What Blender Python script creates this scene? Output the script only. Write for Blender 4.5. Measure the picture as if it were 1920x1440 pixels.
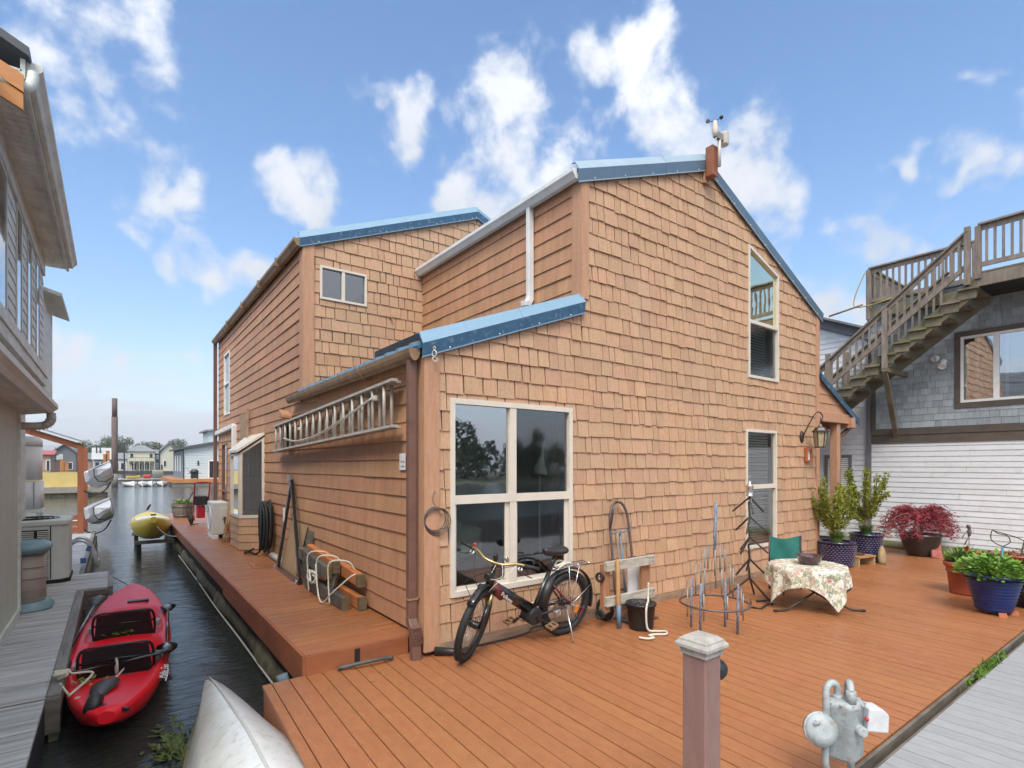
import bpy, bmesh, math, random
from math import sin, cos, pi, radians, sqrt
from mathutils import Vector, Matrix, Euler, noise as mnoise
random.seed(7)
for _o in list(bpy.data.objects): bpy.data.objects.remove(_o)
SC = bpy.context.scene
COL = SC.collection
CAMP = Vector((0, 0, 1.85))
# ------------------------------------------------------------------ camera
cam = bpy.data.cameras.new('camera'); camo = bpy.data.objects.new('camera', cam); COL.objects.link(camo)
camo.location = CAMP; camo.rotation_euler = (radians(90), 0, radians(-36.66))
cam.sensor_width = 36; cam.lens = 36*1005/1920; cam.shift_y = 152/1920
cam.clip_start = .05; cam.clip_end = 20000
SC.camera = camo
# ------------------------------------------------------------------ sky
SUN_AZ = radians(221)    # compass style, from +Y clockwise
SUN_EL = radians(52)
W = bpy.data.worlds.new('World'); SC.world = W; W.use_nodes = True
W.cycles.sampling_method = 'MANUAL'; W.cycles.sample_map_resolution = 256
nt = W.node_tree; N = nt.nodes; L = nt.links; N.clear()
wo = N.new('ShaderNodeOutputWorld'); bg = N.new('ShaderNodeBackground'); L.new(bg.outputs[0], wo.inputs[0])
bg.inputs['Strength'].default_value = .15
sky = N.new('ShaderNodeTexSky'); sky.sky_type = 'NISHITA'; sky.sun_disc = False
sky.sun_elevation = SUN_EL; sky.sun_rotation = SUN_AZ; sky.air_density = 1.0; sky.dust_density = .15; sky.ozone_density = 1.4
tc = N.new('ShaderNodeTexCoord')
def nmath(op, a, b=None, c=None, clamp=False):
    m = N.new('ShaderNodeMath'); m.operation = op; m.use_clamp = clamp
    for i, v in enumerate((a, b, c)):
        if v is None: continue
        if isinstance(v, (int, float)): m.inputs[i].default_value = v
        else: L.new(v, m.inputs[i])
    return m.outputs[0]
def nnoise(vec, scale, detail, rough, dist=0):
    n = N.new('ShaderNodeTexNoise'); n.inputs['Scale'].default_value = scale; n.inputs['Detail'].default_value = detail
    n.inputs['Roughness'].default_value = rough; n.inputs['Distortion'].default_value = dist; L.new(vec, n.inputs['Vector']); return n.outputs['Fac']
# cumulus: puffs as (azimuth from +Y clockwise, elevation, angular radius) in degrees; torn apart by noise
CLOUDS = [(-4.2, 29.2, 2.4), (-1.5, 30.1, 2.7), (1.4, 31.4, 2.4), (3.4, 30.6, 2.0), (-0.1, 27.5, 2.6), (-3.6, 26.7, 2.2), (1.8, 26.9, 2.0), (-5.2, 29.5, 1.9), (2.2, 23.2, 1.7), (3.8, 22.5, 1.9), (5.2, 21.8, 1.4), (24.6, 33.2, 1.4), (23.8, 31.7, 1.2), (14.7, 25.3, 1.7), (16.4, 24.0, 1.7), (3.8, 16.7, 1.2), (5.8, 17.1, 1.2), (8.4, 17.1, 1.4), (10.7, 17.2, 1.3), (35.8, 36.4, 2.7), (35.0, 33.8, 2.8), (38.4, 33.2, 2.4), (36.9, 30.1, 3.0), (38.4, 28.3, 2.1), (34.7, 26.3, 2.4), (31.5, 26.0, 1.7), (46.3, 36.4, 1.4), (50.1, 36.4, 1.9), (52.2, 33.9, 2.3), (48.5, 32.6, 2.4), (52.8, 31.1, 3.2), (56.4, 31.0, 2.5), (56.9, 27.7, 3.3), (60.8, 26.2, 2.8), (62.2, 23.8, 2.2), (44.0, 30.7, 2.5), (59.8, 30.8, 1.8), (77.2, 23.7, 1.5), (78.5, 22.6, 1.3), (76.2, 23.0, 0.9), (77.5, 28.2, 0.8), (79.9, 27.6, 1.2), (79.7, 26.0, 1.3), (70.0, 17.6, 1.6), (71.5, 18.0, 1.2), (64.0, 19.6, 1.2), (66.9, 13.6, 2.2), (69.6, 12.8, 1.9), (75.5, 18.1, 1.2), (71.1, 24.9, 0.8), (73.0, 25.0, 0.7), (-3.9, 9.9, 1.5), (-2.2, 9.1, 1.5), (2.2, 8.7, 1.2), (4.2, 8.6, 1.1), (-0.4, 6.9, 1.1), (-1.2, 4.6, 1.2)]
gen = tc.outputs['Generated']
wn = N.new('ShaderNodeTexNoise'); wn.inputs['Scale'].default_value = 6.5; wn.inputs['Detail'].default_value = 3; wn.inputs['Roughness'].default_value = .6; L.new(gen, wn.inputs['Vector'])
wv = N.new('ShaderNodeVectorMath'); wv.operation = 'MULTIPLY_ADD'; L.new(wn.outputs['Color'], wv.inputs[0]); wv.inputs[1].default_value = (.17, .17, .17)
wv2 = N.new('ShaderNodeVectorMath'); wv2.operation = 'SUBTRACT'; L.new(gen, wv2.inputs[0]); wv2.inputs[1].default_value = (.085, .085, .085); L.new(wv2.outputs[0], wv.inputs[2])
rmin = None
for az, el, rad in CLOUDS:
    a, e = radians(az), radians(el)
    ds_ = N.new('ShaderNodeVectorMath'); ds_.operation = 'DISTANCE'; L.new(wv.outputs[0], ds_.inputs[0]); ds_.inputs[1].default_value = (sin(a)*cos(e), cos(a)*cos(e), sin(e))
    dd = nmath('MULTIPLY', ds_.outputs['Value'], 1/radians(rad*1.72))
    rmin = dd if rmin is None else nmath('MINIMUM', rmin, dd)
n1 = nnoise(gen, 8.5, 8, .59, .12)
n2 = nnoise(gen, 2.2, 3, .6, .1)
# named clouds with torn edges, and scattered small ones from plain noise over the whole dome
d1 = nmath('ADD', nmath('MULTIPLY', nmath('SUBTRACT', 1.1, rmin), .95), nmath('MULTIPLY', nmath('SUBTRACT', n1, .5), 4.4))
d1 = nmath('MULTIPLY', d1, nmath('SUBTRACT', 2.1, rmin, clamp=True))
d2 = nmath('MULTIPLY', nmath('SUBTRACT', nmath('ADD', nmath('MULTIPLY', n2, .75), nmath('MULTIPLY', n1, .5)), .76), 5.0)
# low bands of stratus near the horizon all the way round
sx = N.new('ShaderNodeSeparateXYZ'); L.new(gen, sx.inputs[0])
mpz = N.new('ShaderNodeMapping'); mpz.inputs['Scale'].default_value = (1.6, 1.6, 13); L.new(gen, mpz.inputs['Vector'])
n3 = nnoise(mpz.outputs[0], 2.6, 4, .55, .2)
band = N.new('ShaderNodeMapRange'); band.inputs['From Min'].default_value = .24; band.inputs['From Max'].default_value = .05
L.new(sx.outputs['Z'], band.inputs['Value'])
d3 = nmath('MULTIPLY', nmath('ADD', nmath('MULTIPLY', nmath('SUBTRACT', n3, .42), 4.5), .35), band.outputs[0])
# unseen rain cloud added to whiten the ambient light: a broad broken deck overhead and behind the viewer
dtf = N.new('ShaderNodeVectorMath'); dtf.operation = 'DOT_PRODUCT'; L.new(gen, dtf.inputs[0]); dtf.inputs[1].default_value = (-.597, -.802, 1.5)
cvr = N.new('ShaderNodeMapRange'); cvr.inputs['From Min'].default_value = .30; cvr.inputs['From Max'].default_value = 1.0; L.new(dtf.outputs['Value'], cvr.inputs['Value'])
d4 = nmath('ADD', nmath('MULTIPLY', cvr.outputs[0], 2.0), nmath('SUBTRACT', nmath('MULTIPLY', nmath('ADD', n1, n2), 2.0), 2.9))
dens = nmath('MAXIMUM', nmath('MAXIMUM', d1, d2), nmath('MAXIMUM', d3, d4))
sm = N.new('ShaderNodeMapRange'); sm.interpolation_type = 'SMOOTHSTEP'
sm.inputs['From Min'].default_value = .0; sm.inputs['From Max'].default_value = 1.05; L.new(dens, sm.inputs['Value'])
cr = N.new('ShaderNodeValToRGB'); L.new(nmath('SUBTRACT', nmath('ADD', n2, .08), nmath('MULTIPLY', nmath('SUBTRACT', n1, .5), .5)), cr.inputs[0])
cr.color_ramp.elements[0].position = .3; cr.color_ramp.elements[0].color = (4.3, 4.3, 4.33, 1)
cr.color_ramp.elements[1].position = .62; cr.color_ramp.elements[1].color = (2.9, 3.0, 3.2, 1)
mx = N.new('ShaderNodeMix'); mx.data_type = 'RGBA'
hs = N.new('ShaderNodeHueSaturation'); hs.inputs['Saturation'].default_value = 1.26; hs.inputs['Value'].default_value = .60; L.new(sky.outputs[0], hs.inputs['Color'])
L.new(nmath('MULTIPLY', sm.outputs[0], .93), mx.inputs['Factor']); L.new(hs.outputs[0], mx.inputs['A']); 
lowm = N.new('ShaderNodeMapRange'); lowm.inputs['From Min'].default_value = .22; lowm.inputs['From Max'].default_value = .04; lowm.inputs['To Max'].default_value = .85; L.new(sx.outputs['Z'], lowm.inputs['Value'])
lmx = N.new('ShaderNodeMix'); lmx.data_type = 'RGBA'; lmx.inputs['B'].default_value = (2.75, 2.9, 3.1, 1); L.new(lowm.outputs[0], lmx.inputs['Factor']); 
# cloud brightness raised towards the veiled sun, to lift the ambient light
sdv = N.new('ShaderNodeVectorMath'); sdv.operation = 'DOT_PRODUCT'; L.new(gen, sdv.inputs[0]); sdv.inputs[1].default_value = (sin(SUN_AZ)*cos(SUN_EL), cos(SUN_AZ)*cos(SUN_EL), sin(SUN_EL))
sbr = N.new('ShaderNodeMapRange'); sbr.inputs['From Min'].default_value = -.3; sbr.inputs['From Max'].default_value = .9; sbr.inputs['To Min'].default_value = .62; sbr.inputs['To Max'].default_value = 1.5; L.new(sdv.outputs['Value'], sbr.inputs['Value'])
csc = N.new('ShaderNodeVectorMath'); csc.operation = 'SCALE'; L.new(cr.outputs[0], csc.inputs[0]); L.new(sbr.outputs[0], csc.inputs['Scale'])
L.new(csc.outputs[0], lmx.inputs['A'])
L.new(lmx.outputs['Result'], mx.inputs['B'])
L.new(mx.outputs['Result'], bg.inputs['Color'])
# ------------------------------------------------------------------ sun behind thin cloud
sl = bpy.data.lights.new('sun', 'SUN'); so = bpy.data.objects.new('sun', sl); COL.objects.link(so)
sl.energy = 1.4; sl.angle = radians(25); sl.color = (1, .95, .88)
sd = Vector((sin(SUN_AZ)*cos(SUN_EL), cos(SUN_AZ)*cos(SUN_EL), sin(SUN_EL)))
so.rotation_euler = sd.to_track_quat('Z', 'Y').to_euler(); so.location = sd*60
vs = SC.view_settings; vs.view_transform = 'Standard'; vs.look = 'None'; vs.exposure = 1.47; vs.gamma = 1; vs.use_curve_mapping = False
SC.render.engine = 'CYCLES'
SC.cycles.max_bounces = 6; SC.cycles.transparent_max_bounces = 12

# ------------------------------------------------------------------ materials
MATS = {}
def M(name, col, rough=.6, metal=0., var=.12, scale=6., bump=0., bscale=60., stretch=None, rnd=0., col2=None, spec=.5,
      coat=0., wet=0., speck=None, patch=None):
    """plain procedural surface: col (+/- noise var, optional second colour), per-piece random tone, fine relief"""
    if name in MATS: return MATS[name]
    m = bpy.data.materials.new(name); m.use_nodes = True; MATS[name] = m
    t = m.node_tree; n = t.nodes; l = t.links; p = n['Principled BSDF']
    p.inputs['Roughness'].default_value = rough; p.inputs['Metallic'].default_value = metal
    p.inputs['Specular IOR Level'].default_value = spec; p.inputs['Coat Weight'].default_value = coat; p.inputs['Coat Roughness'].default_value = .12
    g = n.new('ShaderNodeNewGeometry'); vec = g.outputs['Position']
    if stretch:
        mp = n.new('ShaderNodeMapping'); mp.inputs['Scale'].default_value = stretch; l.new(vec, mp.inputs['Vector']); vec = mp.outputs[0]
    nz = n.new('ShaderNodeTexNoise'); nz.inputs['Scale'].default_value = scale; nz.inputs['Detail'].default_value = 6; nz.inputs['Roughness'].default_value = .6
    l.new(vec, nz.inputs['Vector'])
    c2 = col2 if col2 else tuple(c*.55 for c in col)
    mix = n.new('ShaderNodeMix'); mix.data_type = 'RGBA'; mix.inputs['A'].default_value = (*col, 1); mix.inputs['B'].default_value = (*c2, 1)
    mr = n.new('ShaderNodeMapRange'); l.new(nz.outputs['Fac'], mr.inputs['Value'])
    mr.inputs['From Min'].default_value = .38; mr.inputs['From Max'].default_value = .72; mr.inputs['To Min'].default_value = 0; mr.inputs['To Max'].default_value = min(1, var*2.2)
    l.new(mr.outputs[0], mix.inputs['Factor']); out = mix.outputs['Result']
    if patch:   # broad worn or faded areas
        sc_, amt, scol = patch
        n6 = n.new('ShaderNodeTexNoise'); n6.inputs['Scale'].default_value = sc_; n6.inputs['Detail'].default_value = 5; n6.inputs['Roughness'].default_value = .65; n6.inputs['Distortion'].default_value = .6; l.new(g.outputs['Position'], n6.inputs['Vector'])
        m6 = n.new('ShaderNodeMapRange'); l.new(n6.outputs['Fac'], m6.inputs['Value']); m6.inputs['From Min'].default_value = .45; m6.inputs['From Max'].default_value = .68; m6.inputs['To Max'].default_value = amt
        x6 = n.new('ShaderNodeMix'); x6.data_type = 'RGBA'; l.new(out, x6.inputs['A']); x6.inputs['B'].default_value = (*scol, 1); l.new(m6.outputs[0], x6.inputs['Factor']); out = x6.outputs['Result']
    if speck:
        sc_, amt, scol = speck
        n5 = n.new('ShaderNodeTexNoise'); n5.inputs['Scale'].default_value = sc_; n5.inputs['Detail'].default_value = 3; l.new(g.outputs['Position'], n5.inputs['Vector'])
        m5 = n.new('ShaderNodeMapRange'); l.new(n5.outputs['Fac'], m5.inputs['Value']); m5.inputs['From Min'].default_value = .56; m5.inputs['From Max'].default_value = .68; m5.inputs['To Max'].default_value = amt
        x5 = n.new('ShaderNodeMix'); x5.data_type = 'RGBA'; l.new(out, x5.inputs['A']); x5.inputs['B'].default_value = (*scol, 1); l.new(m5.outputs[0], x5.inputs['Factor']); out = x5.outputs['Result']
    if rnd:
        oi = n.new('ShaderNodeObjectInfo')
        ad = n.new('ShaderNodeMath'); ad.operation = 'ADD'; l.new(oi.outputs['Random'], ad.inputs[0]); l.new(g.outputs['Random Per Island'], ad.inputs[1])
        fr = n.new('ShaderNodeMath'); fr.operation = 'FRACT'; l.new(ad.outputs[0], fr.inputs[0])
        m2 = n.new('ShaderNodeMapRange'); l.new(fr.outputs[0], m2.inputs['Value']); m2.inputs['To Min'].default_value = 1-rnd; m2.inputs['To Max'].default_value = 1+rnd*.8
        h2 = n.new('ShaderNodeHueSaturation'); l.new(out, h2.inputs['Color']); l.new(m2.outputs[0], h2.inputs['Value'])
        fr2 = n.new('ShaderNodeMath'); fr2.operation = 'MULTIPLY'; l.new(fr.outputs[0], fr2.inputs[0]); fr2.inputs[1].default_value = 7.31
        fr3 = n.new('ShaderNodeMath'); fr3.operation = 'FRACT'; l.new(fr2.outputs[0], fr3.inputs[0])
        m4 = n.new('ShaderNodeMapRange'); l.new(fr3.outputs[0], m4.inputs['Value']); m4.inputs['To Min'].default_value = .5-rnd*.06; m4.inputs['To Max'].default_value = .5+rnd*.06
        l.new(m4.outputs[0], h2.inputs['Hue']); out = h2.outputs['Color']
    l.new(out, p.inputs['Base Color'])
    if wet:   # rain film: patches of lower roughness
        nw = n.new('ShaderNodeTexNoise'); nw.inputs['Scale'].default_value = .9; nw.inputs['Detail'].default_value = 4; l.new(g.outputs['Position'], nw.inputs['Vector'])
        mw = n.new('ShaderNodeMapRange'); l.new(nw.outputs['Fac'], mw.inputs['Value']); mw.inputs['From Min'].default_value = .35; mw.inputs['From Max'].default_value = .65
        mw.inputs['To Min'].default_value = rough; mw.inputs['To Max'].default_value = max(.05, rough-wet); l.new(mw.outputs[0], p.inputs['Roughness'])
    if bump:
        nb = n.new('ShaderNodeTexNoise'); nb.inputs['Scale'].default_value = bscale; nb.inputs['Detail'].default_value = 4; l.new(vec, nb.inputs['Vector'])
        b = n.new('ShaderNodeBump'); b.inputs['Strength'].default_value = bump; b.inputs['Distance'].default_value = .01; l.new(nb.outputs['Fac'], b.inputs['Height']); l.new(b.outputs[0], p.inputs['Normal'])
    return m
def MG(name, tint=(.8, .9, .88), refl=1.0, rough=.02, gcol=(.95, .97, 1), base=.12):
    """window pane: clear sheet that reflects by Fresnel and lets the room show"""
    if name in MATS: return MATS[name]
    m = bpy.data.materials.new(name); m.use_nodes = True; MATS[name] = m
    t = m.node_tree; n = t.nodes; l = t.links; n.clear()
    o = n.new('ShaderNodeOutputMaterial'); tr = n.new('ShaderNodeBsdfTransparent'); gl = n.new('ShaderNodeBsdfGlossy'); ms = n.new('ShaderNodeMixShader')
    tr.inputs[0].default_value = (*tint, 1); gl.inputs['Roughness'].default_value = rough; gl.inputs[0].default_value = (*gcol, 1)
    fr = n.new('ShaderNodeFresnel'); fr.inputs['IOR'].default_value = 1.62
    ml = n.new('ShaderNodeMath'); ml.operation = 'MULTIPLY_ADD'; ml.use_clamp = True; l.new(fr.outputs[0], ml.inputs[0]); ml.inputs[1].default_value = 2.0*refl; ml.inputs[2].default_value = base
    nz = n.new('ShaderNodeTexNoise'); nz.inputs['Scale'].default_value = 2.5; g = n.new('ShaderNodeNewGeometry'); l.new(g.outputs['Position'], nz.inputs['Vector'])
    b = n.new('ShaderNodeBump'); b.inputs['Strength'].default_value = .06; b.inputs['Distance'].default_value = .02; l.new(nz.outputs['Fac'], b.inputs['Height']); l.new(b.outputs[0], gl.inputs['Normal'])
    l.new(ml.outputs[0], ms.inputs[0]); l.new(tr.outputs[0], ms.inputs[1]); l.new(gl.outputs[0], ms.inputs[2]); l.new(ms.outputs[0], o.inputs[0])
    return m

# ------------------------------------------------------------------ mesh helpers
WL = {}
class B:
    def __init__(s): s.v = []; s.f = []; s.sm = []
    def face(s, idx, smooth=False): s.f.append(idx); s.sm.append(smooth)
    def poly(s, pts, smooth=False):
        k = len(s.v); s.v += [tuple(p) for p in pts]; s.face(list(range(k, k+len(pts))), smooth); return s
    def box(s, x0, x1, y0, y1, z0, z1, mat=None):
        k = len(s.v); ps = [Vector(p) for p in ((x0,y0,z0),(x1,y0,z0),(x1,y1,z0),(x0,y1,z0),(x0,y0,z1),(x1,y0,z1),(x1,y1,z1),(x0,y1,z1))]
        if mat: ps = [mat @ p for p in ps]
        s.v += [tuple(p) for p in ps]
        for q in ((0,3,2,1),(4,5,6,7),(0,1,5,4),(1,2,6,5),(2,3,7,6),(3,0,4,7)): s.face([k+i for i in q])
        return s
    def cbox(s, c, d, rot=None):
        m = Matrix.Translation(Vector(c)) @ (Euler(rot).to_matrix().to_4x4() if rot else Matrix.Identity(4))
        return s.box(-d[0]/2, d[0]/2, -d[1]/2, d[1]/2, -d[2]/2, d[2]/2, m)
    def beam(s, p, q, w, h, up=(0,0,1)):
        p = Vector(p); q = Vector(q); d = (q-p); ln = d.length; d.normalize(); up = Vector(up)
        x = d.cross(up)
        if x.length < 1e-4: x = d.cross(Vector((1,0,0)))
        x.normalize(); z = x.cross(d); m = Matrix((( *x,), (*d,), (*z,))).transposed().to_4x4(); m.translation = p
        return s.box(-w/2, w/2, 0, ln, -h/2, h/2, m)
    def prism(s, pts, vec):
        k = len(s.v); n = len(pts); vec = Vector(vec); s.v += [tuple(p) for p in pts]; s.v += [tuple(Vector(p)+vec) for p in pts]
        s.face(list(range(k+n-1, k-1, -1))); s.face(list(range(k+n, k+2*n)))
        for i in range(n): j = (i+1) % n; s.face([k+i, k+j, k+n+j, k+n+i])
        return s
    def tube(s, pts, r, n=8, closed=False, cap=True, flat=1.0):
        pts = [Vector(p) for p in pts]; m = len(pts); k = len(s.v); rr = r if isinstance(r, (list, tuple)) else [r]*m
        prev = None
        for i, p in enumerate(pts):
            if closed: t = pts[(i+1) % m]-pts[i-1]
            elif i == 0: t = pts[1]-p
            elif i == m-1: t = p-pts[-2]
            else: t = pts[i+1]-pts[i-1]
            if t.length < 1e-9: t = Vector((0,0,1))
            t.normalize()
            if prev is None:
                a = t.orthogonal().normalized() if abs(t.z) > .95 else t.cross(Vector((0,0,1))).normalized()
            else:
                a = prev - t*prev.dot(t)
                a = a.normalized() if a.length > 1e-6 else t.orthogonal().normalized()
            prev = a; b = t.cross(a)
            for j in range(n):
                an = 2*pi*j/n; s.v.append(tuple(p+(a*cos(an)+b*sin(an)*flat)*rr[i]))
        rings = m if closed else m-1
        for i in range(rings):
            i2 = (i+1) % m
            for j in range(n):
                j2 = (j+1) % n; s.face([k+i*n+j, k+i*n+j2, k+i2*n+j2, k+i2*n+j], True)
        if cap and not closed:
            s.face([k+j for j in range(n-1, -1, -1)]); s.face([k+(m-1)*n+j for j in range(n)])
        return s
    def cyl(s, p, q, r, n=12, r2=None): return s.tube([p, q], [r, r if r2 is None else r2], n)
    def ring(s, c, R, r, axis=(0,0,1), n=28, m=7, sq=1.0):
        ax = Vector(axis).normalized(); a = ax.orthogonal().normalized(); b = ax.cross(a); c = Vector(c)
        return s.tube([c+(a*cos(2*pi*i/n)+b*sin(2*pi*i/n))*R for i in range(n)], r, m, closed=True)
    def lathe(s, prof, n=20, c=(0,0,0), axis=None, smooth=True, sx=1., sy=1.):
        k = len(s.v); mt = Matrix.Translation(Vector(c))
        if axis is not None: mt = mt @ Vector(axis).normalized().to_track_quat('Z', 'Y').to_matrix().to_4x4()
        for r, z in prof:
            for j in range(n): s.v.append(tuple(mt @ Vector((r*cos(2*pi*j/n)*sx, r*sin(2*pi*j/n)*sy, z))))
        for i in range(len(prof)-1):
            for j in range(n):
                j2 = (j+1) % n; s.face([k+i*n+j, k+i*n+j2, k+(i+1)*n+j2, k+(i+1)*n+j], smooth)
        s.face([k+j for j in range(n-1, -1, -1)]); e = k+(len(prof)-1)*n; s.face([e+j for j in range(n)])
        return s
    def loft(s, rings, closed=True, caps=True, smooth=True):
        k = len(s.v); n = len(rings[0])
        for r in rings: s.v += [tuple(p) for p in r]
        for i in range(len(rings)-1):
            for j in range(n if closed else n-1):
                j2 = (j+1) % n; s.face([k+i*n+j, k+i*n+j2, k+(i+1)*n+j2, k+(i+1)*n+j], smooth)
        if caps and closed:
            s.face([k+j for j in range(n-1, -1, -1)]); e = k+(len(rings)-1)*n; s.face([e+j for j in range(n)])
        return s
    def ball(s, c, r, n=10, sz=1.):
        return s.lathe([(max(r*sin(pi*i/6), .0005), -r*cos(pi*i/6)*sz) for i in range(7)], n, c)
    def build(s, name, mat, parent=None, local=False, bevel=0, label=None, kind=None, recalc=True):
        off = Vector((0,0,0)) if (local or parent is None) else WL.get(parent, Vector((0,0,0)))
        me = bpy.data.meshes.new(name)
        me.from_pydata([(x-off.x, y-off.y, z-off.z) for x, y, z in s.v], [], s.f); me.update()
        me.polygons.foreach_set('use_smooth', s.sm)
        if recalc: bm = bmesh.new(); bm.from_mesh(me); bmesh.ops.recalc_face_normals(bm, faces=bm.faces); bm.to_mesh(me); bm.free()
        me.materials.append(mat)
        o = bpy.data.objects.new(name, me); COL.objects.link(o)
        if parent is not None: o.parent = parent; WL[o] = WL.get(parent, Vector((0,0,0)))
        else: WL[o] = Vector((0,0,0))
        if bevel:
            b = o.modifiers.new('bevel', 'BEVEL'); b.width = bevel; b.segments = 2; b.limit_method = 'ANGLE'; b.angle_limit = radians(40)
        if label: o['label'] = label
        if kind: o['kind'] = kind
        return o
def tag(o, label, cat, group=None):
    o['label'] = label; o['category'] = cat
    if group: o['group'] = group
    return o
def T(name, label, cat, loc=(0,0,0), rot=None, group=None):
    o = bpy.data.objects.new(name, None); COL.objects.link(o); o.empty_display_size = .1
    o.location = loc; WL[o] = Vector(loc)
    if rot: o.rotation_euler = rot
    return tag(o, label, cat, group)
def struct(o): o['kind'] = 'structure'; return o
def dup(root, loc, rotz=None, label=None, scale=None):
    def cp(o, par):
        c = o.copy(); COL.objects.link(c); c.parent = par
        for ch in o.children: cp(ch, c)
        return c
    r = cp(root, None); r.location = loc
    if rotz is not None: r.rotation_euler = (0, 0, rotz)
    if scale: r.scale = (scale,)*3
    if label: r['label'] = label
    return r
def catm(ps, k=8):
    """smooth curve through points"""
    ps = [Vector(p) for p in ps]; out = []
    for i in range(len(ps)-1):
        p0 = ps[max(i-1, 0)]; p1 = ps[i]; p2 = ps[i+1]; p3 = ps[min(i+2, len(ps)-1)]
        for j in range(k):
            t = j/k; out.append(.5*((2*p1)+(p2-p0)*t+(2*p0-5*p1+4*p2-p3)*t*t+(3*p1-p0-3*p2+p3)*t**3))
    out.append(ps[-1]); return out
# polygon clipping in wall coordinates (u along the wall, v up)
def clip(P, a, b, keep_left=True):
    out = []; n = len(P)
    def sd(p): return ((b[0]-a[0])*(p[1]-a[1])-(b[1]-a[1])*(p[0]-a[0]))*(1 if keep_left else -1)
    for i in range(n):
        p, q = P[i], P[(i+1) % n]; dp, dq = sd(p), sd(q)
        if dp >= 0: out.append(p)
        if dp*dq < 0: t = dp/(dp-dq); out.append((p[0]+(q[0]-p[0])*t, p[1]+(q[1]-p[1])*t))
    return out
def area(P): return abs(sum(P[i][0]*P[(i+1) % len(P)][1]-P[(i+1) % len(P)][0]*P[i][1] for i in range(len(P))))/2 if len(P) > 2 else 0
def inter(P, Q):
    for i in range(len(Q)):
        P = clip(P, Q[i], Q[(i+1) % len(Q)])
        if len(P) < 3: return []
    return P
def minus(P, Hh):
    out = []; rem = P
    if area(inter(P, Hh)) < 1e-5: return [P]
    for i in range(len(Hh)):
        a, b = Hh[i], Hh[(i+1) % len(Hh)]
        o = clip(rem, a, b, False)
        if area(o) > 2e-4: out.append(o)
        rem = clip(rem, a, b, True)
        if len(rem) < 3: break
    return out
def minus_all(P, holes):
    ps = [P]
    for h in holes: ps = [q for p in ps for q in minus(p, h)]
    return ps
def rect(u0, u1, v0, v1): return [(u0, v0), (u1, v0), (u1, v1), (u0, v1)]
def cover(parts, holes, e, wmin, wmax, rnd, v_off=0., gap=.004, jit=.006):
    """courses of shingles or boards over convex wall parts: list of (polygon, course bottom)"""
    out = []
    for part in parts:
        us = [p[0] for p in part]; vs_ = [p[1] for p in part]
        k0 = int(math.floor((min(vs_)-v_off)/e)); k1 = int(math.ceil((max(vs_)-v_off)/e))
        for k in range(k0, k1):
            u = min(us)-rnd.random()*wmin
            while u < max(us):
                w = rnd.uniform(wmin, wmax)
                if rnd.random() < .12: w *= 1.35
                vb = v_off+k*e+rnd.uniform(-jit, jit)
                g_ = gap*rnd.uniform(.45, 1.6); P = inter(rect(u+g_/2, u+w-g_/2, vb, v_off+(k+1)*e+.012), part)
                u += w
                if len(P) < 3: continue
                for q in minus_all(P, holes):
                    if area(q) > .0012: out.append((q, vb))
    return out
def plate(b, P, vb, e, fr, t0=.006, t1=.020):
    """one tapered piece: thick butt below, thin above; fr maps (u, v, out) to the world"""
    n = len(P); k = len(b.v)
    for (u, v) in P: b.v.append(tuple(fr(u, v, 0)))
    for (u, v) in P: b.v.append(tuple(fr(u, v, t0+(t1-t0)*max(0, min(1, 1-(v-vb)/e)))))
    b.face([k+n+i for i in range(n)])
    for i in range(n): j = (i+1) % n; b.face([k+i, k+j, k+n+j, k+n+i])

# ------------------------------------------------------------------ materials of the place
m_sh = M('painted_shingle', (.53, .330, .195), .72, var=.34, scale=5, stretch=(9, 9, 1.1), rnd=.085, patch=(.9, .7, (.43, .285, .185)), col2=(.42, .225, .130), bump=.25, bscale=26, speck=(38, .5, (.33, .17, .10)))
m_sd = M('painted_siding', (.50, .262, .138), .62, var=.34, scale=2.2, stretch=(5, 5, .8), rnd=.09, patch=(.8, .5, (.36, .19, .11)), col2=(.32, .155, .080), bump=.2, bscale=26, speck=(30, .35, (.46, .26, .17)))
m_back = M('wall_sheathing', (.10, .055, .035), .8, var=.2)
m_trim = M('painted_trim', (.50, .27, .155), .65, var=.28, scale=4, stretch=(6, 6, .7), col2=(.33, .165, .095), bump=.2, bscale=30, speck=(22, .5, (.42, .33, .24)))
m_skirt = M('weathered_skirt', (.36, .23, .15), .75, var=.4, scale=4, stretch=(1, 1, 6), col2=(.16, .12, .08), bump=.3, bscale=30)
m_blue = M('blue_metal', (.05, .125, .215), .38, metal=.15, var=.3, scale=7, col2=(.03, .075, .14), speck=(17, .5, (.22, .29, .36)))
m_bluecap = M('sky_lit_blue_metal', (.19, .31, .41), .45, metal=.1, var=.25, scale=6, col2=(.15, .28, .40), speck=(40, .2, (.4, .5, .6)))  # paler copy of the blue metal, its sky reflection put into the colour
m_greym = M('slate_metal', (.13, .20, .27), .36, metal=.6, var=.2, scale=9)
m_wgut = M('white_gutter', (.72, .73, .72), .4, var=.22, scale=4, col2=(.5, .5, .47))
m_bgut = M('brown_gutter', (.17, .085, .062), .42, var=.25, scale=6)
m_tgut = M('stained_gutter', (.30, .19, .10), .5, var=.5, scale=5, col2=(.16, .09, .05))
m_roofd = M('dark_roof', (.06, .07, .08), .5, var=.3, scale=6)
m_black = M('black_plastic', (.02, .02, .022), .42, var=.2, scale=12)
m_vinyl = M('cream_vinyl', (.66, .60, .51), .42, var=.18, scale=6, col2=(.5, .44, .36))
m_white = M('white_paint', (.78, .78, .76), .5, var=.12, scale=5)
m_room = M('room_wall', (.55, .50, .42), .9, var=.1)
m_glass = MG('window_glass', (.62, .68, .64), 1.0, base=.40)
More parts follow.
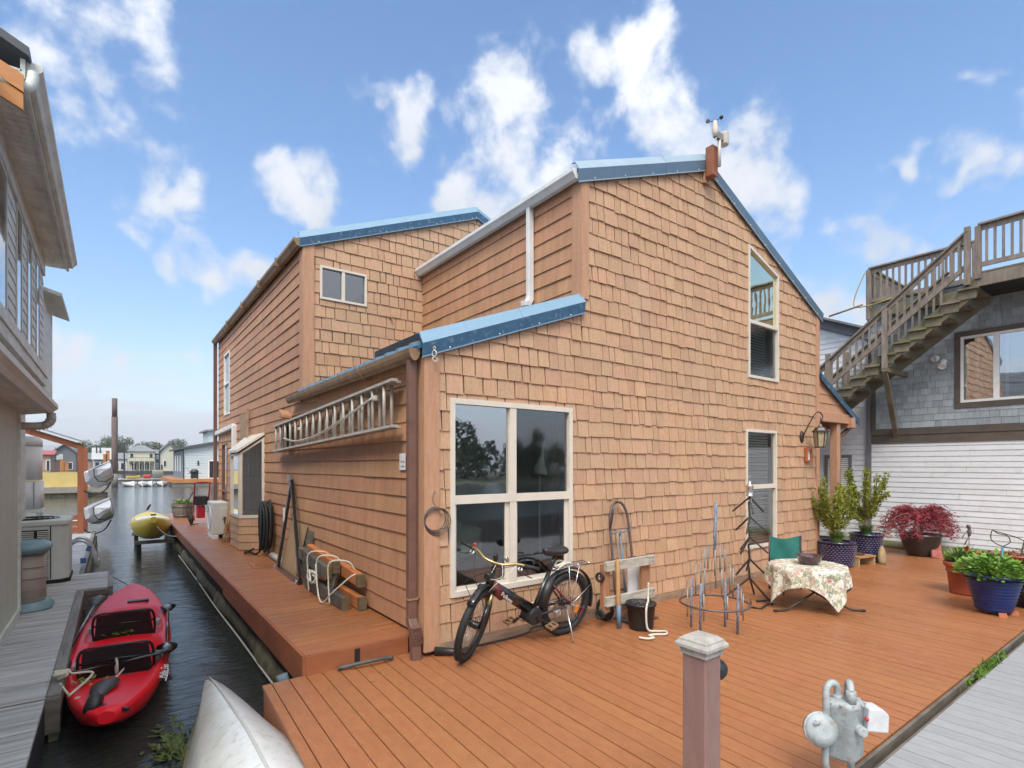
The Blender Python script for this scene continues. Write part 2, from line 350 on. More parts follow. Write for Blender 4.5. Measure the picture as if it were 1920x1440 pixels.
m_glass2 = MG('tinted_glass', (.42, .60, .54), 2.2, .02, (.86, .84, .62), base=.42)
m_blind = M('blind_slat', (.74, .77, .74), .6, var=.05)
m_screen = MG('insect_screen_glass', (.40, .43, .42), .55, .15, base=.14)
YF, XL, XU, XR, YR, YB = 4.65, 2.42, 4.50, 10.60, 8.75, 17.3
E0 = .19
fr_front = lambda u, v, o: Vector((u, YF-o, v))
fr_left = lambda u, v, o: Vector((XL-o, u, v))
fr_up = lambda u, v, o: Vector((XU-o, u, v))
fr_rear = lambda u, v, o: Vector((u, YR-o, v))
def wb(b, fr, u0, u1, v0, v1, o0, o1):
    k = len(b.v)
    for o in (o0, o1):
        for (u, v) in ((u0, v0), (u1, v0), (u1, v1), (u0, v1)): b.v.append(tuple(fr(u, v, o)))
    for q in ((0,1,2,3),(4,7,6,5),(0,4,5,1),(1,5,6,2),(2,6,7,3),(3,7,4,0)): b.face([k+i for i in q])
    return b
def wpoly(b, fr, P, o0, o1):
    k = len(b.v); n = len(P)
    for o in (o0, o1): b.v += [tuple(fr(u, v, o)) for u, v in P]
    b.face(list(range(k, k+n))); b.face(list(range(k+2*n-1, k+n-1, -1)))
    for i in range(n): j = (i+1) % n; b.face([k+i, k+j, k+n+j, k+n+i])
def pane_poly(b, fr, P, o):
    """single sheet facing out of the wall"""
    q = [fr(u, v, o) for u, v in P]; nrm = (q[1]-q[0]).cross(q[2]-q[0]); out = fr(P[0][0], P[0][1], 1)-fr(P[0][0], P[0][1], 0)
    b.poly(q if nrm.dot(out) > 0 else q[::-1])
def window(par, fr, u0, u1, v0, v1, cols=(), rows=(), fw=.045, frame=m_vinyl, glass=m_glass, proud=.03, top=None, panes=True, mw=.055, label=None):
    """frame with bars; cols = u of upright bars, rows = v of cross bars; top = (v at u0, v at u1) for a raked head"""
    vt0, vt1 = top if top else (v1, v1)
    tv = lambda u: vt0+(vt1-vt0)*(u-u0)/(u1-u0)
    b = B()
    wpoly(b, fr, [(u0, v0), (u0+fw, v0), (u0+fw, tv(u0+fw)), (u0, vt0)], -.05, proud)
    wpoly(b, fr, [(u1-fw, v0), (u1, v0), (u1, vt1), (u1-fw, tv(u1-fw))], -.05, proud)
    wpoly(b, fr, [(u0+fw, v0), (u1-fw, v0), (u1-fw, v0+fw), (u0+fw, v0+fw)], -.05, proud+.006)
    wpoly(b, fr, [(u0+fw, tv(u0+fw)-fw), (u1-fw, tv(u1-fw)-fw), (u1-fw, tv(u1-fw)), (u0+fw, tv(u0+fw))], -.05, proud+.002)
    us = [u0+fw]+list(cols)+[u1-fw]; vv = [v0+fw]+list(rows)
    for c in cols: wpoly(b, fr, [(c-mw/2, v0+fw), (c+mw/2, v0+fw), (c+mw/2, tv(c+mw/2)-fw), (c-mw/2, tv(c-mw/2)-fw)], -.045, proud-.004)
    for r in rows: wb(b, fr, u0+fw, u1-fw, r-mw/2, r+mw/2, -.045, proud-.001)
    w = b.build('window', frame, par, label=label)
    if panes:
        for i in range(len(us)-1):
            for j in range(len(vv)):
                a, c = us[i]+.01, us[i+1]-.01; lo = vv[j]
                p = B()
                if j == len(vv)-1: P = [(a, lo), (c, lo), (c, tv(c)-fw), (a, tv(a)-fw)]
                else: P = rect(a, c, lo, vv[j+1])
                gl = glass(i, j) if callable(glass) else glass
                pane_poly(p, fr, P, -.012); p.build('pane', gl, w, recalc=False)
    return w
# ================================================================== THE FLOATING HOUSE
house = T('floating_house', 'large two storey floating house with tan shingle front and brown sided flank', 'house', (6.5, 9, 0))
holes_front = [rect(2.68, 4.33, .53, 2.52), rect(8.10, 9.06, .50, 2.43), [(8.17, 3.26), (9.13, 3.26), (9.13, 5.08), (8.17, 5.40)]]
vo = .10; zs = vo+15*E0
front_parts = [rect(XL+.13, XR-.10, vo, zs), [(XL+.13, zs), (XU, zs), (XU, 3.79), (XL+.13, 3.06)],
               [(XU, zs), (XR-.10, zs), (XR-.10, 4.67), (7.02, 6.27), (XU, 5.32)]]
holes_left = [rect(11.46, 13.2, .1, 2.46), rect(15.35, 16.2, 3.17, 4.80), rect(15.75, 16.55, .25, 2.43)]
left_parts = [rect(YF+.14, YB-.1, .20, .2+14*E0), rect(YR+.14, YB-.1, .2+14*E0, 5.32)]
holes_rear = [rect(2.66, 3.44, 4.52, 5.06)]
rear_parts = [[(XL+.14, 2.9), (XU, 2.9), (XU, 6.2), (XL+.14, 5.40)], [(XU, 5.2), (7.1, 6.15), (5.65, 6.66), (XU, 6.2)]]
up_parts = [rect(YF+.1, YR-.0, 3.6, 5.34)]
# sheathing behind the cladding, with openings
def sheath(name, fr, parts, holes, o=0.0):
    b = B()
    for p in parts:
        for q in minus_all(p, holes): b.poly([fr(u, v, o) for u, v in q])
    return b.build(name, m_back, house)
front_wall = sheath('front_wall', fr_front, [rect(XL, XR, .02, zs), [(XL, zs), (XU, zs), (XU, 3.79), (XL, 3.02)], [(XU, zs), (XR, zs), (XR, 4.67), (7.02, 6.3), (XU, 5.34)]], holes_front, -.002)
side_wall = sheath('side_wall', fr_left, [rect(YF, YB, .02, 2.95), rect(YR, YB, 2.95, 5.36)], holes_left, -.002)
rear_wing_wall = sheath('wing_wall', fr_rear, [[(XL, 2.8), (XU, 2.8), (XU, 6.2), (XL, 5.40)], [(XU, 5.0), (7.2, 6.1), (5.65, 6.68), (XU, 6.2)]], holes_rear, -.002)
upper_side_wall = sheath('upper_side_wall', fr_up, [rect(YF, YR, 3.3, 5.36)], [], -.002)
b = B(); b.poly([(XR, YF, 0), (XR, YB, 0), (XR, YB, 4.67), (XR, YF, 4.67)]); b.poly([(XL, YB, 0), (XR, YB, 0), (XR, YB, 4.7), (7, YB, 6.3), (5.65, YB, 6.6), (XL, YB, 5.4)])
b.build('back_wall', m_sd, house)
b = B(); b.poly([(XL, YF, .03), (XR, YF, .03), (XR, YB, .03), (XL, YB, .03)]); b.poly([(XL+.01, 7.6, .03), (XR-.01, 7.6, .03), (XR-.01, 7.6, 5.2), (XL+.01, 7.6, 2.9)])
b.poly([(XL, YF+.02, 2.75), (XR, YF+.02, 2.75), (XR, 7.6, 2.75), (XL, 7.6, 2.75)]); b.build('room', m_room, house)
rs = random.Random(3)
pieces = [(fr_front, q, vb, front_wall) for q, vb in cover(front_parts, holes_front, E0, .10, .25, rs, vo, gap=.012, jit=.010)]
pieces += [(fr_rear, q, vb, rear_wing_wall) for q, vb in cover(rear_parts, holes_rear, E0, .10, .25, rs, 2.9, gap=.012, jit=.006)]
def rank(t):
    c = t[0](sum(p[0] for p in t[1])/len(t[1]), sum(p[1] for p in t[1])/len(t[1]), 0); return -area(t[1])*abs((c-CAMP).y)/(c-CAMP).length**3
pieces.sort(key=rank)
rest = {}
for i, (fr, q, vb, par) in enumerate(pieces):
    t1 = rs.uniform(.015, .026)
    if i < 300:
        b = B(); plate(b, q, vb, E0, fr, .006, t1); b.build('shingle', m_sh, par)
    else: plate(rest.setdefault(par, B()), q, vb, E0, fr, .006, t1)
for par, b in rest.items(): b.build('shingles', m_sh, par, kind='stuff')
for fr, parts, holes, par, off in ((fr_left, left_parts, holes_left, side_wall, .2), (fr_up, up_parts, [], upper_side_wall, 3.6)):
    for q, vb in cover(parts, holes, E0, .9, 2.6, rs, off, gap=.003, jit=.004):
        b = B(); plate(b, q, vb, E0, fr, .006, rs.uniform(.018, .026)); b.build('siding_board', m_sd, par)
# corner boards, skirt
b = B(); wb(b, fr_front, XL-.03, XL+.135, .05, 2.98, .0, .034); b.build('corner_board', m_trim, house)
b = B(); wb(b, fr_left, YF-.03, YF+.145, .20, 2.9, .0, .032); b.build('corner_board', m_trim, house)
b = B(); wb(b, fr_left, YR-.03, YR+.15, 2.9, 5.36, .0, .032); b.build('corner_board', m_trim, house)
b = B(); wb(b, fr_rear, XL-.03, XL+.15, 2.9, 5.36, .0, .034); b.build('corner_board', m_trim, house)
b = B(); wb(b, fr_front, XU-.03, XU+.09, 3.84, 5.3, .0, .034); b.build('corner_board', m_trim, house)
b = B(); wb(b, fr_up, YF-.03, YF+.14, 3.84, 5.34, .0, .032); b.build('corner_board', m_trim, house)
b = B(); wb(b, fr_front, XR-.10, XR+.03, .05, 4.66, .0, .032); b.build('corner_board', m_trim, house)
b = B(); wb(b, fr_front, XL+.135, XR-.1, -.02, vo+.01, .0, .028); b.build('skirt_board', m_skirt, house)
b = B(); wb(b, fr_up, YF+.14, YR, 5.22, 5.34, .0, .03); b.build('frieze_board', m_sd, house)
b = B(); wb(b, fr_left, YF+.145, YR-.03, 2.80, 2.93, .0, .03); b.build('frieze_board', m_sd, house)
# roofs
def slab(name, x0, z0, x1, z1, y0, y1, t, mat, par=house):
    b = B(); b.prism([(x0, y0, z0), (x1, y0, z1), (x1, y0, z1+t), (x0, y0, z0+t)], (0, y1-y0, 0)); return b.build(name, mat, par)
r1 = slab('roof', XU-.10, 5.31, 7.02, 6.30, YF-.03, YB+.1, .05, m_greym); slab('roof', 7.02, 6.30, XR+.12, 4.66, YF-.03, YB+.1, .05, m_greym)
slab('roof', XL-.1, 5.36, 5.65, 6.70, YR-.02, YB+.1, .05, m_greym); slab('roof', 5.65, 6.70, 7.3, 6.03, YR-.02, YB+.1, .05, m_greym)
lr = slab('roof', XL-.10, 2.955, XU, 3.795, YF-.03, YR, .03, m_blue)
y = YF+.05
while y < YR:      # standing ribs of the low metal roof
    b = B(); sl_ = .375; b.prism([(XL-.115, y, 2.985), (XU, y, 3.825), (XU, y, 3.865), (XL-.115, y, 3.028)], (0, .07, 0)); b.build('roof_rib', m_bluecap, lr); y += .30
def rake(x0, z0, x1, z1, yw, joints=(), capm=m_bluecap, facem=m_blue, hi=.13, cap=.12, lean=.075):
    """two-faced metal rake flashing along a gable edge"""
    cuts = [0]+list(joints)+[1]
    for a, c in zip(cuts[:-1], cuts[1:]):
        xa, za, xb, zb = x0+(x1-x0)*a, z0+(z1-z0)*a, x0+(x1-x0)*c, z0+(z1-z0)*c
        k = .006 if a else 0
        f = B(); f.prism([(xa, yw-.066-k, za-.02), (xa, yw-.050-k, za-.02-hi), (xa, yw-.04-k, za-.02-hi), (xa, yw-.05-k, za-.02)], (xb-xa, 0, zb-za))
        fo = f.build('rake_flashing', facem, house)
        f = B(); f.prism([(xa, yw-.0665-k, za-.02), (xa, yw-.0665+lean-k, za-.02+cap), (xa, yw+.07, za-.02+cap), (xa, yw+.07, za-.03+cap), (xa, yw-.052+lean-k, za-.03+cap), (xa, yw-.056-k, za-.022)], (xb-xa, 0, zb-za))
        f.build('flashing_cap', capm, fo)
        f = B(); f.beam((xa, yw-.053-k, za-.02-hi), (xb, yw-.053-k, zb-.02-hi), .012, .012); f.build('drip_edge', capm, fo)
        sc = B(); nn = max(2, int((xb-xa)/.45))
        for i in range(nn): t = (i+.5)/nn; sc.ball((xa+(xb-xa)*t, yw-.056-k, za+(zb-za)*t-.02-hi*.85), .009, 6)
        sc.build('screws', m_wgut, fo)
rake(XL-.06, 3.03, XU-.0, 3.81, YF, (.56,))
m_slate_cap = M('sky_lit_slate_metal', (.30, .40, .47), .35, metal=.15, var=.3, scale=5, col2=(.24, .32, .38)); m_slate_face = M('steel_blue_metal', (.12, .185, .25), .4, metal=.2, var=.3, scale=6, col2=(.09, .15, .23))  # cap copy paler than the face, sky light put into its colour
rake(XU-.10, 5.36, 7.02, 6.35, YF, (.62,), m_slate_cap, m_slate_face, .15)
rake(7.02, 6.35, XR+.12, 4.71, YF, (), m_slate_cap, m_slate_face, .15)
rake(XL-.08, 5.42, 5.65, 6.76, YR, (.36, .95)); rake(5.65, 6.76, 6.3, 6.5, YR, ())
# gutters: open troughs
def gutter(x, z, y0, y1, mat, name='gutter', w=.12, h=.115, round_=False):
    out = [(-.002, h), (-.002, 0), (-w*.55, 0), (-w*.78, h*.35), (-w, h*.62), (-w, h)] if not round_ else [(-.002, h)]+[(-w/2+w/2*cos(a), h-h*sin(a)) for a in [pi*i/8 for i in range(1, 8)]]+[(-w, h)]
    inn = [(px+(.006 if px < -w*.5 else -.006 if px > -.01 else 0), pz+(.006 if pz < h*.99 else 0)) for px, pz in out][::-1]
    b = B(); b.prism([(x+px, y0, z+pz) for px, pz in out+inn], (0, y1-y0, 0)); g = b.build(name, mat, house)
    for yy, nm in ((y0, 0), (y1-.006, 1)):
        e = B(); e.prism([(x+px, yy-.003+.006*nm, z+pz) for px, pz in out], (0, .006, 0)); e.build('end_cap', mat, g)
    return g
g1 = gutter(XU-.05, 5.24, YF-.02, YR+.02, m_wgut); g2 = gutter(XL-.05, 5.28, YR-.04, YB+.05, m_tgut); g3 = gutter(XL-.06, 2.845, YF-.01, YR+.42, m_tgut, round_=True)
for yy in (9.8, 11.2, 12.9, 14.8): b = B(); b.box(XL-.19, XL-.03, yy, yy+.05, 5.27, 5.41); b.build('gutter_strap', m_tgut, g2)
for yy in (5.9, 7.9): b = B(); b.tube(catm([(XL-.03, yy, 2.84), (XL-.12, yy, 2.825), (XL-.195, yy, 2.90), (XL-.19, yy, 2.98)]), .006, 5); b.build('gutter_hanger', m_tgut, g3)
def spout(name, path, w, mat, par=house):
    b = B()
    for p, q in zip(path[:-1], path[1:]):
        d = (Vector(q)-Vector(p)).normalized()*w*.35
        b.beam(Vector(p)-d, Vector(q)+d, w, w*.8, (0, 1, .01) if abs(d.z) > abs(d.y) else (0, 0, 1))
    return b.build(name, mat, par, bevel=.008)
spout('downspout', [(XU-.075, 5.55, 5.26), (XU-.075, 5.55, 4.05), (XU-.13, 5.53, 3.97), (XU-.19, 5.52, 3.96)], .085, m_wgut)
ds = spout('downspout', [(XL-.11, 4.73, 2.86), (XL-.11, 4.73, .34)], .085, m_bgut)
spout('spout_elbow', [(XL-.11, 4.73, .36), (XL-.11, 4.66, .25), (XL-.11, 4.64, .02)], .092, m_bgut, ds)
b = B()
for i in range(9): b.cbox((XL-.11, 4.655-.005*i*.4, .31-.018*i), (.1, .082, .006), (.35, 0, 0))
b.build('elbow_rib', m_bgut, ds)
b = B(); b.cbox((XL-.11, 4.73, .56), (.1, .085, .016)); b.cbox((XL-.04, 4.73, .565), (.1, .05, .012)); b.build('strap', m_tgut, ds)
spout('downspout', [(XL-.09, YB-.04, 5.3), (XL-.09, YB-.04, .3)], .09, m_bgut)
# windows
m_dimscr = MG('dim_screen_glass', (.62, .65, .62), .5, .05, base=.12)  # insect screen and dim reflections put into the glass; upper left pane excepted
def gbig(i, j): return m_glass if (i, j) == (0, 1) else m_dimscr
wbig = window(house, fr_front, 2.68, 4.33, .53, 2.52, (3.46,), (1.50,), fw=.055, mw=.085, glass=gbig)
b = B()
for (u0, u1) in ((2.735, 3.418), (3.503, 4.275)):
    wb(b, fr_front, u0, u0+.03, .585, 1.455, -.055, -.002); wb(b, fr_front, u1-.05, u1, .585, 1.455, -.055, -.002); wb(b, fr_front, u0+.03, u1-.05, .585, .625, -.055, -.003)
b.build('sash', m_vinyl, wbig)
wtall = window(house, fr_front, 8.17, 9.13, 3.26, 5.08, (), (4.17,), top=(5.40, 5.08), glass=lambda i, j: m_glass2 if j else m_screen)
b = B(); wb(b, fr_front, 8.97, 9.085, 3.305, 4.14, -.05, -.02); b.build('sash', m_vinyl, wtall)
wsm = window(house, fr_front, 8.10, 9.06, .50, 2.43, (), (1.50,), glass=m_dimscr, mw=.07)
b = B(); wb(b, fr_front, 8.90, 9.015, .545, 1.465, -.05, -.02); b.build('sash', m_vinyl, wsm)
b = B()
for i in range(42): z = .56+i*.0445; wb(b, fr_front, 8.15, 9.01, z, z+.004, -.14, -.105); wb(b, fr_front, 8.15, 9.01, z+.003, z+.030, -.109, -.106)
b.build('blind', m_blind, wsm)
b = B()
for i in range(18): z = 3.32+i*.0465; wb(b, fr_front, 8.22, 8.95, z, z+.028, -.118, -.115)
b.build('blind', m_blind, wtall)
window(house, fr_rear, 2.66, 3.44, 4.52, 5.06, (3.04,), (), fw=.035, mw=.05, glass=m_screen)
window(house, fr_left, 15.35, 16.2, 3.17, 4.80, (), (4.0,), glass=m_screen, frame=m_white)
window(house, fr_left, 15.75, 16.55, .25, 2.43, (), (1.15,), glass=m_glass, frame=m_bgut)
# things seen through the big window
def cushion(b, c, s):
    b.lathe([(.02, -1), (.55, -.93), (.86, -.6), (1, -.1), (.9, .5), (.6, .85), (.02, .98)], 16, (0, 0, 0)); 
    k = len(b.v)-16*7
    for i in range(k, len(b.v)):
        p = Vector(b.v[i]); nn = mnoise.noise(p*1.7+Vector(c))*.22; b.v[i] = (c[0]+p.x*s[0]*(1+nn), c[1]+p.y*s[1]*(1+nn), c[2]+p.z*s[2]*(1+nn))
m_sage = M('sage_cloth', (.42, .52, .42), .85, var=.15, bump=.3, bscale=14)
pile = T('cushion_pile', 'pale green cushions heaped behind the lower left pane of the big window', 'cushions', (3.0, 4.98, .86))
for k, (c, s) in enumerate((((2.98, 4.98, .95), (.30, .16, .10)), ((3.06, 5.0, 1.09), (.22, .14, .10)), ((2.86, 5.0, 1.16), (.16, .12, .12)))):
    b = B(); cushion(b, c, s); b.build('cushion', m_sage, pile)
cb = B(); cb.box(2.72, 3.42, 4.84, 5.2, .10, .85); cb.box(2.74, 3.06, 4.80, 4.838, .5, .83); o = cb.build('cardboard_box', M('cardboard', (.35, .25, .14), .8, var=.15), None, bevel=.01); tag(o, 'brown cardboard box under the green cushions inside the window', 'box')
lamp = T('floor_lamp', 'cream glass lamp shade on a slim pole inside the upper right pane', 'lamp', (4.14, 5.0, .05))
b = B(); b.cyl((4.14, 5.0, .05), (4.14, 5.0, 1.8), .012); b.lathe([(.12, 0), (.12, .02), (.02, .03)], 14, (4.14, 5, .04)); b.build('pole', m_vinyl, lamp)
b = B(); b.lathe([(.095, 0), (.085, .04), (.055, .12), (.03, .2), (.02, .28), (.008, .40)], 16, (4.10, 4.96, 1.74), (.18, 0, 1)); b.build('lamp_shade', M('shade_glass', (.72, .70, .58), .5, var=.08), lamp)
cu = B(); cu.loft([[(4.27+.012*sin(i*1.9), 4.80+i*.018, z) for i in range(9)] for z in (.6, 1.5, 2.48)], closed=False); cu.build('curtain', M('ochre_curtain', (.38, .22, .08), .8, var=.2, stretch=(10, 10, .5)), wbig)
# bay (garden) window on the flank
bayb = B(); fp = [(XL, 11.46), (2.0, 11.68), (2.0, 12.62), (XL, 13.2)]
bay = B(); bay.prism([(x, y, .17) for x, y in fp], (0, 0, .63)); bo = bay.build('bay_window', m_back, house)
def facefr(p, q):
    p = Vector((*p, 0)); q = Vector((*q, 0)); d = (q-p).normalized(); nrm = Vector((d.y, -d.x, 0))
    if nrm.dot(Vector((-1, -.4, 0))) < 0: nrm = -nrm
    return (lambda u, v, o: p+d*u+nrm*o+Vector((0, 0, v))), (q-p).length
for p, q in zip(fp[:-1], fp[1:]):
    ffr, ln = facefr(p, q)
    for P, vb in cover([rect(0.0, ln, .18, .79)], [], .155, .2, .34, rs, .18): b = B(); plate(b, P, vb, .155, ffr, .006, .02); b.build('shingle', m_sh, bo)
def glazed(p, q, t0, t1):
    ffr, ln = facefr(p, q); return window(bo, ffr, 0, ln, .80, max(t0, t1), (), (), fw=.055, proud=.02, top=(t0, t1), panes=False), ffr, ln
for p, q, t0, t1 in ((fp[0], fp[1], 2.42, 2.09), (fp[1], fp[2], 2.08, 2.08), (fp[2], fp[3], 2.09, 2.42)):
    ffr, ln = facefr(p, q)
    b = B(); tv = lambda u: t0+(t1-t0)*u/ln; fw = .055
    for P in ([(0, .8), (fw, .8), (fw, tv(fw)), (0, t0)], [(ln-fw, .8), (ln, .8), (ln, t1), (ln-fw, tv(ln-fw))], [(fw, .8), (ln-fw, .8), (ln-fw, .86), (fw, .86)], [(fw, tv(fw)-.05), (ln-fw, tv(ln-fw)-.05), (ln-fw, tv(ln-fw)), (fw, tv(fw))]): wpoly(b, ffr, P, -.04, .02)
    b.build('sash_frame', m_vinyl, bo)
    b = B(); pane_poly(b, ffr, ((fw, .86), (ln-fw, .86), (ln-fw, tv(ln-fw)-.05), (fw, tv(fw)-.05)), -.01); b.build('pane', m_glass, bo, recalc=False)
b = B(); b.prism([(XL+.01, 11.40, 2.47), (1.95, 11.63, 2.10), (1.95, 12.67, 2.10), (XL+.01, 13.26, 2.47)], (0, 0, .05)); b.build('glazed_roof', m_vinyl, bo)
b = B(); b.prism([(XL+.3, 11.5, .80), (2.02, 11.7, .80), (2.02, 12.6, .80), (XL+.3, 13.1, .80)], (0, 0, .03)); b.build('sill', m_white, bo)
b = B(); b.box(XL+.3, XL+.32, 11.4, 13.2, .6, 2.6); b.build('curtain', M('linen', (.45, .38, .26), .85, var=.3, stretch=(8, 8, .6)), bo)
for zz in (1.25, 1.62): b = B(); b.box(2.08, XL+.2, 11.75, 12.9, zz, zz+.012); b.build('shelf', m_screen, bo)
# porch on the right end
b = B(); b.prism([(XR, YF+.01, 2.86), (XR+1.44, YF+.01, 2.86), (XR, YF+.01, 3.52)], (0, .05, 0)); pg = b.build('porch_gable', m_back, house)
for i in range(4):
    z0 = 2.86+i*.17; P = inter(rect(XR+.03, XR+2, z0, z0+.18), [(XR, 2.86), (XR+1.44, 2.86), (XR, 3.50)])
    if len(P) > 2: b = B(); plate(b, P, z0, .17, fr_front, .004, .018); b.build('siding_board', m_trim, pg)
b = B(); b.box(XR+.03, XR+1.36, YF-.04, YF+.08, 2.68, 2.862); b.build('porch_beam', m_trim, house, bevel=.006)
b = B(); b.box(XR+1.30, XR+1.46, YF-.10, YF+2.6, 2.60, 2.80); b.build('porch_beam', m_trim, house, bevel=.006)
b = B(); b.box(XR+.86, XR+1.0, YF+.0, YF+.14, .0, 2.66); b.build('porch_post', m_trim, house, bevel=.006)
b = B(); b.prism([(XR+.0, YF-.05, 3.50), (XR+1.7, YF-.05, 2.72), (XR+1.7, YF-.05, 2.77), (XR+.0, YF-.05, 3.55)], (0, 2.9, 0)); b.build('porch_roof', m_blue, house)
rake(XR+.02, 3.57, XR+1.72, 2.79, YF-.02, (), m_blue, m_blue, .10, .08)
spout('downspout', [(XR+1.62, YF+.02, 2.66), (XR+1.25, YF+.12, 2.42), (XR+1.2, YF+.14, .2)], .075, m_bgut)
# dark panel lying on the low roof, small vents
b = B(); sl_ = .375
b.prism([(2.62, 8.15, 3.14), (3.62, 8.15, 3.52), (3.62, 8.15, 3.57), (2.62, 8.15, 3.19)], (0, .55, 0)); b.build('roof_panel', m_black, house)
b = B(); b.prism([(2.50, 4.90, 3.12), (3.14, 4.90, 3.36), (3.14, 4.90, 3.44), (2.50, 4.90, 3.20)], (0, 1.2, 0)); b.build('roof_panel', m_black, house)
b = B(); b.cyl((3.86, YR-.02, 4.42), (3.86, YR-.09, 4.41), .022, 8); b.build('pipe_stub', m_trim, house)
b = B(); b.prism([(XL-.03, 9.35, 2.62), (XL-.03, 9.55, 2.62), (XL-.03, 9.55, 2.76), (XL-.03, 9.35, 2.66)], (-.16, 0, .03)); b.build('vent_hood', m_sd, house)
b = B(); b.box(XR-9.9, XR-9.9, 0, 0, 0, 0) if 0 else b.box(6.92, 7.06, YF-.06, YF-.028, 5.98, 6.14); b.build('mount_block', m_trim, house)
# line-set cover of the heat pump on the flank
b = B()
for p, q in (((XL-.06, 17.35, 2.74), (XL-.06, 14.5, 2.80)), ((XL-.06, 14.45, 2.82), (XL-.06, 14.45, 1.1))): b.beam(p, q, .10, .12)
b.build('lineset_cover', m_wgut, house, bevel=.02)
b = B(); b.box(XL-.06, XL-.03, 12.95, 13.75, 2.44, 3.02); b.build('plywood_patch', M('raw_plywood', (.40, .28, .17), .8, var=.4, stretch=(1, 1, 6)), house)
b = B(); b.beam((XL-.09, 12.72, 2.42), (XL-.07, 12.80, 3.08), .05, .03); b.build('batten', m_tgut, house)

# ================================================================== SETTING: water, decks, docks
def water_mat():
    m = bpy.data.materials.new('river_water'); m.use_nodes = True; t = m.node_tree; n = t.nodes; l = t.links; p = n['Principled BSDF']
    p.inputs['Base Color'].default_value = (.032, .036, .031, 1); p.inputs['Roughness'].default_value = .06; p.inputs['IOR'].default_value = 1.33
    g = n.new('ShaderNodeNewGeometry')
    def nz(sc, det, st):
        mp = n.new('ShaderNodeMapping'); mp.inputs['Scale'].default_value = st; mp.inputs['Rotation'].default_value = (0, 0, .5); l.new(g.outputs['Position'], mp.inputs['Vector'])
        q = n.new('ShaderNodeTexNoise'); q.inputs['Scale'].default_value = sc; q.inputs['Detail'].default_value = det; q.inputs['Roughness'].default_value = .62; q.inputs['Distortion'].default_value = .5; l.new(mp.outputs[0], q.inputs['Vector']); return q.outputs['Fac']
    b1 = n.new('ShaderNodeBump'); b1.inputs['Strength'].default_value = 1; b1.inputs['Distance'].default_value = .026; l.new(nz(2.0, 3, (.7, 1.5, 1)), b1.inputs['Height'])
    b2 = n.new('ShaderNodeBump'); b2.inputs['Strength'].default_value = .85; b2.inputs['Distance'].default_value = .010; l.new(nz(7, 5, (.6, 1.8, 1)), b2.inputs['Height']); l.new(b1.outputs[0], b2.inputs['Normal'])
    b3 = n.new('ShaderNodeBump'); b3.inputs['Strength'].default_value = .5; b3.inputs['Distance'].default_value = .0018; l.new(nz(34, 3, (1, 1.4, 1)), b3.inputs['Height']); l.new(b2.outputs[0], b3.inputs['Normal'])
    l.new(b3.outputs[0], p.inputs['Normal']); return m
ZW = -.5
b = B(); b.poly([(-5700, -5700, ZW), (5700, -5700, ZW), (5700, 5700, ZW), (-5700, 5700, ZW)]); struct(b.build('river_water', water_mat()))
m_deck = M('composite_deck', (.365, .148, .058), .46, var=.30, scale=5, stretch=(4, 1.5, 1), rnd=.045, patch=(.5, .45, (.35, .138, .058)), col2=(.26, .088, .034), bump=.4, bscale=110, wet=.22, speck=(95, .42, (.56, .26, .12)))
m_deck2 = M('composite_deck_side', (.38, .150, .055), .42, var=.36, scale=3, stretch=(.7, 7, 1), rnd=.09, patch=(.7, .5, (.30, .125, .06)), col2=(.25, .080, .030), bump=.35, bscale=140, wet=.2, speck=(150, .28, (.50, .24, .12)))
m_fascia = M('deck_fascia', (.34, .115, .045), .5, var=.4, scale=2, stretch=(1, 1, 3), col2=(.20, .065, .03), bump=.2, bscale=40, rnd=.06)
m_grey = M('grey_dock_wood', (.54, .54, .53), .6, var=.5, scale=3, stretch=(.6, 9, 1), rnd=.14, col2=(.26, .26, .245), bump=.6, bscale=24, wet=.15)
m_greyc = M('grey_composite', (.34, .345, .35), .55, var=.35, scale=8, stretch=(8, 1, 1), rnd=.06, col2=(.24, .24, .245), bump=.35, bscale=120, wet=.12)
m_oldwood = M('old_wood', (.17, .145, .115), .7, var=.5, scale=3, stretch=(1, 1, 5), col2=(.08, .065, .05), bump=.5, bscale=30)
m_moss = M('mossy_log', (.19, .165, .115), .8, var=.8, scale=5, col2=(.06, .07, .025), bump=1.0, bscale=9)
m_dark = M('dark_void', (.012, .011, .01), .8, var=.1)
rd = random.Random(11)
# front deck: boards run away from the camera, turned 2 degrees to the house
deck = struct(B().box(1.12, 2.44, 1.46, 4.80, -.34, -.035).box(2.45, XR, 1.46, 4.78, -.34, -.035).box(XR+.01, 14.0, 1.46, 9.5, -.34, -.035).build('deck', m_dark))
bw = .140; sk = math.tan(radians(2.0)); x = .93
while x < 14.0:
    x0 = x+.0042; x1 = x+bw-.0042
    y0 = 1.40; y1 = 4.86 if x < 2.45 else 4.80 if x < XR else 9.5
    dz = rd.uniform(-.0015, .0015)
    xs = lambda yy: (yy-4.7)*sk
    b = B(); b.prism([(max(x0, 1.0)+xs(y0), y0, -.028+dz), (max(x1, 1.0)+xs(y0), y0, -.028+dz), (max(x1, 1.0)+xs(y1), y1, -.028+dz), (max(x0, 1.0)+xs(y1), y1, -.028+dz)], (0, 0, .028)); b.build('deck_board', m_deck, deck)
    x += bw
b = B(); b.prism([(.895, 1.38, -.27), (.92, 1.38, -.27), (1.04, 4.86, -.27), (1.015, 4.86, -.27)], (0, 0, .268)); b.build('fascia_board', m_fascia, deck)
b = B(); b.box(.9, 14.0, 1.365, 1.388, -.24, -.004); b.build('edge_board', m_oldwood, deck)
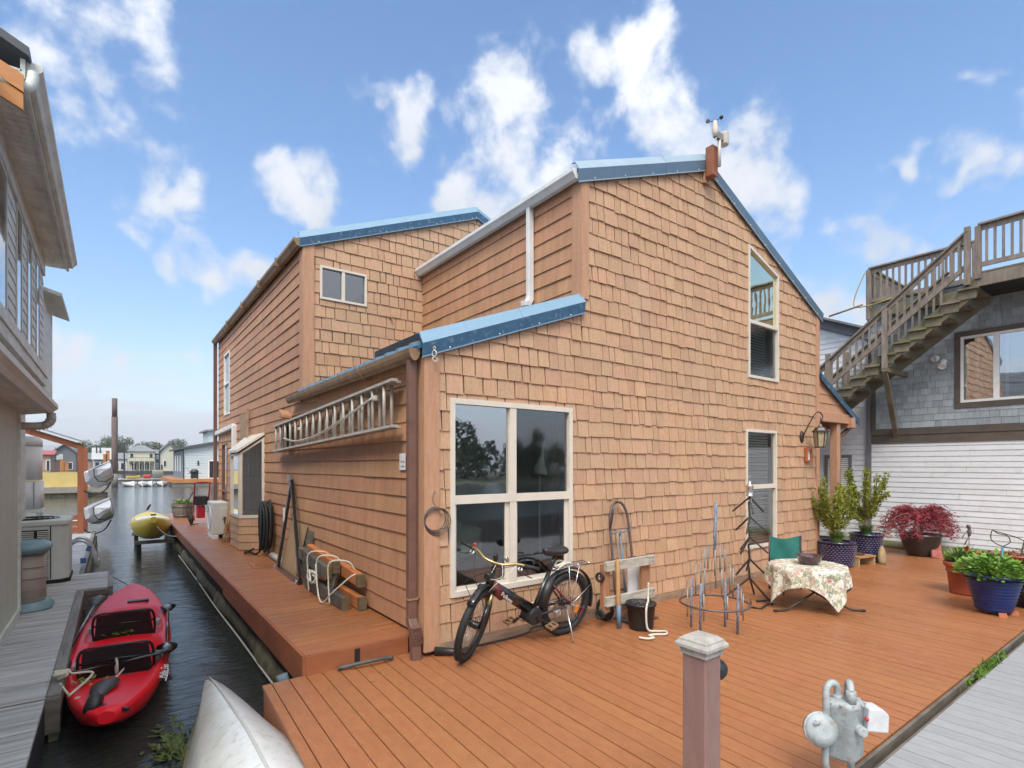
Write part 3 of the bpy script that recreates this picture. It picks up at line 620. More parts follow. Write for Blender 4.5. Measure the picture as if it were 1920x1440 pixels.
# raised walk along the flank: short boards across
walk = struct(B().box(1.42, 2.44, 4.92, 21.6, -.30, .142).build('side_walk', m_dark))
y = 4.87
while y < 21.7:
    b = B(); dz = rd.uniform(-.001, .001); b.box(1.365, 2.415, y+.0035, y+bw-.0035, .145+dz, .17+dz); b.build('deck_board', m_deck2, walk); y += bw
xx = 2.42; b = B(); b.box(2.415, 5.5, 17.36, 21.7, -.1, .168); b.build('deck_end', m_deck2, walk)
b = B(); b.box(1.36, 2.33, 4.842, 4.868, .0, .165); b.build('fascia_board', m_fascia, walk)
yy = 4.842
for ln in (4.25, 3.66, 3.66, 3.66, 2.0):
    b = B(); b.box(1.325+rd.uniform(-.004, .004), 1.362, yy+.003, min(yy+ln, 21.7)-.003, -.10 if yy < 9 else -.02, .174); b.build('fascia_board', m_fascia, walk); yy += ln
b = B(); b.box(1.79, 1.84, 4.836, 4.843, .02, .15); b.build('drain_slot', m_dark, walk)
# float logs and the waterline hose under the walk
for k in range(3):
    b = B(); y0 = 4.6+k*5.8
    b.tube(catm([(1.62+.03*sin(i*2+k), y0+i*.95, -.42+.02*cos(i*1.7)) for i in range(7)], 4), [.24+.02*sin(i*.9+k) for i in range(25)], 12); b.build('float_log', m_moss, walk)
b = B(); b.tube(catm([(1.36, 5.0, -.45), (1.34, 6.2, -.44), (1.35, 8, -.46), (1.33, 10, -.45), (1.35, 12.5, -.46), (1.34, 16, -.45)]), .012, 6); tag(b.build('rope', M('white_rope', (.55, .53, .47), .8, var=.2)), 'thin pale mooring rope running along the waterline under the walk', 'rope')
# grey composite dock the camera stands on, and moss in the gap
dock = struct(B().box(-1.2, 16, -6, 1.25, -.3, -.03).build('main_dock', m_dark))
x = -1.2
while x < 13:
    b = B(); w = .14
    b.box(x+.003, x+w-.003, -1.2, 1.29, -.028, .004+rd.uniform(-.001, .001)); b.build('dock_board', m_greyc, dock); x += w
b = B(); b.box(-1.2, 14, 1.29, 1.315, -.25, -.01); b.build('edge_board', m_oldwood, dock)
b = B(); mr = random.Random(4)
for i in range(420):
    px = 6.45+mr.gauss(0, .28); py = 1.345+mr.gauss(0, .025); h = mr.uniform(.015, .05); a = mr.random()*6.3; d = Vector((cos(a), sin(a), 0))*.012
    p = Vector((px, py, -.03+mr.random()*.02)); b.poly([p-d, p+d, p+Vector((mr.gauss(0, .015), mr.gauss(0, .015), h))])
o = b.build('moss', M('bright_moss', (.10, .20, .02), .9, var=.3)); o['kind'] = 'stuff'; tag(o, 'bright green moss growing in the gap between the two decks', 'moss')
# left neighbour's grey plank dock
ldock = struct(B().box(-3.2, -.46, 3.0, 20.5, -.45, -.155).build('left_dock', m_dark))
y = 3.0
while y < 20.4:
    w = rd.uniform(.135, .15); xe = -.46 if y < 10.75 else (-.07 if y < 12.35 else -.5)
    b = B(); b.box(-3.2, xe, y+.004, y+w-.004, -.155, -.12+rd.uniform(-.003, .003)); b.build('plank', m_grey, ldock); y += w
m_greyb = M('grey_beam', (.25, .24, .22), .65, var=.5, scale=2.5, stretch=(6, .6, 6), col2=(.12, .11, .10), bump=.5, bscale=26)
for nm, bb in (('edge_beam', (-.455, -.36, 6.0, 10.72, -.26, -.105)), ('edge_beam', (-.065, .0, 10.80, 12.4, -.26, -.10)), ('edge_board', (-.46, -.065, 10.72, 10.76, -.42, -.125)), ('edge_beam', (-.5, -.42, 12.4, 20.4, -.3, -.115)), ('edge_board', (-.9, -.36, 5.94, 5.985, -.42, -.12)), ('edge_beam', (-1.0, -.9, 3.0, 5.93, -.26, -.105))):
    b = B(); b.box(*bb); b.build(nm, m_greyb if nm == 'edge_beam' else m_oldwood, ldock, bevel=.006)
b = B(); b.box(-.44, -.38, 5.99, 20.3, -.6, -.27); b.build('dock_stringer', m_moss, ldock)
# hills far beyond the river
b = B(); hr = 5200; nseg = 150; top = []; 
for i in range(nseg+1):
    a = radians(-180+360*i/nseg); x, y = sin(a)*hr, cos(a)*hr
    hgt = 90+120*(.5+.5*mnoise.noise(Vector((i*.085, 3.1, 0))))+45*mnoise.noise(Vector((i*.3, 1.3, 0)))
    top.append((x, y, hgt))
for i in range(nseg):
    (xa, ya, ha), (xb, yb, hb) = top[i], top[i+1]
    b.poly([(xa*.93, ya*.93, ZW-1), (xb*.93, yb*.93, ZW-1), (xb, yb, hb), (xa, ya, ha)], True); b.poly([(xa, ya, ha), (xb, yb, hb), (xb*1.08, yb*1.08, ZW-1), (xa*1.08, ya*1.08, ZW-1)], True)
struct(b.build('hills', M('forest_hill', (.05, .075, .05), .9, var=.3, scale=.01)))

# ================================================================== RIGHT NEIGHBOUR
m_gsh = M('grey_shingle', (.34, .385, .41), .7, var=.35, scale=4, stretch=(9, 9, 1.2), rnd=.20, col2=(.23, .265, .285), bump=.25, bscale=26)
m_clap = M('white_clapboard', (.70, .72, .74), .5, var=.2, scale=1.6, stretch=(1, 1, 3), rnd=.03, col2=(.55, .56, .54), speck=(9, .25, (.42, .43, .36)))
m_brown = M('brown_trim', (.105, .085, .065), .65, var=.35, scale=4)
m_stair = M('mossy_stair_wood', (.20, .165, .115), .7, var=.6, scale=3.2, col2=(.10, .095, .045), bump=.4, bscale=26, rnd=.12, speck=(6, .45, (.17, .19, .04)))
m_rail = M('weathered_rail', (.25, .205, .165), .7, var=.5, scale=4, stretch=(4, 4, 1), col2=(.13, .11, .085), bump=.4, bscale=30, rnd=.12)
m_pgrey = M('grey_post', (.16, .165, .18), .6, var=.2)
XN = 14.1
nb = T('grey_house', 'neighbour house with blue grey shingles above white clapboard and an outside stair', 'house', (16, 2, 0))
fr_n = lambda u, v, o: Vector((XN-o, u, v))
wh = [rect(1.2, 3.36, 3.14, 4.50)]
b = B()
for q in minus_all(rect(-3, 5.08, -.1, 5.6), wh): b.poly([fr_n(u, v, -.004) for u, v in q])
b.poly([(XN, 5.08, -.1), (22, 5.08, -.1), (22, 5.08, 5.6), (XN, 5.08, 5.6)]); nwall = b.build('wall', M('grey_sheathing', (.05, .06, .065), .8), nb)
rn = random.Random(21)
pcs = cover([rect(-2.6, 5.0, 2.67, 5.55)], [rect(1.1, 3.46, 3.03, 4.60)], .14, .10, .20, rn, 2.67, jit=.003)
def rk(t):
    c = fr_n(sum(p[0] for p in t[0])/len(t[0]), sum(p[1] for p in t[0])/len(t[0]), 0); return (0 if c.y > 2.35 else 1, -area(t[0])/(c-CAMP).length**2)
pcs.sort(key=rk); rb = B()
for i, (q, vb) in enumerate(pcs):
    if i < 300: b = B(); plate(b, q, vb, .14, fr_n, .004, .014); b.build('shingle', m_gsh, nwall)
    else: plate(rb, q, vb, .14, fr_n, .004, .014)
rb.build('shingles', m_gsh, nwall, kind='stuff')
for q, vb in cover([rect(-2.6, 5.02, .12, 2.35)], [], .113, 3.0, 4.6, rn, .12, jit=.001):
    b = B(); plate(b, q, vb, .113, fr_n, .003, .016); b.build('clapboard', m_clap, nwall)
for u0, u1, v0, v1, o in ((-2.6, 4.98, 2.34, 2.52, .035), (-2.6, 4.98, 2.523, 2.67, .05), (4.9, 5.0, 2.672, 4.2, .03), (1.1, 3.46, 3.03, 3.14, .03), (1.1, 3.46, 4.50, 4.60, .03), (3.36, 3.46, 3.143, 4.497, .028)):
    b = B(); wb(b, fr_n, u0, u1, v0, v1, .0, o); b.build('trim_board', m_brown, nb)
b = B(); wb(b, fr_n, 4.985, 5.09, .1, 4.3, .0, .03); b.build('corner_post', m_pgrey, nb)
b = B(); b.tube(catm([(13.98, 5.6, .06), (13.99, 4, .05), (13.97, 2, .06), (13.98, .5, .05)]), .11, 10); b.build('base_log', M('mossy_beam', (.20, .19, .10), .75, var=.6, scale=5, col2=(.11, .12, .04)), nb)
nw = window(nb, fr_n, 1.2, 3.36, 3.14, 4.50, (2.80,), (), fw=.05, frame=m_white, mw=.09, glass=m_glass, proud=.02)
b = B(); wb(b, fr_n, 3.06, 3.11, 3.19, 4.45, -.04, -.018); wb(b, fr_n, 2.62, 2.67, 3.19, 4.45, -.04, -.018); b.build('sash', m_white, nw)
b = B(); wb(b, fr_n, 1.2, 3.36, 3.72, 3.75, -.08, -.06)
for i in range(12): wb(b, fr_n, 1.25, 3.0, 3.26+i*.037, 3.275+i*.037, -.11, -.10)
b.build('blind', M('dark_blind', (.22, .22, .21), .7), nw)
b = B(); wb(b, fr_n, 1.25, 2.6, 3.75, 4.46, -.12, -.115); b.build('roller_shade', M('pale_shade', (.55, .68, .62), .8), nw)
b = B(); b.box(XN+.3, XN+.32, 1, 3.6, 3, 4.7); b.build('room_back', m_room, nb)
# roof deck, soffit and fascia
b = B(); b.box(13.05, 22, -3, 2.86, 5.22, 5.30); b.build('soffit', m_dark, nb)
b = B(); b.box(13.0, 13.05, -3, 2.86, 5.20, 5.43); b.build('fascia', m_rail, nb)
b = B(); b.box(14.02, 22, 2.9, 5.02, 5.30, 5.38); b.build('roof_deck', m_stair, nb)
b = B(); b.box(13.95, 14.02, 2.86, 5.05, 5.22, 5.44); b.build('rim_beam', m_stair, nb)
b = B(); b.box(13.0, 22, -3, 2.86, 5.44, 5.47); b.build('roof_deck', m_stair, nb)
m_trash = M('clear_sheet', (.55, .57, .58), .4, var=.2)
def railing(name, label, p, q, zt, zb, post=(), step=.115, parent=None, zf=None, wood=None):
    """top rail, bottom rail, balusters and posts between two plan points (heights may slope)"""
    wood = wood or m_rail
    p = Vector(p); q = Vector(q); L_ = (q-p).length; h = lambda t, z: z[0]+(z[1]-z[0])*t
    t_ = parent if parent is not None else T(name, label, 'railing', (p.x, p.y, zb[0]))
    a = lambda t, z: Vector((*(p+(q-p)*t).to_2d(), z))
    b = B(); b.beam(a(0, zt[0]), a(1, zt[1]), .14, .035); b.build('top_rail', wood, t_)
    b = B(); b.beam(a(0, zt[0]-.07), a(1, zt[1]-.07), .04, .085); b.build('sub_rail', wood, t_)
    b = B(); b.beam(a(0, zb[0]), a(1, zb[1]), .04, .085); b.build('bottom_rail', wood, t_)
    n = int(L_/step)
    for i in range(1, n):
        t = i/n; b = B(); c = a(t, 0); b.box(c.x-.019, c.x+.019, c.y-.019, c.y+.019, h(t, zb)-.03, h(t, zt)-.03); b.build('baluster', wood, t_)
    for t, z0, z1 in post:
        b = B(); c = a(t, 0); b.box(c.x-.06, c.x+.028, c.y-.045, c.y+.045, z0, z1); b.build('newel_post', wood, t_)
    return t_
V3 = lambda *a: Vector(a)
railing('roof_railing', 'weathered wooden railing along the roof edge above the blue grey shingles', V3(13.02, 2.84, 0), V3(13.02, -1.5, 0), (6.35, 6.36), (5.60, 5.60), ((.0, 5.34, 6.32),))
railing('roof_railing', 'weathered wooden railing at the back of the roof deck behind the stair', V3(13.99, 5.0, 0), V3(13.99, 3.1, 0), (6.37, 6.37), (5.62, 5.62), ((.0, 5.2, 6.34), (1.0, 5.2, 6.34)))
railing('roof_railing', 'short railing returning along the far end of the roof deck', V3(14.1, 5.0, 0), V3(17.4, 5.0, 0), (6.37, 6.37), (5.62, 5.62), ((1.0, 5.2, 6.34),))
# outside stair
st = T('outside_stair', 'mossy wooden outside stair climbing to the roof deck', 'stairs', (13.5, 5.6, 2))
y0, z0, y1, z1 = 7.1, 1.95, 2.86, 5.22
sl_ = (z1-z0)/(y1-y0)
zl = lambda y: z0+(y-y0)*sl_
for x in (12.98, 13.82):
    b = B(); b.prism([(x, y0, zl(y0)-.16), (x, y1, zl(y1)-.18), (x, y1, zl(y1)+.16), (x, y0, zl(y0)+.14)], (.05, 0, 0)); b.build('stringer', m_stair, st)
ns = 16
for i in range(ns):
    y = y0+(y1-y0)*(i+.5)/ns; z = zl(y)+.04; dy = (y0-y1)/ns
    b = B(); b.box(12.90, 13.87, y-dy*.62, y+dy*.5, z, z+.04); b.build('tread', m_stair, st)
    b = B(); b.box(12.955, 12.98, y-dy*.5, y+dy*.5, z-.17, z-.002); b.build('tread_end', m_stair, st)
railing('', '', V3(12.93, 7.0, 0), V3(12.93, 2.98, 0), (2.88, 6.26), (2.36, 5.62), ((.39, 3.35, 4.34), (.665, 3.86, 5.16), (1.0, 5.24, 6.33)), parent=st, step=.125)
railing('', '', V3(13.86, 7.0, 0), V3(13.86, 3.5, 0), (2.9, 5.84), (2.38, 5.2), ((.45, 3.4, 4.5),), parent=st, step=.125)
b = B(); b.beam((12.92, 4.34, 3.88), (XN, 4.5, 2.5), .09, .09); b.build('strut', m_stair, st)
b = B(); b.box(12.88, XN, 4.28, 4.37, 3.80, 3.89); b.build('bracket', m_stair, st)
b = B(); b.cyl((13.8, 5.06, 5.53), (13.72, 5.75, 5.40), .022, 6); b.build('pole', m_rail, st)
b = B(); b.tube(catm([(13.93, 5.06, 6.3), (13.9, 5.22, 5.9), (13.9, 5.28, 5.58), (13.88, 5.05, 5.50), (13.9, 4.6, 5.55), (13.9, 4.1, 5.62)]), .012, 6); tag(b.build('yellow_cable', M('yellow_pvc', (.45, .32, .06), .5)), 'yellow cable looped over the corner of the roof railing', 'cable')
# flood light
fl = T('flood_light', 'white twin flood light fixed on the blue grey shingle wall', 'light', (14.07, 3.66, 4.05))
b = B(); b.lathe([(.06, 0), (.06, .03), (.03, .05)], 14, (14.09, 3.64, 4.03), (-1, 0, 0)); b.build('base', m_white, fl)
for dy, dz, ax in ((.09, .06, (-.8, .5, -.2)), (-.02, -.1, (-.7, -.1, -.7))):
    b = B(); b.lathe([(.03, -.05), (.06, -.03), (.075, .05), (.06, .055), (.05, .03)], 12, (14.0, 3.66+dy, 4.05+dz), ax); b.build('lamp_head', m_white, fl, bevel=.004)
# white house behind the stair
m_wgab = M('white_lap', (.68, .71, .74), .55, var=.12, rnd=.03)
nh = T('white_house', 'white lap sided house with a grey roof edge partly hidden behind the stair', 'house', (15, 7, 0))
fr_w = lambda u, v, o: Vector((XN+.06-o, u, v))
gp = [(5.1, -.1), (11, -.1), (11, 7.6), (5.1, 4.87)]
b = B(); b.poly([fr_w(u, v, -.003) for u, v in gp]); ww = b.build('wall', MATS['grey_sheathing'], nh)
for q, vb in cover([[(5.1, .1), (11, .1), (11, 7.5), (5.1, 4.78)]], [rect(5.46, 5.98, .75, 2.05)], .125, 3.5, 6, rn, .1, jit=.001):
    b = B(); plate(b, q, vb, .125, fr_w, .003, .016); b.build('clapboard', m_wgab, ww)
b = B(); b.prism([fr_w(5.0, 4.74, .04), fr_w(11, 7.50, .04), fr_w(11, 7.72, .04), fr_w(5.0, 4.96, .04)], (-.06, 0, 0)); b.build('rake_board', m_pgrey, nh)
b = B(); b.prism([fr_w(5.0, 4.97, .3), fr_w(11, 7.73, .3), fr_w(11, 7.78, .3), fr_w(5.0, 5.02, .3)], (4, 0, 0)); b.build('roof', M('grey_roofing', (.22, .22, .22), .8, var=.3, scale=20), nh)
b = B()
for u0, u1, v0, v1 in ((5.42, 5.48, .7, 2.10), (5.96, 6.02, .7, 2.10), (5.48, 5.96, .7, .76), (5.48, 5.96, 2.04, 2.1)): wb(b, fr_w, u0, u1, v0, v1, .0, .04)
lv = b.build('louvre_window', m_pgrey, nh)
for i in range(27):
    z = .78+i*.0465; b = B(); wb(b, fr_w, 5.485, 5.955, z, z+.034, .004, .022); b.build('slat', m_white, lv)

# ================================================================== LEFT NEIGHBOUR
m_sage2 = M('sage_panel', (.52, .57, .50), .6, var=.25, scale=3, stretch=(8, 8, .6), col2=(.38, .42, .37), bump=.35, bscale=30, rnd=.05)
m_lgrey = M('weathered_grey_trim', (.66, .69, .64), .6, var=.5, scale=3, stretch=(3, .7, 3), col2=(.46, .48, .44), bump=.3, bscale=30, rnd=.06)
m_beige = M('beige_gutter', (.52, .49, .42), .4, var=.15, scale=4)
ln_ = T('sage_house', 'grey green neighbour house at the left edge with overhanging upper storey', 'house', (-3, 8, 0))
XW = -1.0
b = B(); b.box(-4, XW-.02, 2.5, 9.5, -.12, 2.62); lw = b.build('lower_wall', m_dark, ln_)
y = 2.6
while y < 9.4:
    b = B(); w = .152; b.box(XW-.02, XW+.004, y+.004, y+w-.004, -.02, 2.6); b.build('wall_panel', m_sage2, lw); y += w
b = B(); b.box(XW-.06, XW+.03, 9.42, 9.52, -.06, 2.6); b.build('corner_board', m_lgrey, ln_)
b = B(); b.box(XW-.0, XW+.03, 2.6, 9.42, -.115, -.02); b.build('skirt_board', m_lgrey, ln_)
# low eave with beige gutter
b = B(); b.prism([(-1.05, 2.6, 2.56), (-.78, 2.6, 2.60), (-.78, 2.6, 2.73), (-4, 2.6, 3.0), (-4, 2.6, 2.6)], (0, 7.65, 0)); b.build('low_roof', m_lgrey, ln_)
b = B(); out = [(0, .14), (0, 0), (.055, 0), (.085, .045), (.13, .085), (.13, .14)]
b.prism([(-.775+px, 2.5, 2.59+pz) for px, pz in out], (0, 7.8, 0)); lg = b.build('gutter', m_beige, ln_)
b = B(); path = catm([(-.72, 10.2, 2.6), (-.72, 10.22, 2.50), (-.78, 10.2, 2.43), (-.9, 10.1, 2.40), (-1.12, 9.95, 2.39)]); b.tube(path, .055, 10); sp = b.build('downspout', m_beige, ln_)
b = B()
for i in range(7):
    a = i/6*pi/2; b.ring((-.84+.12*cos(a), 10.18-.03*(i/6), 2.52-.12*sin(a)), .058, .006, (-sin(a), 0, -cos(a)), 14, 4)
b.build('spout_rib', m_beige, sp)
b = B(); b.box(-4, -1.2, 9.6, 12.3, -.1, 3.3); b.build('recess_wall', m_lgrey, ln_)
# upper storey
b = B(); b.box(-4, XW-.03, 2.5, 12.64, 3.27, 5.6); uw = b.build('upper_wall', m_room, ln_)
b = B(); b.box(-4, XW, 2.5, 12.66, 3.24, 3.265); b.build('soffit', m_lgrey, ln_)
b = B(); b.box(XW-.03, XW+.045, 2.5, 12.69, 3.25, 3.40); b.build('band_board', m_lgrey, ln_)
b = B(); b.box(XW-.03, XW+.065, 2.5, 12.71, 3.403, 3.54); b.build('band_board', m_lgrey, ln_)
wins = [(6.9, 8.5), (9.25, 9.78), (10.36, 10.84), (11.47, 11.93)]
b = B(); b.box(XW-.03, XW+.03, 2.5, 12.66, 5.22, 5.56); b.build('head_board', m_lgrey, ln_)
prev = 2.5
m_skyblind = M('sky_pale_blind', (.74, .77, .8), .6, var=.05)  # blind painted pale, with the panes' sky reflection put into its colour
for y0, y1 in wins+[(12.64, 12.64)]:
    k = 3.55
    while k < 5.2 and y0-prev > .05:
        b = B(); b.prism([(XW-.03, prev+.002, k), (XW+.010, prev+.002, k), (XW-.002, prev+.002, min(k+.16, 5.22)), (XW-.03, prev+.002, min(k+.16, 5.22))], (0, y0-prev-.004, 0)); b.build('lap_board', m_lgrey, uw); k += .15
    if y1 > y0:
        w = B()
        for a, c, d, e in ((y0, y0+.05, 3.545, 5.22), (y1-.05, y1, 3.545, 5.22), (y0+.05, y1-.05, 3.545, 3.6), (y0+.05, y1-.05, 5.16, 5.22)): w.box(XW-.03, XW+.018, a, c, d, e)
        wo_ = w.build('window', m_beige, ln_)
        p = B(); p.box(XW+.006, XW+.010, y0+.05, y1-.05, 3.6, 5.16); p.build('pane', MG('clear_glass', (.95, .96, .96), .5), wo_)
        p = B(); p.box(XW-.012, XW-.006, y0+.05, y1-.05, 3.6, 4.75 if y0 > 8.6 else 4.6); p.build('blind', m_skyblind, wo_)
    prev = y1
# main eave: boarded soffit, fascia, gutter
so_ = B(); so_.prism([(XW-.3, 6.7, 5.50), (-.68, 6.7, 5.50), (-.68, 6.7, 5.52), (XW-.3, 6.7, 5.52)], (0, 6.2, 0)); so2 = so_.build('eave_soffit', m_lgrey, ln_)
y = 6.7
while y < 12.85:
    b = B(); b.box(XW-.02, -.69, y+.004, y+.116, 5.482, 5.499); b.build('soffit_board', m_lgrey, so2); y += .12
b = B(); b.box(-.69, -.655, 6.7, 12.9, 5.44, 5.62); b.build('fascia', m_lgrey, ln_)
b = B(); b.prism([(-.652+px*.9, 6.75, 5.50+pz) for px, pz in out], (0, 6.13, 0)); b.build('gutter', m_lgrey, ln_)
b = B(); b.prism([(-.62, 6.62, 5.62), (-4, 6.62, 7.2), (-4, 6.62, 7.28), (-.62, 6.62, 5.70)], (0, 6.3, 0)); b.build('roof', m_roofd, ln_)
m_or = M('orange_stain', (.58, .24, .07), .55, var=.15, stretch=(1, 1, 4))
b = B(); b.prism([(-.66, 6.60, 5.10), (-4, 6.60, 6.66), (-4, 6.60, 6.80), (-.66, 6.60, 5.25)], (0, .04, 0)); b.build('rake_board', m_or, ln_)
b = B(); b.prism([(-.655, 6.585, 5.255), (-4, 6.585, 6.81), (-4, 6.585, 6.97), (-.655, 6.585, 5.41)], (0, .04, 0)); b.build('rake_board', m_or, ln_)
b = B(); b.tube(catm([(-.6, 6.72, 5.52), (-.62, 6.68, 5.38), (-.72, 6.64, 5.33), (-1.2, 6.6, 5.34), (-1.9, 6.55, 5.33)]), .045, 10); b.build('downspout', m_lgrey, ln_)
b = B(); b.prism([(-.78, 13.3, 5.05), (-1.6, 13.3, 5.3), (-1.6, 13.3, 5.36), (-.78, 13.3, 5.12)], (0, 2.2, 0)); b.box(-4, -1.05, 12.7, 15.2, 3.3, 5.05); b.build('rear_eave', m_lgrey, ln_)
# ---- things on the left dock
m_acg = M('ac_paint', (.60, .63, .59), .5, var=.25, scale=5, col2=(.46, .49, .45))
ac = T('air_conditioner', 'big pale grey condenser box with louvred sides on the left dock', 'air conditioner', (-1.0, 12.2, -.12))
x0, x1, y0, y1, zt = -1.72, -.60, 11.72, 12.75, .90; ch = .10
fpn = [(x0, y0), (x1-ch, y0), (x1, y0+ch), (x1, y1-ch), (x1-ch, y1), (x0, y1)]
b = B(); b.prism([(x, y, -.06) for x, y in fpn], (0, 0, zt+.0)); b.build('cabinet', m_acg, ac, bevel=.01)
b = B(); b.prism([(x+(.02 if x > -1 else 0), y+(.02 if y > 12.2 else -.02), zt-.06) for x, y in fpn], (0, 0, .09)); b.build('lid', m_acg, ac, bevel=.02)
b = B(); b.prism([(x+(.015 if x > -1 else 0), y, -.12) for x, y in fpn], (0, 0, .055)); b.build('base_pan', m_dark, ac)
b = B()
for R in (.40, .33, .26, .19, .12): b.ring((-1.15, 12.24, zt+.04), R, .006, (0, 0, 1), 30, 5)
b.build('fan_grille', m_dark, ac)
for cx in (-1.62, -1.42, -1.22, -1.02):
    b = B()
    for i in range(26): z = .0+i*.030; b.cbox((cx+.1, y0-.012, z), (.16, .022, .012), (.5, 0, 0))
    b.build('louvre_panel', m_acg, ac)
b = B(); b.box(-1.68, -.86, y0-.008, y0-.001, -.03, .78); b.build('louvre_backing', m_dark, ac)
b = B(); b.box(-.84, -.825, y0-.006, y0+.001, -.04, .84); b.build('seam', m_dark, ac)
bn = T('storage_bin', 'tan moulded resin bin with teal lid and teal foot beside the sage wall', 'storage bin', (-1.03, 9.9, -.12))
m_tan = M('tan_resin', (.36, .31, .26), .5, var=.08); m_teal = M('teal_resin', (.16, .27, .30), .42, var=.15, scale=3, col2=(.25, .38, .42))
def rr(cx, cy, w, d, r, z, n=6):
    out = []
    for qx, qy, a0 in ((1, 1, 0), (-1, 1, pi/2), (-1, -1, pi), (1, -1, 1.5*pi)):
        for i in range(n+1): a = a0+pi/2*i/n; out.append((cx+qx*(w/2-r)+r*cos(a), cy+qy*(d/2-r)+r*sin(a), z))
    return out
b = B(); b.loft([rr(-1.03, 9.92, .56, .60, .2, -.06), rr(-1.03, 9.92, .54, .58, .2, .25), rr(-1.03, 9.92, .54, .58, .2, .66)]); bb = b.build('body', m_tan, bn)
for i in range(4):
    z = .02+i*.15; pts = [Vector(p)+Vector((0, 0, .03*max(0, (p[0]+.8)*2.0))) for p in rr(-1.03, 9.92, .558, .598, .2, z) if p[1] < 9.93 and p[0] > -1.2]
    pts.sort(key=lambda p: p.x-0*p.y); b = B(); b.tube(pts, .007, 5); b.build('groove_rib', m_tan, bb)
b = B(); b.cbox((-.98, 9.62, .28), (.012, .02, .62)); b.build('seam', M('dark_tan', (.12, .10, .08), .6), bb)
b = B(); b.loft([rr(-1.03, 9.92, .60, .64, .2, .64), rr(-1.03, 9.92, .68, .74, .24, .70), rr(-1.03, 9.92, .68, .74, .24, .75), rr(-1.03, 9.94, .5, .52, .2, .80), rr(-1.03, 9.94, .46, .48, .18, .785)]); b.build('lid', m_teal, bn)
b = B(); b.loft([rr(-1.02, 9.92, .70, .76, .25, -.12), rr(-1.02, 9.92, .70, .76, .25, -.09), rr(-1.03, 9.92, .60, .64, .2, -.02), rr(-1.03, 9.92, .57, .61, .2, .0)]); b.build('foot', m_teal, bn)
# white stacked appliance
ap = T('water_heater', 'tall white rounded appliance on a stand behind the condenser', 'appliance', (-1.4, 13.5, -.12))
b = B(); b.loft([rr(-1.42, 13.5, .70, .6, .07, 1.03), rr(-1.42, 13.5, .70, .6, .07, 1.55)]); b.build('lower_case', m_white, ap)
b = B(); b.loft([rr(-1.43, 13.5, .68, .58, .09, 1.57), rr(-1.43, 13.5, .68, .58, .09, 2.2)]); b.build('upper_case', m_white, ap)
b = B(); b.loft([rr(-1.43, 13.5, .69, .59, .09, 2.203), rr(-1.43, 13.5, .69, .59, .09, 2.32), rr(-1.43, 13.5, .6, .5, .09, 2.38)]); b.build('cap', m_white, ap)
b = B(); b.box(-1.70, -1.28, 13.196, 13.2, 1.62, 2.15); lb = b.build('notice', M('printed_label', (.80, .80, .81), .5, var=.02), ap)
m_ink = M('grey_ink', (.33, .30, .33), .6); m_inkr = M('red_ink', (.50, .25, .28), .6)
for i, z in enumerate((2.10, 2.05, 1.98, 1.93, 1.87, 1.80, 1.75, 1.70, 1.66)):
    b = B(); b.box(-1.67, -1.31 if i % 3 else -1.42, 13.192, 13.1955, z, z+.012); b.build('print_line', m_inkr if i > 5 else m_ink, lb)
b = B(); b.box(-1.18, -1.165, 13.19, 13.2, 1.05, 1.53); b.build('seam', m_ink, ap)
for x, y in ((-1.72, 13.25), (-1.12, 13.25), (-1.72, 13.75), (-1.12, 13.75)): b = B(); b.box(x-.025, x+.025, y-.025, y+.025, -.12, 1.0); b.build('leg', m_white, ap)
b = B(); b.box(-1.78, -1.06, 13.2, 13.8, .97, 1.03); b.build('stand_top', m_white, ap)
# step ladder lying by the water
m_alu = M('aluminium', (.58, .59, .60), .35, metal=.7, var=.15)
sl2 = T('step_ladder', 'folded aluminium swim ladder with blue straps at the dock edge', 'ladder', (-.35, 13.3, -.12))
for k, y in enumerate((12.95, 13.45)):
    b = B(); b.tube(catm([(-.72, y, .28), (-.55, y, .42), (-.40, y, .38), (-.30, y, .16), (-.22, y, -.10)]), .028, 8); b.build('rail', m_alu, sl2)
for x, z in ((-.36, .26), (-.30, .12), (-.255, .0)): b = B(); b.cbox((x, 13.2, z), (.07, .5, .03)); b.build('step', m_alu, sl2)
b = B(); b.cbox((-.37, 12.93, .27), (.07, .05, .10), (0, .4, 0)); b.cbox((-.45, 12.93, .05), (.09, .05, .10)); b.build('strap', M('blue_strap', (.08, .16, .36), .7), sl2)
# timber kayak rack
m_red = M('redwood_stain', (.30, .10, .045), .55, var=.35, scale=3, stretch=(6, 6, 1), col2=(.19, .06, .03))
rk_ = T('kayak_rack', 'red stained timber rack with sloping beam and low rail on the left dock', 'rack', (-.75, 19.8, -.12))
b = B(); b.box(-.82, -.68, 19.75, 19.89, -.12, 2.42); b.build('post', m_red, rk_)
b = B(); b.box(-.82, -.68, 22.8, 22.94, -.5, 2.42); b.build('post', m_red, rk_)
b = B(); b.beam((-.70, 19.82, 2.36), (-3.6, 19.82, 3.42), .06, .17); b.build('rafter', m_red, rk_)
b = B(); b.beam((-.50, 19.9, 2.46), (-3.6, 19.9, 3.60), .5, .03); b.build('roof_sheet', M('clear_roof', (.35, .37, .37), .3, var=.3), rk_)
for z in (-.02, .17, .33): b = B(); b.box(-3.2, -.82, 19.8, 19.86, z-.07, z+.08); b.build('rail_board', m_red, rk_)
b = B(); b.box(-3.2, -.82, 19.78, 19.797, .245, .275); b.build('rope_rail', m_white, rk_)
for z in (1.12, -.02): b = B(); b.tube(catm([(-.7, 19.8, z), (-.45, 19.8, z-.12), (-.2, 19.8, z-.02), (-.05, 19.8, z+.25)]), .025, 6); b.build('cradle_arm', m_black, rk_)
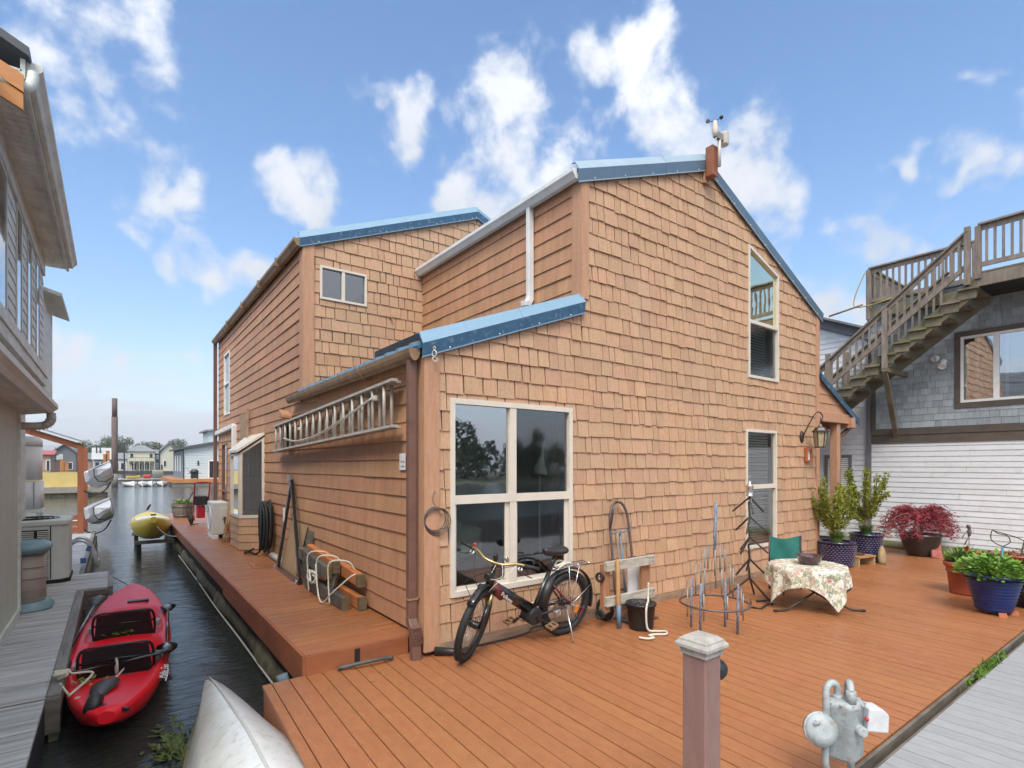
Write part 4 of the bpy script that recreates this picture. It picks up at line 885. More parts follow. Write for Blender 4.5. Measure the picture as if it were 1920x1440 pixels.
def hull(L_, W_, H_, n=18, m=14, bow=.9, rocker=.12, keel=.35, flat=1.0, full=.6):
    """kayak-like hull: rings along x; returns loft rings"""
    R = []
    for i in range(n+1):
        t = i/n; s = 2*t-1; w = max(.012, W_/2*(1-abs(s)**(2.2+full))**.8); zc = rocker*abs(s)**2.6; hh = H_*(.55+.45*(1-abs(s)**2.4))
        ring = []
        for j in range(m):
            a = 2*pi*j/m; y = w*cos(a); z = (sin(a)*hh*(.42 if sin(a) > 0 else .58))
            if sin(a) < 0: z *= 1-keel*abs(cos(a))
            ring.append((s*L_/2, y, zc+z*flat))
        R.append(ring)
    return R
m_cover = M('silver_cover', (.50, .51, .53), .55, var=.2, scale=2, bump=.5, bscale=7, col2=(.36, .37, .38))
for nm, zc, yy, lab in (('covered_kayak', 1.50, 21.3, 'upper kayak under a silver grey cover hung on the red rack'), ('covered_kayak', .38, 21.0, 'lower kayak under a silver grey cover hung on the red rack')):
    t = T(nm, lab, 'kayak', (-.36, yy, zc), (radians(28), radians(5), radians(97)))
    R = []
    for i in range(13):
        tt = i/12; s = 2*tt-1; f = max(.02, (1-abs(s)**1.7)**.85); k = 1+.12*sin(i*2.1)
        R.append([(s*2.0, y*.36*f*k, z*.42*f+.10*abs(s)+.02*sin(i*1.7+y*3)) for y, z in ((-1, -.15), (-.55, -.72), (0, -.9), (.55, -.72), (1, -.15), (.62, .42), (.08, 1.15), (-.62, .42))])
    b = B(); b.loft(R, smooth=False); b.build('cover', m_cover, t, local=True)
    for k in (3, 11): b = B(); b.tube([(p[0], p[1]*1.03, p[2]*1.03) for p in R[k]], .014, 5, closed=True); b.build('strap', m_black, t, local=True)

# ================================================================== ACROSS THE WATER
m_bsid = M('slate_blue_lap', (.16, .21, .26), .6, var=.15, rnd=.04); m_psid = M('pale_blue_lap', (.52, .60, .62), .6, var=.08, rnd=.03)
m_dglass = M('dark_pane', (.03, .04, .045), .08, var=.1); m_pglass = M('pale_pane', (.45, .52, .52), .1, var=.15)
m_ordk = M('orange_deck', (.50, .20, .06), .6, var=.25, scale=1); m_conc = M('float_concrete', (.20, .20, .17), .8, var=.5, scale=1)
m_groof = M('grey_roof', (.22, .23, .24), .7, var=.2, scale=1)
bh = T('blue_house', 'slate blue and pale blue floating house on an orange deck across the water', 'house', (9, 74, ZW))
b = B(); b.box(5.3, 13.5, 69.0, 86, -.95, -.12); b.build('float', m_conc, bh)
b = B(); b.box(5.2, 13.6, 68.9, 86, -.12, .28); b.build('deck', m_ordk, bh)
b = B(); b.prism([(6.5, 71.5, .28), (13.2, 71.5, .28), (13.2, 71.5, 5.2), (6.5, 71.5, 3.75)], (0, 13, 0)); bw_ = b.build('wall', m_dark, bh)
for i in range(16):
    z = .28+i*.3; P = inter(rect(6.5, 13.2, z, z+.31), [(6.5, .28), (13.2, .28), (13.2, 5.2), (6.5, 3.75)])
    for q in (minus_all(P, [rect(9.0, 12.2, .3, 2.35)]) if len(P) > 2 else []): b = B(); plate(b, q, z, .3, lambda u, v, o: Vector((u, 71.5-o, v)), .01, .05); b.build('lap_board', m_psid, bw_)
    if z < 3.6: b = B(); plate(b, rect(71.5, 84.5, z, min(z+.31, 3.72)), z, .3, lambda u, v, o: Vector((6.5-o, u, v)), .01, .05); b.build('lap_board', m_bsid, bw_)
b = B(); b.prism([(6.0, 71.0, 3.62), (13.8, 71.0, 5.32), (13.8, 71.0, 5.55), (6.0, 71.0, 3.85)], (0, 14, 0)); rf = b.build('roof', M('charcoal_roof', (.10, .105, .11), .6), bh)
b = B(); b.box(9.4, 13.4, 75, 80, 4.3, 6.0); b.build('clerestory', m_psid, rf); b = B(); b.prism([(9.0, 74.6, 5.95), (13.8, 74.6, 6.5), (13.8, 74.6, 6.7), (9.0, 74.6, 6.15)], (0, 6, 0)); b.build('clerestory_roof', m_groof, rf)
for x0, x1, mt in ((9.08, 10.0, m_dglass), (10.05, 11.3, m_pglass), (11.4, 12.15, m_pglass)): b = B(); b.box(x0, x1, 71.47, 71.5, .35, 2.3); b.build('sliding_pane', mt, bh)
b = B()
for x0, x1, z0, z1 in ((9.0, 12.2, 2.3, 2.42), (9.0, 12.2, .28, .36), (8.92, 9.04, .28, 2.42), (12.16, 12.28, .28, 2.42), (11.3, 11.4, .36, 2.3)): b.box(x0, x1, 71.40, 71.46, z0, z1)
b.build('door_frame', m_white, bh)
for y in (74.5, 77.5, 80.5): b = B(); b.box(6.38, 6.44, y, y+.5, 1.1, 3.0); b.build('window', m_white, bh)
b = B(); b.cbox((7.9, 71.4, 2.1), (.15, .1, .45)); b.build('wall_lamp', m_black, bh)
b = B(); b.tube([(6.35, 71.4, 3.6), (6.45, 71.4, 3.3), (6.45, 71.4, .3)], .05, 6); b.build('downspout', m_black, bh)
g = T('barbecue_grill', 'black barbecue grill standing on the orange deck of the blue house', 'grill', (7.35, 69.7, .28))
b = B(); b.box(7.0, 7.7, 69.4, 70, .36, 1.0); b.build('cabinet', m_black, g); b = B(); b.lathe([(.42, 0), (.42, .12), (.36, .3), (.2, .38)], 14, (7.35, 69.7, 1.0)); b.build('hood', m_black, g)
b = B(); b.cyl((6.6, 69.8, 1.6), (6.95, 69.7, .95), .02, 5); b.box(6.75, 7.0, 69.5, 69.9, .92, .97); b.box(7.7, 8.0, 69.5, 69.9, .92, .97); b.build('side_shelf', m_black, g)
for x in (7.05, 7.6):
    b = B(); b.box(x, x+.08, 69.4, 69.5, .28, .4); b.build('leg', m_black, g)
c = T('deck_chair', 'small wooden chair by the sliding door of the blue house', 'chair', (11.2, 69.8, .28))
for x, y in ((11.0, 69.6), (11.4, 69.6), (11.0, 70.0), (11.4, 70.0)): b = B(); b.cyl((x, y, .28), (x, y, .85 if y < 69.8 else 1.15), .025, 5); b.build('leg', m_tgut, c)
b = B(); b.box(10.98, 11.42, 69.58, 70.02, .70, .74); b.build('seat', m_tgut, c)
b = B(); b.box(10.98, 11.42, 69.99, 70.03, 1.0, 1.18); b.build('backrest', m_tgut, c)
# piles
m_pile = M('rusty_pile', (.135, .095, .085), .75, var=.4, scale=1.2, stretch=(1, 1, .3), col2=(.07, .05, .045)); m_pil2 = M('dark_pile', (.06, .055, .055), .8, var=.3)
pt = T('mooring_pile', 'tall rusty steel mooring pile standing in the open water', 'pile', (.14, 73, ZW))
b = B(); b.cyl((.14, 73, -1), (.14, 73, 7.1), .29, 14); b.build('pile_shaft', m_pile, pt); b = B(); b.cyl((.14, 73, 7.0), (.14, 73, 9.15), .25, 14); b.build('pile_sleeve', m_pile, pt); b = B(); b.cyl((.14, 73, -.6), (.14, 73, .9), .296, 14); b.build('weathered_foot', m_conc, pt)
FD = 178
def at_x(px, Y): 
    k = (px-960)/1005; dx, dy = .5971+.8022*k, .8022-.5971*k; return Y*dx/dy
for px, zt, Y, lab in ((181, 7.2, 176, 'short dark pile left of the grey boathouse roof'), (188, 6.6, 176, 'short dark pile beside the boathouse, the shorter of two'), (233, 7.9, 172, 'slim dark pile just right of the rusty one'), (251, 6.9, 184, 'dark pile top above the cream house roof'), (299, 7.9, 172, 'slim dark pile right of the cream house'), (310, 6.6, 184, 'stub of a dark pile above the far white house'), (105, 5.6, 150, 'dark chimney like pile above the dark gabled house')):
    b = B(); X = at_x(px, Y); b.tube([(X, Y, -1), (X, Y, zt-.3), (X, Y, zt)], [.17, .16, .10], 8); tag(b.build('far_pile', m_pil2), lab, 'pile', 'piles standing across the water')
def far_house(name, label, px0, px1, Y, ze, zr, wall, roof, ridge='x', win=(), porch=None, dz=.0, rows=0):
    x0, x1 = at_x(px0, Y), at_x(px1, Y); t = T(name, label, 'house', ((x0+x1)/2, Y, ZW)); d = 8; o = .5
    b = B(); b.box(x0-.6, x1+.6, Y-2.6, Y+d+1, ZW-.3, .25); b.build('float_deck', m_pil2, t)
    b = B()
    if ridge == 'y': b.prism([(x0, Y, .25), (x1, Y, .25), (x1, Y, ze), ((x0+x1)/2, Y, zr), (x0, Y, ze)], (0, d, 0))
    else: b.box(x0, x1, Y, Y+d, .25, ze)
    b.build('wall', wall, t)
    b = B(); xm = (x0+x1)/2
    if ridge == 'y':
        for s, xe in ((-1, x0-o), (1, x1+o)): b.prism([(xe, Y-o, ze-.15), (xm, Y-o, zr+.05), (xm, Y-o, zr+.3), (xe, Y-o, ze+.12)], (0, d+2*o, 0))
    elif ridge == 'x': b.prism([(x0-o, Y-o, ze), (x0-o, Y+d+o, ze), (x0-o, Y+d/2, zr)], (x1-x0+2*o, 0, 0))
    elif ridge == 'hip':
        k = len(b.v); b.v += [(x0-o, Y-o, ze), (x1+o, Y-o, ze), (x1+o, Y+d+o, ze), (x0-o, Y+d+o, ze), (x0+2.2, Y+d/2, zr), (x1-2.2, Y+d/2, zr)]
        for q in ((0, 1, 5, 4), (1, 2, 5), (2, 3, 4, 5), (3, 0, 4), (0, 3, 2, 1)): b.face([k+i for i in q])
    b.build('roof', roof, t)
    for (a, c, z0, z1, mt) in win:
        xa, xb = x0+(x1-x0)*a, x0+(x1-x0)*c
        b = B(); b.box(xa-.12, xb+.12, Y-.10, Y-.02, z0-.12, z1+.12); f = b.build('window', m_white, t)
        b = B(); b.box(xa, xb, Y-.14, Y-.105, z0, z1); b.build('pane', mt, f)
    if porch:
        z = porch; b = B(); b.box(x0, x1, Y-2.2, Y-.15, z, z+.2); b.build('balcony', wall, t)
        for i in range(6): xx = x0+.1+(x1-x0-.2)*i/5; b = B(); b.box(xx-.08, xx+.08, Y-2.2, Y-2.04, .25, z); b.build('porch_post', wall, t)
        b = B(); b.box(x0, x1, Y-2.2, Y-2.12, z+.95, z+1.05)
        for i in range(int((x1-x0)/.45)): xx = x0+.2+i*.45; b.box(xx, xx+.05, Y-2.18, Y-2.14, z+.2, z+.95)
        b.build('balcony_rail', m_pil2, t)
    return t
m_cream = M('cream_lap', (.55, .54, .44), .7, var=.1, scale=.5); m_dkgrey = M('dark_grey_lap', (.14, .15, .165), .7, var=.1); m_salm = M('salmon_wall', (.42, .27, .19), .7, var=.15, scale=.5)
m_redr = M('red_roof', (.40, .10, .08), .6, var=.2); m_ltg = M('light_grey_roof', (.42, .43, .42), .6, var=.1, scale=.4); m_navy = M('navy_wall', (.08, .10, .16), .7)
far_house('cream_house', 'cream two storey floating house with hipped roof and columned balcony, far across the water', 240, 290, 178, 5.6, 7.4, m_cream, m_groof, 'hip', ((.08, .2, 4.0, 5.0, m_dglass), (.8, .92, 4.0, 5.0, m_dglass), (.15, .3, .6, 2.4, m_dglass), (.36, .5, .6, 2.4, m_dglass), (.55, .66, .6, 2.4, m_dglass), (.72, .85, .6, 2.4, m_dglass)), 2.9)
x0 = at_x(251, 176); x1 = at_x(280, 176)
far_house('boathouse', 'low boathouse with a broad light grey roof across the water', 176, 212, 174, 3.3, 6.4, m_dkgrey, m_ltg, 'x', ((.06, .28, .7, 2.6, m_dglass), (.36, .6, .7, 2.6, m_dglass), (.68, .92, .7, 2.6, m_dglass)))
far_house('grey_house', 'dark grey gabled floating house with white ground floor, left across the water', 99, 142, 150, 4.4, 6.2, m_dkgrey, m_dkgrey, 'y', ((.1, .3, .7, 2.4, m_pglass), (.42, .55, .6, 2.5, m_dglass), (.66, .84, 1.0, 2.4, m_dglass), (.15, .4, 3.0, 4.0, m_pglass)))
far_house('salmon_shed', 'salmon walled floating shed with a low red roof behind the yellow screen', 70, 95, 118, 3.6, 4.4, m_salm, m_redr, 'x', ((.7, .9, .9, 2.6, m_dglass),))
far_house('navy_house', 'narrow navy blue floating house between the cream house and the white one', 290, 303, 186, 5.2, 6.4, m_navy, m_groof, 'x', ((.2, .8, .8, 2.4, m_pglass), (.2, .8, 3.6, 4.6, m_pglass)))
far_house('cream_gable_house', 'pale cream gabled floating house beside the slate blue one', 303, 330, 170, 5.6, 7.6, m_cream, m_groof, 'y', ((.15, .3, 1.5, 3.0, m_dglass),))
far_house('white_house', 'low white floating house in the gap between boathouse and cream house', 213, 238, 190, 3.6, 5.4, m_white, m_groof, 'x', ((.1, .35, .7, 2.4, m_dglass), (.55, .85, .7, 2.4, m_dglass)))
far_house('brown_house', 'low brown floating house left of the boathouse roof', 143, 172, 182, 3.4, 5.2, m_salm, m_dkgrey, 'x', ((.3, .6, .7, 2.2, m_dglass),))
for i, (px, zt) in enumerate(((116, 2.6), (125, 2.3), (101, 2.5), (108, 2.5), (197, 3.4), (202, 3.9))):
    X = at_x(px, 100); b = B(); b.box(X-.22, X+.22, 99.8, 100.2, -1, zt); b.box(X-.26, X+.26, 99.76, 100.24, zt, zt+.08)
    tag(b.build('dock_post', m_ordk if i in (0, 1, 4, 5) else m_pile), ['bright orange dock post right of the red roof', 'slim orange dock post, second right of the red roof', 'dark post under the red roof edge, left one', 'dark post under the red roof edge, right one', 'orange post left of the rusty pile, shorter one', 'orange post left of the rusty pile, taller one'][i], 'post', 'posts along the far dock')
# yellow screen on a float
ys = T('yellow_screen', 'long yellow tarpaulin screen on a grey float to the left', 'screen', (-3, 53, ZW))
b = B(); b.loft([[(-7+i*.35, 52+.04*sin(i*1.3+z*3), z) for i in range(19)] for z in (.22, .75, 1.32)], closed=False); b.build('tarpaulin', M('yellow_tarp', (.62, .47, .17), .7, var=.15, scale=1.2), ys)
b = B(); b.box(-7, -.3, 51.5, 54, -.22, .2); b.build('float_deck', M('pale_deck', (.30, .27, .22), .7, var=.3), ys); b = B(); b.box(-7, -.35, 51.7, 54, -.75, -.22); b.build('float', m_moss, ys)
for x in (-6.9, -5.2, -3.5, -1.8, -.4): b = B(); b.box(x-.04, x+.04, 52.06, 52.14, .2, 1.45); b.build('post', m_pile, ys)
b = B(); b.beam((-7, 52.1, 1.42), (-.3, 52.1, 1.42), .06, .05); b.build('rail', m_pile, ys)
b = B(); b.lathe([(.12, 0), (.26, .05), (.26, .5), (.12, .56)], 12, (-1.75, 51.3, -.42)); tag(b.build('fender', m_white), 'white plastic fender on the waterline below the yellow screen', 'fender')
# far walkway with small boats
fd = T('far_walkway', 'grey floating walkway in front of the far houses', 'dock', (2, 90, ZW))
b = B(); b.box(-3, 9, 88, 90.5, -.7, -.12); b.build('float', m_conc, fd)
b = B(); b.box(-3.1, 9.1, 87.9, 90.6, -.12, .02); b.build('walk', m_grey, fd)
for i, px in enumerate((197, 233, 303)): X = at_x(px, 89); b = B(); b.box(X-.1, X+.1, 88.4, 88.6, 0, 1.9); b.build('post', m_pil2, fd)
def boat(b, c, L_, W_, H_, ang, n=10):
    rows_ = []
    for i in range(n+1):
        t = i/n; s = 2*t-1; w = W_/2*max(.04, (1-abs(max(s, -.55)+.1)**2.6 if s > 0 else 1-.12*s*s)); z = H_*(.75+.3*max(0, s)**2)
        rows_.append([(s*L_/2, y*w, zz) for y, zz in ((-1, z), (-.82, .25*H_), (-.35, 0), (.35, 0), (.82, .25*H_), (1, z), (.86, z), (.7, .35*H_), (-.7, .35*H_), (-.86, z))])
    m = Matrix.Translation(Vector(c)) @ Matrix.Rotation(ang, 4, 'Z'); b.loft([[tuple(m @ Vector(p)) for p in r] for r in rows_])
for i, (px, ang, sz) in enumerate(((245, -1.4, 3.2), (270, -1.7, 3.4), (281, -1.5, 3.4), (304, -1.6, 3.0))):
    b = B(); X = at_x(px, 72.5); boat(b, (X, 72.5, ZW-.02), sz, 1.25, .62, ang)
    tag(b.build('dinghy', M('boat_white', (.70, .71, .72), .35, var=.1)), ['small white dinghy nearest the rusty pile', 'white dinghy moored second from the rusty pile', 'white dinghy moored beside the red container', 'white dinghy nearest the orange deck'][i], 'boat', 'white boats moored at the far dock')
for nm, px, col, d, lab, cat in (('canoe', 250, (.62, .45, .05), (1.9, .6, .5), 'yellow canoe lying on the far walkway', 'canoe'), ('crate', 276, (.55, .07, .04), (.9, .7, .45), 'red plastic tub on the far walkway', 'tub'), ('dock_box', 296, (.32, .31, .28), (1.3, .8, 1.1), 'grey dock box by the orange deck', 'box')):
    X = at_x(px, 88.6); b = B()
    if nm == 'canoe': boat(b, (X, 88.7, .03), 1.7, .6, .42, .4)
    else: b.loft([rr(X, 88.6, d[0]*.9, d[1]*.9, .1, .02), rr(X, 88.6, d[0], d[1], .12, d[2]), rr(X, 88.6, d[0]*.9, d[1]*.9, .1, d[2]+.08)])
    tag(b.build(nm, M(nm+'_plastic', col, .45, var=.1)), lab, cat)
b = B(); X = at_x(193, 60); b.lathe([(.03, 0), (.16, .06), (.2, .25), (.15, .4), (.05, .46)], 12, (X, 60, .55)); b.cyl((X, 60, -.9), (X, 60, .6), .05, 6); tag(b.build('buoy', M('red_buoy', (.5, .05, .04), .4)), 'red buoy on a stake behind the upper covered kayak', 'buoy')
# trees on the far bank
def tree(px, Y, w, h, lab, col, seed):
    X = at_x(px, Y); r = random.Random(seed); t = T('far_tree', lab, 'tree', (X, Y, ZW), group='trees on the far bank')
    b = B(); b.tube([(X, Y, ZW), (X+.1, Y, h*.3), (X, Y, h*.62)], [.45, .35, .15], 7)
    for i in range(6): a = r.random()*6.3; b.tube([(X, Y, h*(.25+.06*i)), (X+cos(a)*w*.25, Y+sin(a)*w*.25, h*(.42+.07*i))], [.16, .05], 5)
    b.build('trunk', m_pil2, t)
    b = B()
    cl = [(Vector((X+r.gauss(0, w*.24), Y+r.gauss(0, w*.24), h*r.uniform(.34, .9))), w*r.uniform(.13, .24)) for _ in range(26)]
    for c, rad in cl:
        for _ in range(120):
            d = Vector((r.gauss(0, 1), r.gauss(0, 1), r.gauss(0, 1))).normalized(); p = c+d*rad*r.uniform(.6, 1.05); s = r.uniform(.12, .30)
            u = d.orthogonal().normalized(); u.rotate(Matrix.Rotation(r.random()*6.3, 3, d)); v = (d.cross(u)+d*r.uniform(-.5, .5)).normalized(); b.poly([p-u*s, p+v*s*.8, p+u*s, p-v*s*.8])
    b.build('crown', M('tree_leaf_%d' % seed, col, .7, var=.4, scale=.7), t)
tree(205, 230, 9, 11.5, 'round pale green tree behind the boathouse, left of the rusty pile', (.10, .14, .06), 1); tree(232, 235, 10, 12, 'round green tree just right of the rusty pile', (.09, .13, .06), 2)
tree(286, 235, 8, 10.5, 'green tree peeping over the navy house', (.08, .12, .05), 3); tree(160, 240, 9, 10, 'dull green tree behind the red rack post', (.08, .11, .06), 4); tree(330, 240, 8, 12, 'green tree behind the pale cream gable', (.08, .12, .06), 5)

# ================================================================== THINGS ON THE FRONT DECK
def text(name, s, size, mat, parent, mtx, local=False, ext=.0006):
    cu_ = bpy.data.curves.new(name, 'FONT'); cu_.body = s; cu_.size = size; cu_.extrude = ext; cu_.align_x = 'CENTER'; cu_.align_y = 'CENTER'; cu_.resolution_u = 3
    t_ = bpy.data.objects.new('tmp', cu_); COL.objects.link(t_); bpy.context.view_layer.update()
    me = bpy.data.meshes.new_from_object(t_); bpy.data.objects.remove(t_); me.transform(mtx)
    if not local and parent is not None: me.transform(Matrix.Translation(-WL[parent]))
    me.materials.clear(); me.materials.append(mat); me.name = name
    o = bpy.data.objects.new(name, me); COL.objects.link(o); o.parent = parent; WL[o] = WL.get(parent, Vector()); return o
m_rub = M('tyre_rubber', (.018, .018, .018), .65, var=.3, scale=30); m_gloss = M('gloss_black', (.012, .012, .013), .22, var=.1, coat=.5)
m_maroon = M('dark_red_paint', (.13, .012, .018), .25, var=.1, coat=.5); m_chr = M('polished_alloy', (.62, .62, .62), .25, metal=.9, var=.1); m_brass = M('gold_alloy', (.46, .34, .16), .3, metal=.8, var=.15)
m_orr = M('orange_reflector', (.85, .25, .02), .3, var=.05); m_reds = M('red_sticker', (.55, .02, .04), .4, var=.1); m_wcab = M('pale_cable', (.62, .60, .48), .5, var=.05)
bk = T('bicycle', 'black and dark red electric bicycle on its stand under the big window', 'bicycle', (3.94, 4.37, 0), (radians(-7), 0, radians(181.5)))
bk.scale = (1.06, 1.06, 1.06)
R0 = .335
def bb_(b, name, mat, par=bk, **k): return b.build(name, mat, par, local=True, **k)
def wheel(par, c, ang, fork_tf=None):
    tf = fork_tf or Matrix.Identity(4); ax = (tf.to_3x3() @ Vector((0, 1, 0))); cc = tf @ Vector(c); a = (tf.to_3x3() @ Vector((1, 0, 0))); z = ax.cross(a)*-1
    w = B(); w.lathe([(.03, -.05), (.035, -.045), (.035, .045), (.03, .05)], 14, cc, ax); wo_ = bb_(w, 'wheel', m_gloss, par)
    t = B(); t.ring(cc, R0-.035, .033, ax, 44, 12); bb_(t, 'tyre', m_rub, wo_)
    k = B()
    for i in range(88): th = 2*pi*i/88; p = cc+(a*cos(th)+z*sin(th))*(R0-.002); k.beam(p-ax*.026+(a*-sin(th)+z*cos(th))*.004, p+ax*.026, .008, .006, (a*cos(th)+z*sin(th)))
    o_ = bb_(k, 'tread', m_rub, wo_); o_['kind'] = 'stuff'
    r = B(); r.ring(cc, R0-.082, .014, ax, 44, 6); bb_(r, 'rim', m_gloss, wo_)
    s = B()
    for i in range(32):
        th = 2*pi*i/32; p = cc+(a*cos(th)+z*sin(th))*(R0-.09); th2 = th+(.5 if i % 2 else -.5); q = cc+ax*(.035 if i % 4 < 2 else -.035)+(a*cos(th2)+z*sin(th2))*.032; s.tube([q, p], .0016, 4)
    o_ = bb_(s, 'spokes', m_chr, wo_); o_['kind'] = 'stuff'
    return wo_, cc, ax
rw, rc, rax = wheel(bk, (0, 0, R0), 0)
b = B(); pts = [Vector((.247*cos(t), .0335, R0+.247*sin(t))) for t in [pi*(1.08+.16*i/8) for i in range(9)]]; b.tube(pts, .014, 5, flat=.3); bb_(b, 'rim_sticker', m_reds, rw)
bbp = Vector((.45, 0, .30)); sc_ = Vector((.27, 0, .66)); ht = Vector((.90, 0, .78)); hb = Vector((.945, 0, .64)); fa = Vector((1.09, 0, R0))
b = B(); b.tube([hb+Vector((.03, 0, .03)), bbp+Vector((.02, 0, .05))], [.040, .046], 10, flat=1.25); bb_(b, 'down_tube', m_gloss)
b = B(); b.tube([(.975, .005, .665), (.83, .006, .545)], [.0425, .045], 10, flat=1.25); bb_(b, 'frame_panel', m_maroon)
b = B(); b.tube([bbp, sc_+Vector((-.01, 0, .04))], .022, 10); bb_(b, 'seat_tube', m_gloss)
b = B(); b.cyl(hb+Vector((.06, 0, 0)), ht+Vector((.06, 0, 0)), .032, 12); bb_(b, 'head_tube', m_gloss)
for s in (-1, 1):
    b = B(); b.tube(catm([(.42, .05*s, .30), (.25, .062*s, .31), (0, .072*s, R0)]), .013, 8); bb_(b, 'chain_stay', m_gloss)
    b = B(); b.tube([(.28, .03*s, .62), (.0, .072*s, R0)], .011, 8); bb_(b, 'seat_stay', m_maroon)
b = B(); b.tube([(.36, .0, .36), (.235, 0, .64)], [.062, .058], 12, flat=.75); bb_(b, 'battery', m_black)
b = B(); b.cyl((.45, -.075, .29), (.45, .075, .29), .085, 22); mo = bb_(b, 'motor', m_black, bevel=.01)
b = B(); b.ring((.45, -.085, .29), .095, .006, (0, 1, 0), 30, 5); bb_(b, 'chain_ring', m_chr, mo)
for s, an in ((1, 2.6), (-1, -.54)):
    c0 = Vector((.45, .085*s, .29)); c1 = c0+Vector((cos(an)*.17, .012*s, -sin(an)*.17*-1 if s < 0 else -sin(an)*.17)); b = B(); b.beam(c0, c1, .018, .026); cr_ = bb_(b, 'crank', m_gloss)
    b = B(); m = Matrix.Translation(c1+Vector((0, .05*s, 0))) @ Matrix.Rotation(.3, 4, 'Y')
    for x0, x1, y0, y1 in ((-.05, .05, -.045, -.035), (-.05, .05, .035, .045), (-.05, -.04, -.035, .035), (.04, .05, -.035, .035), (-.008, .008, -.035, .035)): b.box(x0, x1, y0, y1, -.012, .012, m)
    bb_(b, 'pedal', m_tgut, cr_)
b = B(); b.tube([(.43, -.082, .375), (0, -.06, R0+.03)], .005, 4); b.tube([(.43, -.082, .205), (0, -.06, R0-.04)], .005, 4); o_ = bb_(b, 'chain', m_chr)
o_['kind'] = 'stuff'
b = B(); b.lathe([(.045, -.02), (.05, 0), (.03, .02)], 16, (0, -.05, R0), (0, 1, 0)); bb_(b, 'sprocket', m_black)
# seat post and saddle
b = B(); b.cyl((.265, 0, .68), (.205, 0, .86), .0145, 10); bb_(b, 'seat_post', m_gloss)
R = []
for i in range(11):
    t = i/10; w = .085*(1-t)**.8+.022 if t > .25 else .095; x = .08+.28*t; zz = .905+.018*(t-.5)**2*4
    R.append([(x, w*cos(a)*(1 if i else .6), zz+(.03 if sin(a) > 0 else .05)*sin(a)*(1 if i not in (0, 10) else .5)) for a in [2*pi*j/12 for j in range(12)]])
b = B(); b.loft(R); bb_(b, 'saddle', m_black)
# steering assembly turned to the rider's left
ax = (ht-hb).normalized(); S = Matrix.Translation((.06, 0, 0)) @ Matrix.Translation(hb) @ Matrix.Rotation(radians(34), 4, ax) @ Matrix.Translation(-hb)
fw_, fc, fax = wheel(bk, fa, 0, S)
for s in (-1, 1):
    b = B(); b.tube([S @ Vector((.955, .062*s, .62)), S @ Vector((1.02, .062*s, .47))], .017, 8); bb_(b, 'fork_stanchion', m_brass)
    b = B(); b.tube([S @ Vector((1.0, .062*s, .52)), S @ Vector((1.09, .062*s, R0-.02))], [.023, .019], 8); bb_(b, 'fork_leg', m_gloss)
b = B(); b.beam(S @ Vector((.95, -.085, .63)), S @ Vector((.95, .085, .63)), .05, .04); bb_(b, 'fork_crown', m_gloss)
b = B(); pts = [S @ (fa+Vector((cos(t)*.365, 0, sin(t)*.365))) for t in [pi*(.28+.5*i/10) for i in range(11)]]; b.tube(pts, .034, 8, flat=.35); bb_(b, 'front_mudguard', m_gloss)
b = B(); pts = [Vector((cos(t)*.37, 0, R0+sin(t)*.37)) for t in [pi*(.22+.86*i/16) for i in range(17)]]; b.tube(pts, .036, 8, flat=.35); bb_(b, 'rear_mudguard', m_gloss)
st_ = S @ Vector((.865, 0, .86)); b = B(); b.tube([S @ ht, S @ Vector((.885, 0, .85)), S @ Vector((.93, 0, .875))], .022, 8); bb_(b, 'stem', m_black)
bar = [S @ Vector(p) for p in ((.80, .38, .915), (.87, .20, .92), (.925, .10, .895), (.93, 0, .885), (.925, -.10, .895), (.87, -.20, .92), (.80, -.38, .915))]
b = B(); b.tube(catm(bar, 5), .0135, 8); hbar = bb_(b, 'handlebar', m_brass)
for i, j in ((0, 1), (6, 5)):
    d = (bar[i]-bar[j]).normalized(); b = B(); b.cyl(bar[i]-d*.13, bar[i]+d*.01, .0185, 10); bb_(b, 'grip', m_rub, hbar)
    b = B(); p = bar[i]-d*.15; b.tube([p, p+(S.to_3x3() @ Vector((.06, 0, -.02))), p+d*.06+(S.to_3x3() @ Vector((.08, 0, -.05))), p+d*.13+(S.to_3x3() @ Vector((.075, 0, -.07)))], [.008, .007, .005, .005], 6); bb_(b, 'brake_lever', m_gloss, hbar)
    b = B(); b.lathe([(.02, -.008), (.026, 0), (.02, .008)], 14, p+(S.to_3x3() @ Vector((.03, 0, -.03))), S.to_3x3() @ Vector((.6, 0, .8))); bb_(b, 'shifter', m_chr, hbar)
b = B(); b.cbox(S @ Vector((.91, .0, .93)), (.05, .035, .085), (0, .5, .6)); bb_(b, 'display', m_black, hbar, bevel=.006)
b = B(); b.cbox(S @ Vector((.90, .10, .945)), (.03, .03, .07), (.2, .7, .6)); bb_(b, 'bar_lamp', m_chr, hbar, bevel=.006)
b = B(); b.ball(S @ Vector((.86, -.24, .96)), .016, 8); bb_(b, 'bell', m_reds, hbar)
b = B(); b.lathe([(.03, 0), (.036, .03), (.03, .06)], 14, S @ Vector((.97, 0, .78)), S.to_3x3() @ Vector((1, 0, -.1))); bb_(b, 'headlight', m_black)
for k, c in enumerate((((.90, -.2, .90), (1.02, -.12, .74), (1.0, -.04, .60), (1.05, .05, .5)), ((.90, .2, .90), (1.05, .12, .78), (1.02, .05, .66), (.95, .03, .60)), ((.88, .18, .9), (1.03, .02, .84), (1.04, -.14, .72), (.98, -.2, .62), (1.02, -.12, .55)), ((.93, .08, .9), (1.02, .13, .82), (1.0, .02, .76), (.92, .03, .9)))):
    b = B(); b.tube(catm([S @ Vector(p) for p in c], 7), .0035, 5); bb_(b, 'brake_cable', m_wcab if k % 2 else m_black)
